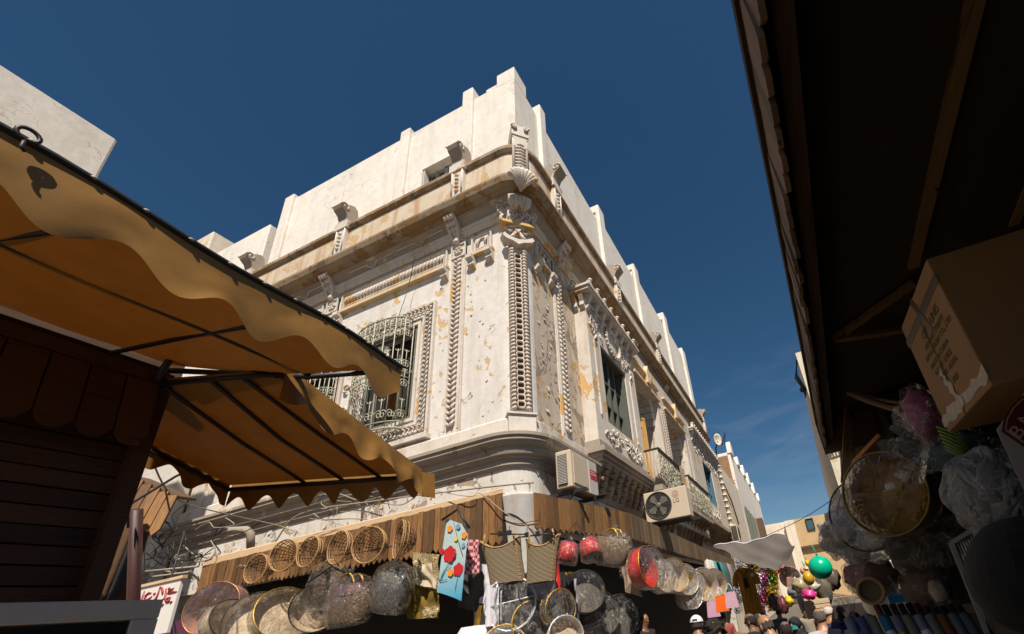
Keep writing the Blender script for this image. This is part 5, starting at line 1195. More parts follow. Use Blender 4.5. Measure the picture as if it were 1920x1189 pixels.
# gingham, lace and dark cloths
t = NT('red gingham'); ck = t.n.new('ShaderNodeTexChecker'); ck.inputs['Scale'].default_value = 26; ck.inputs[1].default_value = (.30,.02,.04,1); ck.inputs[2].default_value = (.55,.38,.38,1); t.l.new(t.co, ck.inputs[0]); M['ging'] = t.done(ck.outputs[0], .8)
clothobj('gingham_cloth', 'small red gingham cloth beside the poppy banner', 'cloth', [at(868,1012,Y=4.25), at(900,1012,Y=4.25), at(898,1075,Y=4.25), at(867,1078,Y=4.25)], M['ging'])
t = NT('gold lace'); vo = t.n.new('ShaderNodeTexVoronoi'); vo.inputs['Scale'].default_value = 16; t.l.new(t.co, vo.inputs[0]); rg = t.math('SINE', t.math('MULTIPLY', vo.outputs[0], 32.))
M['lace'] = t.done(t.mix(t.ramp(rg, [(.4, 0.), (.6, 1.)]), (.20,.13,.035), (.62,.52,.32)), .6, t.bump(rg, .5, .01))
M['olive'] = cloth('olive gold cloth', (.22,.14,.02), trans=.3); M['ivnet'] = cloth('ivory net', (.55,.46,.32), trans=.2)
clothobj('lace_cloth', 'ivory and gold lace tablecloth hanging by the plain planks, upper layer', 'tablecloth', [at(773,1035,Y=4.35), at(826,1040,Y=4.35), at(823,1112,Y=4.35), at(776,1098,Y=4.35)], M['lace'], amp=.03)
clothobj('net_cloth', 'ivory net layer pointed over the olive gold tablecloth', 'tablecloth', [at(775,1062,Y=4.30), at(808,1056,Y=4.30), at(820,1104,Y=4.30), at(778,1096,Y=4.30)], M['ivnet'], amp=.03, seed=4)
clothobj('olive_cloth', 'olive gold tablecloth with lace end below the ivory layer', 'tablecloth', [at(770,1090,Y=4.36), at(823,1105,Y=4.36), at(820,1160,Y=4.36), at(763,1161,Y=4.36)], M['olive'], amp=.03, seed=8)
clothobj('lace_end', 'lace border at the right foot of the olive tablecloth', 'lace', [at(789,1138,Y=4.33), at(821,1136,Y=4.33), at(819,1157,Y=4.33), at(794,1159,Y=4.33)], M['lace'], amp=.01, seed=2)
clothobj('dark_cloth', 'charcoal cloth hanging behind the gingham cloth', 'cloth', [at(862,1060,Y=4.5), at(915,1055,Y=4.5), at(905,1150,Y=4.5), at(860,1140,Y=4.5)], flat('charcoal cloth', (.035,.03,.03)), amp=.03, seed=3)
clothobj('satin_cloth', 'pale lilac satin with silver edge left of the big silver hoop', 'cloth', [at(905,1058,Y=4.5), at(925,1060,Y=4.45), at(925,1130,Y=4.45), at(897,1132,Y=4.5)], M['white'], amp=.02, seed=5)
clothobj('gold_cloth', 'strip of gold sequinned cloth at the bottom left of the silver hoop', 'cloth', [at(898,1135,Y=4.4), at(905,1135,Y=4.4), at(898,1182,Y=4.4), at(884,1182,Y=4.4)], M['gold'], amp=.01)
# wrapped bags
def wrapped_bag(label, px_, py_, Y, w_, h_, body, handle=None, yaw=0, seed=0, band=None, tilt=0, fm=None):
    c = at(px_, py_, Y=Y); s_ = mpp(c); w_ *= s_; h_ *= s_; G = thing('wrapped_bag', label, 'bag', c)
    Mx = Matrix.Translation(c) @ Matrix.Rotation(R(yaw), 4, 'Z') @ Matrix.Rotation(R(tilt), 4, 'Y')
    prof = lambda k, e: [(w_*.36, -h_*.45), (w_*.44, -h_*.40), (w_*.50, 0), (w_*.46+e, h_*.32), (w_*.40+e, h_*.34)]
    m = MB(); P = prof(0, 0); m.lathe(P, 26, Mx @ Matrix.Diagonal((1,.45,1,1)), wob=lambda i, a: 1+.06*math.sin(a*3+seed)); m.lathe([(.0,-h_*.45),(w_*.36,-h_*.45)], 26, Mx @ Matrix.Diagonal((1,.45,1,1))); m.lathe([(w_*.40,h_*.2),(0,h_*.1)], 26, Mx @ Matrix.Diagonal((1,.45,1,1))); m.build('body', body, G)
    if band: m = MB(); m.lathe([(w_*.487,h_*.12),(w_*.478,h_*.33),(w_*.44,h_*.345)], 26, Mx @ Matrix.Diagonal((1.02,.48,1,1))); m.build('band', band, G)
    if handle:
        for sgn in (-1, 1):
            m = MB(); m.tube([Mx @ Vector((w_*.2*math.cos(R(a))*1., sgn*w_*.12, h_*.3+h_*.3*math.sin(R(a)))) for a in range(0,181,15)], .010, 6); m.build('handle', handle, G)
    m = MB(); ks = seed
    def wr(i, a): return 1.10 + .10*noise.noise(Vector((math.cos(a)*1.6, math.sin(a)*1.6, i*.5+ks))) + .05*math.sin(a*9+i+ks)*(i > 4)
    m.lathe([(.0,-h_*.52),(w_*.38,-h_*.5),(w_*.50,-h_*.3),(w_*.52,0),(w_*.50,h_*.25),(w_*.40,h_*.45),(w_*.22,h_*.55),(w_*.05,h_*.60),(w_*.10,h_*.72)], 30, Mx @ Matrix.Diagonal((1,.55,1,1)), wob=wr)
    m.build('plastic_wrap', fm or M['film'], G); return G
br1 = stripes('brown straw', (.16,.085,.03), (.09,.045,.015), 22); maroon = flat('maroon band', (.07,.015,.012))
wrapped_bag('dark brown bag in plastic wrap on a black hanger', 612, 1100, 4.35, 70, 80, br1, M['straw'], 10, 1, tilt=8)
wrapped_bag('brown straw bag with maroon top band in plastic, yellow handles', 655, 1128, 4.15, 92, 84, br1, M['gold'], 5, 2, band=maroon, tilt=-3)
wrapped_bag('glossy grey leather bag in crinkled plastic under the wicker baskets', 735, 1103, 4.2, 96, 84, flat('grey leather', (.07,.065,.062), .3), None, -12, 3, tilt=12)
wrapped_bag('pale straw bag in clear plastic with yellow cord handles', 1148, 1030, 4.3, 76, 62, stripes('pale straw', (.36,.26,.17), (.24,.165,.10), 30), M['gold'], -10, 4, tilt=16)
m = MB(); m.tube([at(578,1092,Y=4.1), at(622,1062,Y=4.05), at(664,1083,Y=4.1)], .012, 6); m.tube([at(622,1062,Y=4.05), at(615,1055,Y=4.05), at(628,1050,Y=4.05), at(636,1062,Y=4.05)], .007, 5); tag(m.build('coat_hanger', M['iron']), 'black coat hanger over the dark wrapped bags', 'hanger')
# fez hats in plastic
for x, y, tl, lb in ((1064,1036,-14,'left red felt hat in clear plastic hanging by the plank canopy'), (1107,1029,18,'right red felt hat in clear plastic, tilted showing its dark opening')):
    c = at(x, y, Y=4.2); s_ = mpp(c); G = thing('felt_hat', lb, 'hat', c, 'red felt hats'); Mx = Matrix.Translation(c) @ Matrix.Rotation(R(-tl), 4, 'Y') @ Matrix.Rotation(R(-14), 4, 'X'); r = 20*s_; h = 17*s_
    m = MB(); m.lathe([(0,h),(r*.74,h),(r*.8,h*.95),(r,-h),(r*.96,-h)], 30, Mx); m.build('felt', M['red'], G)
    m = MB(); m.lathe([(r*.97,-h*.99),(r*.8,-h*.5),(0,-h*.4)], 24, Mx); m.build('lining', M['black'], G)
    m = MB(); m.lathe([(0,-h*1.2),(r*1.08,-h*1.12),(r*1.1,-h*.4),(r*.9,h*1.05),(r*.5,h*1.25),(r*.12,h*1.5),(r*.3,h*1.8)], 28, Mx, wob=lambda i, a: 1+.05*math.sin(a*7+i*2)+.03*math.sin(a*13)); m.build('plastic_wrap', M['film'], G)
m = MB(); m.tube([at(1046,1018,Y=4.2), at(1082,978,Y=4.3), at(1090,1005,Y=4.25), at(1075,1003,Y=4.2)], .004, 5); m.tube([at(1082,980,Y=4.3), at(1098,1008,Y=4.2)], .004, 5); tag(m.build('twisted_wire', M['iron']), 'twisted wire holding up the two red felt hats', 'wire')
# hoop drums in plastic
def hoop(label, x, y, Yd, rpx, yaw, pitch, depth, rim, side=None, front=None, roll=0, seed=0, back=None, wrap=True, fm=None, group='plastic wrapped hoop baskets', thick=.007, mode='Y'):
    c = at(x, y, Y=Yd) if mode == 'Y' else D(x, y, Yd); s_ = mpp(c); r = rpx*s_; dp_ = depth*s_; G = thing('hoop_basket', label, 'basket', c, group); Mx = orient(c, axis(c, yaw, pitch), roll); T = lambda p: Mx @ Vector(p)
    m = MB(); m.tube([T(p) for p in circ(r, 0, 40)], thick, 6, True); m.build('rim', rim, G)
    m = MB(); m.tube([T(p) for p in circ(r*.93, -dp_, 40)], thick*.8, 6, True); m.build('back_hoop', rim, G)
    if side:
        m = MB(); m.lathe([(r*.98,-.004),(r*.955,-dp_*.3),(r*.94,-dp_*.7),(r*.93,-dp_)], 60, Mx, wob=lambda i, a: 1+.018*math.sin(a*26+seed+i)); m.build('side_cloth', side, G)
        m = MB(); m.lathe([(r*.93,-dp_*.98),(r*.5,-dp_*.9),(0,-dp_*.86)], 30, Mx, wob=lambda i, a: 1+.03*math.sin(a*9)); m.build('lining', back or side, G)
    if front: front(G, T, r, dp_)
    if wrap:
        m = MB(); sd = seed
        def wb(i, a): return 1 + .05*noise.noise(Vector((math.cos(a)*2, math.sin(a)*2, i*.7+sd))) + (.10*math.sin(a*7+sd) if i > 6 else 0)
        m.lathe([(0,.02),(r*.5,.028),(r*.9,.015),(r*1.02,-.01),(r*1.03,-dp_*.5),(r*1.0,-dp_),(r*.7,-dp_*1.25),(r*.25,-dp_*1.6),(r*.06,-dp_*1.9),(r*.22,-dp_*2.3)], 40, Mx, wob=wb); m.build('plastic_wrap', fm or M['film'], G)
    return G
blk = M['iron']; cop = flat('copper rim', (.45,.20,.09), .35, Metallic=.6)
hoop('pink satin basket with copper rim at the far left end of the goods', 396, 1139, 4.15, 46, 35, 5, 34, cop, M['pink'], seed=1)
hoop('wrinkled grey white parcel basket right of the pink satin basket', 437, 1160, 4.2, 38, -30, 20, 30, blk, M['ivory'], seed=2)
hoop('large black rimmed hoop basket with ivory folds, lower left', 480, 1160, 4.1, 50, 10, 15, 26, blk, M['ivory'], seed=3)
hoop('gold rimmed hoop basket curving over ivory boxes', 540, 1150, 4.2, 54, -25, 25, 22, M['gold'], M['ivory'], seed=4)
hoop('black rimmed hoop basket beside the brown wrapped bag', 590, 1140, 4.25, 42, 20, -10, 22, blk, M['ivory'], seed=5)
wd_ = wood('pale box timber', (.5,.38,.24), (.62,.5,.34))
for i, (x, y) in enumerate(((500,1130),(520,1150),(555,1125),(563,1150),(600,1160),(470,1175))):
    c = at(x, y, Y=4.4); m = MB(); m.box((-.07,-.04,-.10),(.07,.04,.10), Matrix.Translation(c) @ Matrix.Rotation(.3*i-.5, 4, 'Y') @ Matrix.Rotation(.4, 4, 'Z')); m.box((-.055,-.05,-.085),(.055,-.041,.085), Matrix.Translation(c) @ Matrix.Rotation(.3*i-.5, 4, 'Y') @ Matrix.Rotation(.4, 4, 'Z'))
    tag(m.build('gift_box', wd_), ['pale box behind the large black hoop','pale box low behind the gold hoop','upright pale box under the gold rim','ivory box low beside the brown bag','lowest pale box near the brown bag','pale box under the grey parcel'][i], 'box', 'pale boxes behind the hoops')
def silverfront(G, T, r, dp_):
    m = MB()
    m.tube([T((x*r, .12*r*x+.05*r, .012)) for x in (-.9,-.3,.4,.95)], .008, 5); m.tube([T((-.55*r+.05*r*math.sin(k), -.8*r+1.6*r*k/8, .015)) for k in range(9)], .010, 5); m.tube([T((-.35*r, -.7*r+1.2*r*k/8, .018)) for k in range(9)], .008, 5)
    m.build('silver_trim', M['silver'], G, stuff=True)
    m = MB(); m.grid(lambda a, b: T((-.95*r+.5*r*a, -.75*r+1.5*r*b, .004+.02*math.sin(a*6))), 8, 8); m.build('satin_fold', M['white'], G)
hoop('large silver trimmed hoop drum with dark centre below the tote bags', 957, 1131, 4.0, 47, 8, 4, 30, M['silver'], M['white'], silverfront, seed=6, back=flat('dark satin', (.05,.05,.055)), thick=.012)
hoop('dark rimmed hoop with white satin behind the silver drum', 1010, 1108, 4.2, 40, -25, 8, 34, blk, M['white'], seed=7)
hoop('narrow gold rimmed hoop right of the white satin hoop', 1052, 1140, 4.15, 34, -35, 0, 22, M['gold'], None, seed=8)
hoop('dark wrapped hoop under the silver drum, only its top showing', 1000, 1168, 4.1, 40, -15, 8, 24, M['gold'], flat('dark lining', (.06,.05,.04)), seed=9)
hoop('silver beaded hoop at the bottom below the narrow gold hoop', 1062, 1190, 4.1, 34, -20, 10, 20, M['silver'], M['ivory'], seed=10)
hoop('gold braided hoop at the very bottom edge under the silver drum', 945, 1212, 3.9, 40, 0, 20, 20, M['gold'], M['white'], seed=12)
tag(MB().blob(at(890,1192,Y=4.0), (.2,.15,.09), 16, 10, .3, 3).build('silver_cushion', M['white']), 'silver white satin cushion at the bottom edge', 'cushion')
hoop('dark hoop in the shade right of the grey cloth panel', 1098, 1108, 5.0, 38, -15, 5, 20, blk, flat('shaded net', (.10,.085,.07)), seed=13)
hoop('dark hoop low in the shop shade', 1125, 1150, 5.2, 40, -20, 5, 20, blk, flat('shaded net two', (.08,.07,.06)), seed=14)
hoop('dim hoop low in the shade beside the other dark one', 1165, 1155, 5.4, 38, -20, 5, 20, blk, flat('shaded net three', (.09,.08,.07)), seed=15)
clothobj('red_flag', 'red satin strip hanging behind the right tote bag', 'cloth', [at(1037,1046,Y=4.5), at(1048,1046,Y=4.5), at(1051,1112,Y=4.5), at(1032,1112,Y=4.5)], M['red'])
clothobj('black_shawl', 'black cloth edged with gold fringe beside the red strip', 'shawl', [at(1047,1072,Y=4.55), at(1078,1072,Y=4.55), at(1078,1150,Y=4.55), at(1050,1150,Y=4.55)], M['black'])
tag(MB().tube([at(1061,1074,Y=4.48), at(1062,1080,Y=4.48), at(1066,1075,Y=4.48), at(1079,1076,Y=4.48)], .010, 6).build('gold_fringe', M['gold']), 'short gold fringe on the black cloth', 'fringe')
clothobj('grey_cloth', 'pale grey lilac cloth panel behind the narrow gold hoop', 'cloth', [at(1062,1085,Y=4.7), at(1082,1085,Y=4.7), at(1084,1150,Y=4.7), at(1062,1150,Y=4.7)], cloth('grey lilac cloth', (.30,.28,.33)))
# red drum and row of clear hoops along the street side
hoop('scarlet satin drum edged in gold below the narrow planks', 1216, 1062, 5.2, 38, -64, 4, 26, M['gold'], M['red'], seed=20)
hoop('clear hoop with brown rim right of the scarlet drum', 1226, 1062, 5.6, 38, -55, 2, 30, cop, None, seed=21)
clothobj('beige_sheet', 'beige wrapped cloth left of the scarlet drum', 'cloth', [at(1163,1050,Y=5.4), at(1190,1055,Y=5.4), at(1205,1120,Y=5.4), at(1172,1110,Y=5.4)], cloth('beige cloth', (.34,.24,.17)))
hr = [(1247,1079,6.4,30,'first'), (1268,1077,7.2,31,'second'), (1288,1086,7.8,28,'third'), (1303,1096,8.2,27,'fourth'), (1322,1095,9.0,30,'fifth'), (1341,1093,9.8,26,'sixth'), (1296,1116,7.9,24,'low')]
for i, (x, y, Y_, r, lb) in enumerate(hr): hoop('%s clear wrapped hoop in the row right of the scarlet drum' % lb, x, y, Y_, r, -48+3*i, 3, 24, M['gold'] if i % 2 else M['silver'], M['ivory'], seed=30+i, fm=M['film2'] if i % 3 == 0 else M['film'])
gb = [(1336,1135,'lavender gift bag left of the orange one', (.50,.30,.42), .55), (1352,1125,'orange and red gift bag between the lavender ones', (.75,.12,.01), .62), (1370,1118,'lavender gift bag with a photo right of the orange one', (.52,.32,.40), .5)]
for x, y, lb, col_, k in gb:
    c = at(x, y, Y=9.0); s_ = mpp(c); G = thing('gift_bag', lb, 'gift bag', c, 'paper gift bags'); w_, h_ = 11*s_, 20*s_
    m = MB(); m.hexa([c+Vector(p) for p in ((-w_*1.1,-w_*.4,-h_),(w_*1.1,-w_*.4,-h_),(w_*1.1,w_*.4,-h_),(-w_*1.1,w_*.4,-h_),(-w_*.85,-w_*.3,h_*.4),(w_*.85,-w_*.3,h_*.4),(w_*.85,w_*.3,h_*.4),(-w_*.85,w_*.3,h_*.4))]); m.build('bag_body', flat('gift paper '+lb[:8], col_, .4), G)
    m = MB(); m.tube([c+Vector((w_*.5*math.cos(R(a)), -w_*.35, h_*.4+h_*.7*math.sin(R(a)))) for a in range(0,181,20)], .007, 5); m.build('cord_handle', M['white'], G)
rk = [(1326,(.45,.42,.38)),(1332,(.40,.38,.36)),(1338,(.03,.22,.24)),(1344,(.05,.12,.13)),(1350,(.02,.16,.15)),(1357,(.05,.06,.07)),(1364,(.20,.17,.16)),(1370,(.06,.05,.06))]
for i, (x, cl) in enumerate(rk):
    c = at(x, 1052+i*1.2, Y=12.+i*.3); s_ = mpp(c); m = MB(); m.lathe([(.01,.05),(.10,0),(.16,-.25),(.15,-.7),(.18,-1.05)], 14, Matrix.Translation(c) @ Matrix.Diagonal((.7,1,1,1)), wob=lambda j, a, i=i: 1+.15*math.sin(a*4+i+j))
    tag(m.build('hanging_dress', cloth('dress cloth %d' % i, cl)), '%s garment on the rail left of the mustard dress' % ['pale grey outer','pale grey second','bright teal','dark green','deep teal','near black','taupe','charcoal last'][i], 'garment', 'garments on the rail')
# mustard dress
Yd = 12.2; c = at(1394, 1068, Y=Yd); s_ = mpp(c); G = thing('mustard_dress', 'long mustard dress with dark neckline on a black hanger', 'dress', c)
def dr(a, b, sg_):
    u = a*2-1; wd = (.25 if b < .06 else .19+.05*b)*(1 if b > .02 else .8); z = -b*1.35
    return c + Vector((u*wd + .04*b, sg_*(.11*math.sqrt(max(0, 1-u*u))*(1+.15*math.sin(u*14+b*3))), z + .05*(1-abs(u))*(b < .02)))
m = MB(); m.grid(lambda a, b: dr(a, b, -1), 26, 20); m.grid(lambda a, b: dr(a, b, 1), 26, 20)
for s2 in (-1, 1): m.tube([c+Vector((s2*.17,0,-.06)), c+Vector((s2*.26,0,-.2)), c+Vector((s2*.29,0,-.38))], [.08,.075,.08], 10)
m.build('dress_cloth', cloth('mustard cloth', (.46,.21,.015), trans=.15), G)
m = MB(); m.tube([c+Vector((-.13,-.10,.0)), c+Vector((0,-.15,-.16)), c+Vector((.13,-.10,.0))], .012, 5); m.tube([c+Vector((0,-.14,-.2)), c+Vector((0.01,-.15,-.45))], [.05,.06], 6); m.build('neckline', M['black'], G)
m = MB(); m.box(tuple(c+Vector((.16,-.15,-.2))), tuple(c+Vector((.24,-.13,-.12)))); m.build('price_tag', M['white'], G)
m = MB(); m.tube([c+Vector((-.2,0,.0)), c+Vector((0,0,.1)), c+Vector((.2,0,.0))], .012, 5); m.tube([c+Vector((0,0,.1)), c+Vector((.02,0,.2))], .006, 5); m.build('hanger', M['iron'], G)
# tinsel garlands
tin = {'silver': (.75,.75,.78), 'purple': (.28,.06,.30), 'gold': (.80,.55,.08), 'pink': (.65,.12,.40), 'green': (.10,.42,.06), 'red': (.70,.03,.02), 'bronze': (.35,.22,.08)}
def tinsel(x0, y0_, x1, y1_, Yt, colr, lb, n=420, rad=.085):
    a, b = at(x0, y0_, Y=Yt), at(x1, y1_, Y=Yt+.1); m = MB(); rr = random.Random(x0)
    for i in range(n):
        t_ = rr.random(); p = a.lerp(b, t_) + Vector((rr.gauss(0, rad*.55), rr.gauss(0, rad*.55), 0)); d = Vector((rr.uniform(-1,1), rr.uniform(-1,1), rr.uniform(-1,1))).normalized()*.035; e = d.orthogonal().normalized()*.014
        m.add([p-d-e, p+d-e, p+d+e, p-d+e], [(0,1,2,3)])
    tag(m.build('tinsel_garland', flat('tinsel '+colr+str(x0), tin[colr], .22, var=.3, Metallic=.9)), lb, 'garland', 'tinsel garlands')
for v in ((1386,1050,1383,1150,'silver','silver tinsel strand left of the mustard dress'), (1403,1050,1410,1062,'silver','short silver tinsel above the dress hanger'), (1407,1050,1412,1090,'purple','purple tinsel right of the dress hanger'),
          (1416,1050,1418,1085,'gold','gold tinsel strand nearest the dress'), (1425,1052,1424,1140,'silver','long silver tinsel beside the gold strand'), (1433,1050,1430,1150,'pink','magenta tinsel strand in the middle'), (1440,1050,1436,1135,'bronze','bronze tinsel between magenta and green'),
          (1448,1047,1450,1105,'green','green tinsel strand near the right end'), (1452,1052,1456,1128,'gold','gold and green tinsel low strand'), (1455,1044,1464,1075,'red','short red tinsel strand at the right end'), (1443,1100,1447,1145,'gold','low gold tinsel strand under the green one')):
    tinsel(v[0], v[1], v[2], v[3], 13.6, v[4], v[5])
# grey tarp
a, b, c_, d_ = at(1337,1026,Y=12.6), at(1472,1003,Y=11.5), at(1492,1031,Y=10.2), at(1392,1049,Y=10.6)
m = MB()
def tarp(u, v):
    p = a.lerp(b, u).lerp(d_.lerp(c_, u), v); return p + Vector((0,0,-.34*math.sin(math.pi*u)*(v)*.9 - .12*math.sin(math.pi*v)*math.sin(math.pi*u) + .04*math.sin(u*9+v*5) + .02*math.sin(u*23-v*9)))
m.grid(tarp, 30, 14); tp_ = m.build('grey_tarp', cloth('grey tarp cloth', (.13,.11,.10), sc=3, trans=.15), None, keep=True); tag(tp_, 'sagging grey cloth sheet strung across the street', 'tarp')
m = MB(); m.tube([tarp(i/20, 0)+Vector((0,0,.01)) for i in range(21)], .02, 5); tag(m.build('tarp_rope', M['white']), 'white hem cord along the upper edge of the grey sheet', 'rope')
# pink round basket, balloons
hoop('round pink wicker basket in plastic hanging beyond the tinsel', 1481, 1082, 11.5, 19, 10, 0, 12, flat('pink wicker', (.45,.26,.22)), M['pink'], seed=41)
def balloon(x, y, Yd_, rpx, colr, lb, sx=1., rough=.25):
    c = at(x, y, Y=Yd_); r = rpx*mpp(c); G = thing('balloon', lb, 'balloon', c, 'balloons'); m = MB(); m.lathe([(0,r)]+[(r*math.sin(a), r*math.cos(a)) for a in [math.pi*k/14 for k in range(1,13)]]+[(r*.15,-r*.99),(r*.05,-r*1.06),(r*.12,-r*1.12)], 28, Matrix.Translation(c) @ Matrix.Rotation(R(172), 4, 'X') @ Matrix.Diagonal((sx,1,1,1))); m.build('skin', flat('rubber '+lb[:9], colr, rough, var=.05, bump=.02), G)
    m = MB(); m.tube([c+Vector((0,0,r*1.05)), c+Vector((-.01,0,r*1.4)), c+Vector((-.03,.0,r*2.0))], .008, 5); m.build('string', flat('green string', (.02,.3,.15)), G)
balloon(1538, 1064, 7.5, 21, (.0,.42,.24), 'round green balloon hanging above the crowd')
balloon(1516, 1084, 8.4, 13, (.52,.30,.02), 'mustard balloon half hidden behind the green one', .8)
balloon(1514, 1056, 8.6, 6, (.70,.40,.02), 'small yellow balloon left of the green one', .7)
balloon(1511, 1070, 8.8, 9, (.70,.35,.22), 'peach balloon left of the green one', 1.2)
# small stuff in the crowd zone
misc = [(1480,1128,8,9,(.65,.45,.02),'yellow tagged pouch above the bald man'), (1517,1115,13,9,(.60,.03,.22),'hot pink cup in plastic'), (1500,1098,14,14,(.32,.28,.18),'beige plush toy in plastic'), (1502,1130,6,14,(.30,.26,.26),'silver and dark packet over the crowd'), (1468,1135,10,14,(.12,.03,.04),'dark red pouch left of the yellow tag'), (1525,1100,12,8,(.42,.40,.36),'striped white packet near the balloons'), (1492,1110,14,10,(.18,.22,.24),'blue grey bundle under the pink round basket'), (1545,1105,14,26,(.13,.11,.075),'brown plastic bundle under the green balloon'),(1560,1085,14,20,(.10,.08,.06),'dark bundle right of the green balloon'), (1450,1128,10,14,(.05,.03,.03),'black pouch under the tinsel'), (1425,1160,16,10,(.05,.05,.055),'black bundle behind the bald man')]
for i, (x, y, w_, h_, cl, lb) in enumerate(misc):
    c = at(x, y, Y=9.2+.2*i); s_ = mpp(c); m = MB(); m.blob(c, (w_*s_, .12, h_*s_), 14, 10, .5, 2.6, seed=i); tag(m.build('hanging_packet', flat('packet %d' % i, cl, .35, bump=.4, bd=.01)), lb, 'packet')
m = MB(); c = at(1526, 1140, Y=9.6); m.box(tuple(c+Vector((-.16,0,-.18))), tuple(c+Vector((.30,.2,.14))))
for k in range(4): m.box(tuple(c+Vector((-.165,-.01,-.16+k*.075))), tuple(c+Vector((.305,.0,-.11+k*.075))))
tag(m.build('slatted_crate', wd_), 'pale slatted crate above the grey haired man', 'crate')
# ================================================================== RIGHT STALL GOODS
blkbk = MB(); blkbk.hexa([E(4.2,1.0,GZ),E(12.5,1.0,GZ),E(12.5,2.45,GZ),E(4.2,2.45,GZ),E(4.2,1.0,2.9),E(12.5,1.0,2.9),E(12.5,2.45,3.02),E(4.2,2.45,3.02)]); blkbk.build('dark_backing', M['dark'], RS2)  # near-black block added as painted shade behind the stall goods
blkbk = MB(); blkbk.box((.95,3.9,1.5),(2.7,4.4,3.15)); blkbk.build('dark_panel', M['dark'], RS2)  # another added near-black panel, its colour standing in for deep shade
# cardboard box
def boxthing(name, label, O, ex, ey, ez, mat):
    G = thing(name, label, 'box', O); m = MB(); O, ex, ey, ez = map(Vector, (O, ex, ey, ez))
    m.hexa([O, O+ex, O+ex+ey, O+ey, O+ez, O+ex+ez, O+ex+ey+ez, O+ey+ez]); o = m.build('carton', mat, G); bev(o, .004); return G
BX = .62
cc = [at(x, y, X=BX) for x, y in ((1738,476),(1692,612),(1779,822),(1850,720))]
ya, yb = (cc[0].y+cc[3].y)/2, (cc[1].y+cc[2].y)/2; zb_, zt_ = (cc[2].z+cc[3].z)/2, (cc[0].z+cc[1].z)/2
P0 = Vector((BX, ya, zt_)); ex = Vector((0, yb-ya, 0)); ey = Vector((0, 0, zb_-zt_)); ez = Vector((.5, 0, 0))
cardm = flat('brown cardboard', (.27,.14,.052), .75, var=.18, sc=7)
G = boxthing('cardboard_box', 'large brown cardboard carton with faded green print hung under the dark roof', P0, ex, ey, ez, cardm)
fu = ex.normalized(); fv = ey.normalized(); fn_ = -ez.normalized(); fu_l, fv_l = ex.length, ey.length
fnn = fu.cross(fv).normalized(); fnn = fnn if fnn.dot(CAM-P0) > 0 else -fnn
def onf(a, b, h=.002): return P0 + ex*a + ey*b + fnn*h
def strip(nm, a0_, b0_, a1_, b1_, w_, mat, h=.002, par=None, jag=0):
    A, Bq = onf(a0_, b0_, h), onf(a1_, b1_, h); d = (Bq-A).normalized(); s2 = d.cross(fnn)*w_/2; m = MB(); n = 14
    vs = []
    for i in range(n+1):
        p = A.lerp(Bq, i/n); j1 = 1+jag*noise.noise(Vector((i*1.3, w_*50, 0))); j2 = 1+jag*noise.noise(Vector((i*1.7, w_*50, 5))); vs += [p-s2*j1, p+s2*j2]
    m.add(vs, [(2*i, 2*i+1, 2*i+3, 2*i+2) for i in range(n)]); m.build(nm, mat, par, keep=True)
tpd = flat('dark brown tape', (.06,.03,.013), .3); tpl = flat('torn pale tape', (.42,.33,.25), .35, var=.5, sc=30, bump=.8)
strip('packing_tape', -.02, .17, 1.02, .17, .035, tpd, .0015, G); strip('packing_tape', .55, 0, .42, .36, .028, tpd, .0025, G)
strip('packing_tape', -.02, .90, 1.02, .92, .045, tpl, .0015, G, 1.3); strip('packing_tape', .62, .62, .5, .95, .035, tpl, .003, G, 1.5)
m = MB(); m.tube([onf(.55, .2, .002), onf(.53, 1.0, .002)], .0012, 4); m.build('flap_seam', tpd, G)
ink = flat('faded green ink', (.05,.055,.015), .8)
# print runs along -ex direction (upwards to the right)
Lx = -fu; Ly = fnn.cross(Lx)
fs_ = ex.length/.40
if Ly.dot(-fv) < 0: pass
MT = Matrix((( Lx.x, Ly.x, fnn.x, 0), (Lx.y, Ly.y, fnn.y, 0), (Lx.z, Ly.z, fnn.z, 0), (0,0,0,1)))
for s_t, a, b, sz in (('QTY. UNIS', .40, .30, .040), ('ITEM NO. ST08775', .42, .385, .026), ('IMP & EXPORT CO., LTD', .42, .45, .026), ('MADE IN CHINA', .50, .53, .026), ('N.T WT. 8.5KG', .50, .60, .026), ('G.WT. 10.5KG', .45, .67, .026), ('2020', .42, .76, .026)):
    text(s_t, 'print_line', G, ink, Matrix.Translation(onf(a, b, .002)) @ MT, sz*fs_, .0003)
# white carton with red badge
Q0, Q1, Q2 = D(1866,806,.95), D(1990,640,.95), D(1960,1010,.93)
ex2, ey2 = Q1-Q0, Q2-Q0; n2 = ex2.cross(ey2).normalized(); n2 = n2 if n2.dot(CAM-Q0) > 0 else -n2
G = boxthing('white_carton', 'white carton with a dark red badge at the right edge', Q0, ex2, ey2, (Q0-CAM).normalized()*.22+Vector((.12,0,0)), flat('white card', (.42,.37,.33), .6, var=.08))
f2 = ex2.normalized(); g2 = n2.cross(f2); M2 = Matrix(((f2.x,g2.x,n2.x,0),(f2.y,g2.y,n2.y,0),(f2.z,g2.z,n2.z,0),(0,0,0,1)))
cb = D(1922, 783, .945) + n2*.002; T2 = Matrix.Translation(cb) @ M2
bdg = lambda k: [(-.055*k,-.032*k),(-.0*k,-.040*k),(.055*k,-.032*k),(.055*k,.022*k),(.03*k,.034*k),(0,.038*k),(-.03*k,.034*k),(-.055*k,.022*k)]
for nm, k, h, mt_ in (('badge', 1.0, .0, flat('dark red badge', (.13,.006,.006))), ('badge_line', .9, .0012, flat('badge outline', (.40,.30,.22))), ('badge', .84, .0024, flat('dark red badge inner', (.13,.006,.006)))):
    m = MB(); m.add([T2 @ Vector((a, b, h)) for a, b in bdg(k)], [tuple(range(8))]); m.build(nm, mt_, G, keep=True)
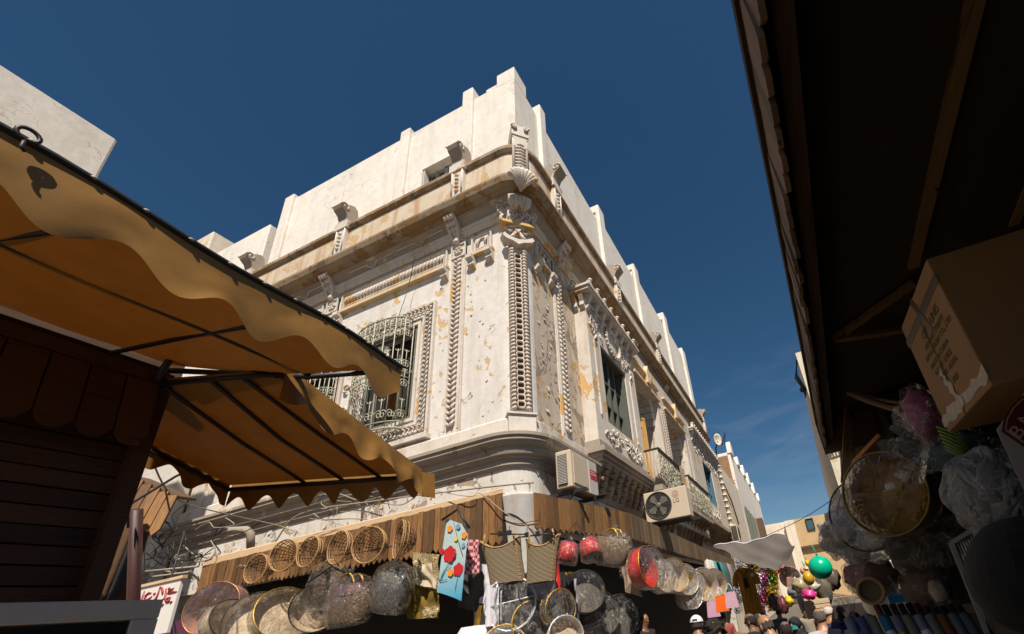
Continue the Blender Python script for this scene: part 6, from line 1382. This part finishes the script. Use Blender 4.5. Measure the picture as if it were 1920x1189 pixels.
text('B.M.R', 'badge_letters', G, flat('cream ink', (.45,.36,.26)), T2 @ Matrix.Translation((0,-.002,.0036)), .042, .0002)
text('12P', 'carton_print', G, flat('navy ink', (.02,.02,.06)), T2 @ Matrix.Translation((.01,-.066,.001)), .034, .0002)
text('JUX', 'carton_print', G, flat('navy ink two', (.02,.02,.06)), T2 @ Matrix.Translation((.01,-.115,.001)), .034, .0002) if False else None
# big gold trimmed hoop bag
def goldfront(G, T, r, dp_):
    for k, (a0_, a1_) in enumerate(((100,210),(300,395),(215,300))):
        m = MB(); rr = random.Random(k)
        for i in range(330):
            a = R(rr.uniform(a0_, a1_)); q = r*(.88+rr.uniform(-.07,.07)) if k < 2 else r*(.7+.2*math.cos(a*3))+rr.uniform(-.01,.01); p = Vector((q*math.cos(a), q*math.sin(a), -.01+rr.uniform(-.01,.01))); d = Vector((rr.uniform(-1,1), rr.uniform(-1,1), rr.uniform(-1,1))).normalized()*.009; e = d.orthogonal().normalized()*.006
            m.add([T(p-d-e), T(p+d-e), T(p+d+e), T(p-d+e)], [(0,1,2,3)])
        m.build('gold_trim', flat('gold sequins %d' % k, (.85,.50,.05), .25, var=.5, sc=90, Metallic=.8), G, stuff=True)
    m = MB(); m.grid(lambda a, b: T((r*(-1+2*a), r*(.18-.30*a)+.004*math.sin(a*12)+(b-.5)*.016, .012+.005*b)), 24, 2); m.grid(lambda a, b: T((r*(-.95+.6*a), r*(.1-1.0*a)+(b-.5)*.014, .012)), 16, 2); m.build('folded_seam', M['filmg'], G)
    m = MB(); m.blob(T((r*.2, r*.02, -dp_*.5)), .018, 10, 6); 
    for k in range(5): m.blob(T((r*.2+.03*math.cos(k*1.26), r*-.08+.018*math.sin(k*1.26), -dp_*.5)), (.018,.012,.012), 8, 5)
    m.build('yellow_flower', flat('yellow paper flower', (.32,.26,.02)), G)
    m = MB(); m.grid(lambda a, b: T((r*(.0+.22*a), r*(.22-.14*b), -dp_*.3)), 3, 3); m.build('paper_label', M['white'], G)
hoop('large gold sequinned hoop basket in amber film under the right stall', 1655, 925, 3.0, 78, 25, 0, 60, flat('tarnished gold rim', (.22,.14,.04), .35, Metallic=.6), flat('amber satin', (.30,.14,.022), .4, var=.5), goldfront, roll=0, seed=50, fm=M['filmg'], mode='D', thick=.008)
hoop('dark wooden hoop behind the large gold basket', 1615, 965, 3.4, 66, 30, 0, 20, M['iron'], None, seed=51, fm=M['film2'], mode='D')
# plastic bags and bundles
def poly_bag(label, x, y, d, w_, h_, fm, fill=None, knot=None, seed=0, amp=.25):
    c = D(x, y, d); s_ = mpp(c); G = thing('plastic_bag', label, 'bag', c)
    if fill: m = MB(); m.blob(c, (w_*s_*.42, w_*s_*.36, h_*s_*.42), 18, 12, .35, 2.2, seed=seed); m.build('contents', fill, G)
    m = MB(); m.blob(c, (w_*s_*.5, w_*s_*.42, h_*s_*.5), 36, 24, amp, 2.4, seed=seed+.5); m.build('film', fm, G)
    if knot:
        k = D(*knot, d); m = MB(); ax = (k-c).normalized(); Mk = orient(k, ax); q = w_*s_
        m.lathe([(q*.32,-q*.35),(q*.12,-q*.15),(q*.035,0),(q*.14,q*.12),(q*.26,q*.26),(q*.30,q*.34)], 40, Mk, wob=lambda i, a: 1+.22*math.sin(a*6+seed)*(abs(i-2)/3)+.1*math.sin(a*13)); m.build('knot', fm, G)
    return G
poly_bag('clear bag of pink plastic toys beside the cardboard carton', 1728, 775, 1.9, 66, 120, M['film'], flat('pink plastic', (.30,.06,.12), .4, var=.6, sc=9), (1742,835), 1)
poly_bag('clear bag of blue green plastic toys below the cardboard carton', 1790, 845, 1.9, 130, 82, M['film'], flat('blue green plastic', (.03,.11,.12), .4, var=.7, sc=7), (1742,835), 2)
ly = MB()
for k in range(7): ly.tube([D(1755+k*3, 800+k*7, 1.75), D(1790+k*3, 812+k*8, 1.72), D(1820, 835+k*4, 1.75)], .004, 5)
tag(ly.build('green_ribbon', flat('lime ribbon', (.22,.32,.03))), 'lime green ribbons inside the blue green toy bag', 'ribbon')
def ruffle(label, x, y, d, r0, ang0, ang1, fm, seed):
    c = D(x, y, d); s_ = mpp(c); m = MB(); u = (RC @ Vector((1,0,0))); v = (RC @ Vector((0,1,0))); w3 = RC @ Vector((0,0,1))
    m.grid(lambda a, b: c + (u*math.cos(R(ang0+(ang1-ang0)*a)) + v*math.sin(R(ang0+(ang1-ang0)*a)))*(.004+b*r0*s_*(1+.16*math.sin(a*17+seed)+.08*math.sin(a*41))) + w3*(.022*b*math.sin(a*24+seed)+.01*math.sin(a*51)), 70, 8)
    return tag(m.build('knotted_film', fm), label, 'plastic film')
ruffle('milky ruffle of knotted plastic left of the toy bags', 1742, 835, 1.72, 80, 130, 262, M['film2'], 1)
poly_bag('large milky plastic sack above the metal grille at right', 1858, 925, 1.45, 150, 170, film('milky sack', (.45,.42,.38), .6, .3, 7), flat('grey padding', (.20,.18,.16), .8, var=.3), None, 5, .2)
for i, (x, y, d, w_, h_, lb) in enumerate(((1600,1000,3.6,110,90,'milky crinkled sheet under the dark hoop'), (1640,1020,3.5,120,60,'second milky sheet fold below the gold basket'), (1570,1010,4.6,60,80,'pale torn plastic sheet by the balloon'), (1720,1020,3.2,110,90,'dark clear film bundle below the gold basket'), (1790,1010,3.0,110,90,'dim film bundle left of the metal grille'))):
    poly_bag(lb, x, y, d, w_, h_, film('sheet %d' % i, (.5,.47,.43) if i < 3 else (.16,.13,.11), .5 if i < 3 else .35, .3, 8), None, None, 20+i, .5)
poly_bag('magenta cloth bag in plastic above the round wicker base', 1615, 1080, 3.8, 70, 60, M['film'], flat('magenta cloth', (.22,.015,.05)), (1625,1050), 9)
poly_bag('pink and cream bundle in plastic beside the magenta one', 1640, 1085, 3.7, 100, 80, M['film'], flat('dusty pink cloth', (.22,.11,.09), .7, var=.5), (1600,1120), 12)
hoop('round wicker base seen from below in the right stall', 1633, 1108, 3.4, 22, 5, -5, 10, M['straw'], flat('wicker shade', (.20,.13,.07), .8, var=.4), seed=60, mode='D', wrap=False, thick=.014)
poly_bag('brown straw hats in dark plastic over the fabric rolls', 1740, 1095, 3.3, 100, 74, M['film'], flat('brown straw hats', (.14,.07,.035), .7, var=.5), (1735,1052), 14)
poly_bag('pale wrapped fan shaped hat beside the brown hats', 1758, 1108, 3.1, 34, 46, M['film'], M['ivory'], None, 15)
G = thing('soap_packet', 'small triangular packet with bright blue foot hanging in the right stall', 'packet', D(1680,1105,3.5)); c = D(1680,1122,3.5); s_ = mpp(c)
m = MB(); m.hexa([c+Vector(p)*s_ for p in ((-13,-3,-8),(13,-3,-8),(13,3,-8),(-13,3,-8),(-13,-3,6),(13,-3,6),(13,3,6),(-13,3,6))]); m.build('blue_block', flat('bright blue foam', (.01,.22,.42)), G)
m = MB(); m.prism([(-14,6),(14,6),(0,44)], lambda a, b, d_: c+Vector((a*s_, d_*s_, b*s_)), -3, 3); m.build('clear_cone', M['film2'], G)
# fabric rolls
rcols = [(.30,.30,.35),(.12,.14,.28),(.30,.27,.18),(.02,.25,.35),(.30,.27,.30),(.34,.28,.18),(.32,.30,.34),(.32,.25,.17),(.30,.08,.01),(.20,.19,.17),(.12,.15,.17),(.09,.07,.05)]
rn = ['pale silver','navy','olive cream','sky blue banded','white and brown','tan','lilac grey','beige','orange','grey','slate','dark brown']
def froll(i, x, y, lb, d, r, col_, top, grp):
    a = D(x, y, d); b = a + Vector((.10,-.12,-.62)); m = MB(); ax = (b-a).normalized(); G = thing('fabric_roll', lb, 'fabric roll', a, grp)
    m.tube([a, b], r, 14); m.build('rolled_fabric', cloth('roll cloth %s %d' % (grp[:5], i), tuple(.55*q_+.04*sum(col_)/3 for q_ in col_), var=.35), G)
    m = MB(); m.tube([a-ax*.003, a+ax*.012], r*.35, 10); m.build('core', M['cablew'], G)
    if top: m = MB(); m.tube([a+ax*.10, a+ax*.17], r*1.01, 14); m.build('printed_band', top, G)
for i in range(12):
    froll(i, 1590+i*21.5, 1158-i*.8, '%s roll in the front row of fabric rolls, right stall' % rn[i], 3.3-.03*i, .034, rcols[i], M['gold'] if i in (4,) else (M['white'] if i in (3, 6) else None), 'front row of fabric rolls')
rn2 = ['checked red','charcoal','beige','taupe','dark green','scarlet','moss','smoke','russet','ash','walnut']
rc2 = [(.30,.04,.04),(.05,.05,.055),(.20,.15,.11),(.14,.11,.09),(.05,.07,.03),(.25,.02,.01),(.08,.09,.04),(.07,.07,.07),(.12,.05,.03),(.12,.11,.10),(.10,.07,.05)]
for i in range(11): froll(i, 1642+i*15, 1134-i*.6, '%s roll in the back row of fabric rolls' % rn2[i], 3.75, .028, rc2[i], None, 'back row of fabric rolls')
# metal wire-fronted cabinet
G = thing('metal_cabinet', 'pale metal cabinet frame with a wire grille beside the dark head', 'cabinet', D(1815,1100,1.7))
k0, k1, k2, k3 = D(1783,1018,1.75), D(1826,992,1.72), D(1905,1150,1.6), D(1862,1215,1.65)
kk = D(1783,1018,1.75); kb = D(1862,1215,1.62)
m = MB(); wh = flat('chipped cream metal', (.30,.27,.23), .45, var=.2)
m.bar(k0, kb, .016, .016); m.bar(k0, k1, .016, .016); m.bar(D(1826,992,1.72), D(1882,1110,1.66), .022, .03); m.bar(k1, D(1960,972,1.5), .03, .03); m.build('frame', wh, G)
m = MB()
for i in range(1, 9): a = k0.lerp(k1, i/9); b = D(1783+43*i/9+62, 1018-26*i/9+150, 1.66); m.tube([a, b], .0022, 4)
for i in range(1, 5): a = k0.lerp(kb, i*.17); b = a + (k1-k0)*1.05; m.tube([a, b], .0022, 4)
m.build('wire_grille', M['silver'], G, stuff=True)
m = MB(); m.hexa([k1+Vector((.02,.03,-.4)), D(1960,972,1.5)+Vector((0,.03,-.4)), D(1960,972,1.5)+Vector((0,.3,-.4)), k1+Vector((.02,.3,-.4)), k1+Vector((.02,.03,-.03)), D(1960,972,1.5)+Vector((0,.03,-.03)), D(1960,972,1.5)+Vector((0,.3,-.03)), k1+Vector((.02,.3,-.03))]); m.build('cabinet_body', M['ceil'], G)
# ================================================================== PEOPLE
SK = {'tan': (.34,.17,.09), 'brown': (.20,.10,.055), 'fair': (.48,.29,.20)}
def skin_obj(name, nodes, edges, mat, par, root=0):
    me = bpy.data.meshes.new(name); me.from_pydata([n[0] for n in nodes], edges, []); me.materials.append(mat)
    o = bpy.data.objects.new(name, me); COL.objects.link(o); o.parent = par
    md = o.modifiers.new('skin', 'SKIN'); md.use_smooth_shade = True
    if not me.skin_vertices: return o
    for i, n in enumerate(nodes):
        r = n[1]; me.skin_vertices[0].data[i].radius = r if isinstance(r, tuple) else (r, r); me.skin_vertices[0].data[i].use_root = (i == root)
    ss = o.modifiers.new('smooth', 'SUBSURF'); ss.levels = 2; ss.render_levels = 2; return o
def person(label, x, y, depth, turn, skin, top, hair, style, nod=0, mask=None, bottom=(.04,.04,.06), lean=0):
    tp_ = D(x, y, depth); k = (tp_.z-GZ)/1.74; G = thing('person', label, 'person', (tp_.x, tp_.y, GZ), 'people in the crowd')
    del G['o']; view = math.atan2(CAM.y-tp_.y, CAM.x-tp_.x)
    G.rotation_euler.z = view + R(90) + R(turn); G.scale = (k, k, k)      # turn 0 = facing the camera; local front is -y
    V = Vector; cz = nod
    hd = V((0,-.02-.0*cz,1.60)); hv = lambda p: (Matrix.Translation((0,.0,1.50)) @ Matrix.Rotation(R(cz), 4, 'X') @ Matrix.Translation((0,0,-1.50)) @ V(p))
    N = [((0,0,.96),(.15,.11)),((0,0,1.12),(.135,.10)),((0,.01,1.30),(.165,.115)),((0,.02,1.42),(.10,.08)),(tuple(hv((0,.01,1.49))),(.056,.056)),(tuple(hv((0,-.01,1.55))),(.066,.078)),(tuple(hv((0,-.02,1.62))),(.077,.096)),(tuple(hv((0,-.005,1.70))),(.066,.084))]
    Ed = [(0,1),(1,2),(2,3),(3,4),(4,5),(5,6),(6,7)]
    for s_ in (-1, 1):
        i = len(N); N += [((s_*.17,.02,1.40),.062),((s_*.225,.03,1.16),.044),((s_*.22,-.04,.92),.033),((s_*.215,-.07,.86),(.038,.022))]
        Ed += [(3,i),(i,i+1),(i+1,i+2),(i+2,i+3)]
        for f in range(5):
            j = len(N); dx = (f-2)*.017; ln = (.055,.075,.082,.075,.06)[f]
            N += [((s_*.215, -.07+dx, .835),.009),((s_*.213, -.075+dx*1.15, .835-ln*.55),.008),((s_*.206, -.075+dx*1.1, .835-ln),.006)]; Ed += [(i+3,j),(j,j+1),(j+1,j+2)]
        i = len(N); N += [((s_*.09,0,.88),.088),((s_*.10,-.01,.50),.056),((s_*.10,.02,.10),.038),((s_*.11,-.10,.04),(.036,.03))]; Ed += [(0,i),(i,i+1),(i+1,i+2),(i+2,i+3)]
    sm_ = bpy.data.materials.get('skin '+skin) or flat('skin '+skin, SK[skin], .45, var=.12, sc=20, bump=.05)
    skin_obj('body', N, Ed, sm_, G)
    tm_ = cloth('shirt of '+label[:18], top, sc=7)
    T_ = [((0,0,.94),(.17,.125)),((0,0,1.12),(.16,.12)),((0,.01,1.30),(.185,.135)),((0,.02,1.42),(.125,.095)),((0,.015,1.465),(.072,.070))]; TE = [(0,1),(1,2),(2,3),(3,4)]
    for s_ in (-1, 1): i = len(T_); T_ += [((s_*.175,.02,1.40),.078),((s_*.235,.03,1.15),.062)]; TE += [(3,i),(i,i+1)]
    skin_obj('shirt', T_, TE, tm_, G)
    P_ = [((0,0,.96),(.165,.12))]; PE = []
    for s_ in (-1, 1): i = len(P_); P_ += [((s_*.09,0,.86),.105),((s_*.10,-.01,.50),.075),((s_*.10,.02,.10),.06)]; PE += [(0,i),(i,i+1),(i+1,i+2)]
    skin_obj('trousers', P_, PE, flat('trousers of '+label[:14], bottom), G)
    m = MB()
    for s_ in (-1, 1): m.blob(hv((s_*.080,.0,1.60)), (.010,.020,.032), 8, 6)
    m.build('ear', sm_, G)
    m = MB(); m.blob(hv((0,-.012,1.635)), (.079,.101,.102), 20, 14, .02); m.build('scalp', sm_, G)
    m = MB(); m.blob(hv((0,-.118,1.595)), (.014,.022,.024), 8, 6); m.build('nose', sm_, G)
    m = MB()
    for s_ in (-1, 1): m.blob(hv((s_*.03,-.103,1.625)), (.013,.008,.008), 8, 5)
    m.build('eyes', flat('dark eye', (.02,.015,.012), .2), G)
    m = MB(); m.tube([hv((-.026,-.106,1.555)), hv((0,-.113,1.556)), hv((.026,-.106,1.555))], .006, 5); m.build('mouth', flat('lip', (.25,.09,.07)), G)
    hm_ = flat('hair of '+label[:16], hair, .7, var=.5, sc=70, bump=1., bd=.01)
    m = MB()
    def shell(amp, r, lo, cy=.0, full=False, sd=1):
        # cap of hair over crown and back; front stays open below the brow
        vs = []; nu, nv = 30, 16
        for j in range(nv+1):
            for i in range(nu+1):
                a = 2*math.pi*i/nu; back = .5+.5*math.sin(a)   # 1 = back (+y)
                tmax = R(62) + (R(lo)-R(62))*back**.7; t_ = tmax*j/nv
                d = V((math.sin(t_)*math.cos(a), math.sin(t_)*math.sin(a), math.cos(t_))); q = 1+amp*noise.noise(d*5+V((sd,0,0)))+amp*.5*noise.noise(d*14)
                vs.append(hv((d.x*r[0]*q, cy-.008+d.y*r[1]*q, 1.625+d.z*r[2]*q)))
        return vs, [(j*(nu+1)+i, j*(nu+1)+i+1, (j+1)*(nu+1)+i+1, (j+1)*(nu+1)+i) for j in range(nv) for i in range(nu)]
    if style == 'short': m.add(*shell(.06, (.086,.107,.104), 116), True)
    if style == 'curly': m.add(*shell(.45, (.125,.145,.125), 150), True)
    if style == 'round': m.add(*shell(.03, (.115,.135,.120), 138), True)
    if style == 'long': m.add(*shell(.1, (.098,.122,.110), 150), True); m.blob(hv((0,.07,1.48)), (.09,.06,.14), 14, 10, .2)
    if style == 'scarf': m.add(*shell(.06, (.105,.130,.115), 165), True); m.blob(hv((0,.03,1.46)), (.12,.10,.09), 14, 8, .2)
    if style == 'bald':   # ring of hair round the back and sides
        m.grid(lambda a, b: hv(((.083-.004*b)*math.cos(R(-15+210*a)), -.008+(.106-.008*b)*math.sin(R(-15+210*a)), 1.635-.07*b + .012*math.sin(a*40))), 26, 6)
    if style == 'cap':
        m.grid(lambda a, b: hv(((.083)*math.cos(R(-5+190*a)), -.005+.108*math.sin(R(-5+190*a)), 1.63-.07*b)), 26, 5)
    m.build('hair' if style != 'scarf' else 'headscarf', hm_, G)
    if style == 'cap':
        m = MB(); vs, fs = shell(.0, (.100,.124,.112), 92); m.add(vs, fs, True); m.build('cap', flat('white cap cloth', (.62,.62,.64), .8, var=.06), G)
        m = MB(); m.grid(lambda a, b: hv((.08*math.cos(R(200+140*a))*(1+.25*b), -.01+.11*math.sin(R(200+140*a))*(1+.6*b), 1.665-.02*b)), 14, 4); m.build('cap_peak', flat('white peak cloth', (.60,.60,.62)), G)
        m = MB(); m.grid(lambda a, b: hv((-.035+.07*a, .122-.002*b, 1.66-.022*b)), 6, 2); m.build('cap_strap', M['black'], G)
    if mask: m = MB(); m.grid(lambda a, b: hv((.082*math.cos(R(200+140*a)), -.01+.118*math.sin(R(200+140*a)), 1.60-.075*b)), 16, 5); m.build('face_mask', flat('mask '+label[:10], mask, .7), G)
    return G
person('person in a white cap and pale blue shirt seen from behind', 1303, 1152, 6.2, 170, 'brown', (.24,.28,.42), (.03,.02,.015), 'cap', 12)
person('person with bushy dark curly hair beside the white cap', 1334, 1163, 5.0, 30, 'tan', (.03,.03,.03), (.018,.012,.010), 'curly', 10)
person('person with light brown hair at the bottom edge', 1385, 1183, 4.4, 150, 'fair', (.2,.1,.05), (.28,.13,.04), 'long')
person('person in a shaded black top with bare neck before the mustard dress', 1405, 1150, 6.8, -120, 'brown', (.012,.01,.01), (.012,.01,.01), 'short')
person('bald person in a green polo shirt with a blue face mask', 1436, 1149, 4.8, -145, 'tan', (.03,.34,.10), (.05,.04,.035), 'bald', 24, (.10,.30,.45))
person('person in a black headscarf with a teal mask', 1488, 1156, 7.0, -40, 'tan', (.012,.012,.014), (.012,.012,.014), 'scarf', 0, (.02,.25,.28))
person('grey haired person in a light grey shirt seen from behind', 1533, 1141, 5.6, -165, 'tan', (.38,.36,.36), (.09,.08,.075), 'short', 8, (.25,.30,.15))
person('white haired person in a navy shirt', 1549, 1134, 7.0, 150, 'tan', (.03,.03,.10), (.62,.55,.50), 'short', 5)
person('person with dark hair in a pale patterned blouse', 1598, 1146, 6.4, 160, 'tan', (.26,.26,.40), (.015,.012,.01), 'long')
person('person with a grey headscarf near the fabric rolls', 1624, 1150, 5.6, 170, 'tan', (.22,.18,.17), (.24,.20,.21), 'scarf')
for i, (x, y, d, tn, sk, tc, hc, st_, lb) in enumerate(((1352,1146,9.5,-160,'tan',(.25,.06,.05),(.02,.015,.012),'short','person in a dull red top farther up the street'), (1458,1140,10.5,170,'brown',(.05,.08,.14),(.015,.012,.01),'short','person in a slate blue shirt behind the bald one'), (1508,1137,10.,-20,'tan',(.30,.26,.2),(.10,.05,.03),'scarf','person in a rust headscarf walking towards the camera'), (1573,1136,9.,165,'tan',(.16,.15,.12),(.02,.015,.01),'long','person with long dark hair under the green balloon'), (1470,1165,5.6,-170,'brown',(.10,.09,.08),(.012,.01,.01),'short','person in a grey brown top right of the bald one'))):
    person(lb, x, y, d, tn, sk, tc, hc, st_)
person('person in dark glasses deep in the shop shade', 1205, 1150, 8.2, 40, 'brown', (.015,.012,.012), (.01,.01,.01), 'short')
person('person with black hair close by at the lower right, seen from behind', 1895, 975, .98, 175, 'brown', (.01,.01,.01), (.0015,.0012,.001), 'round')
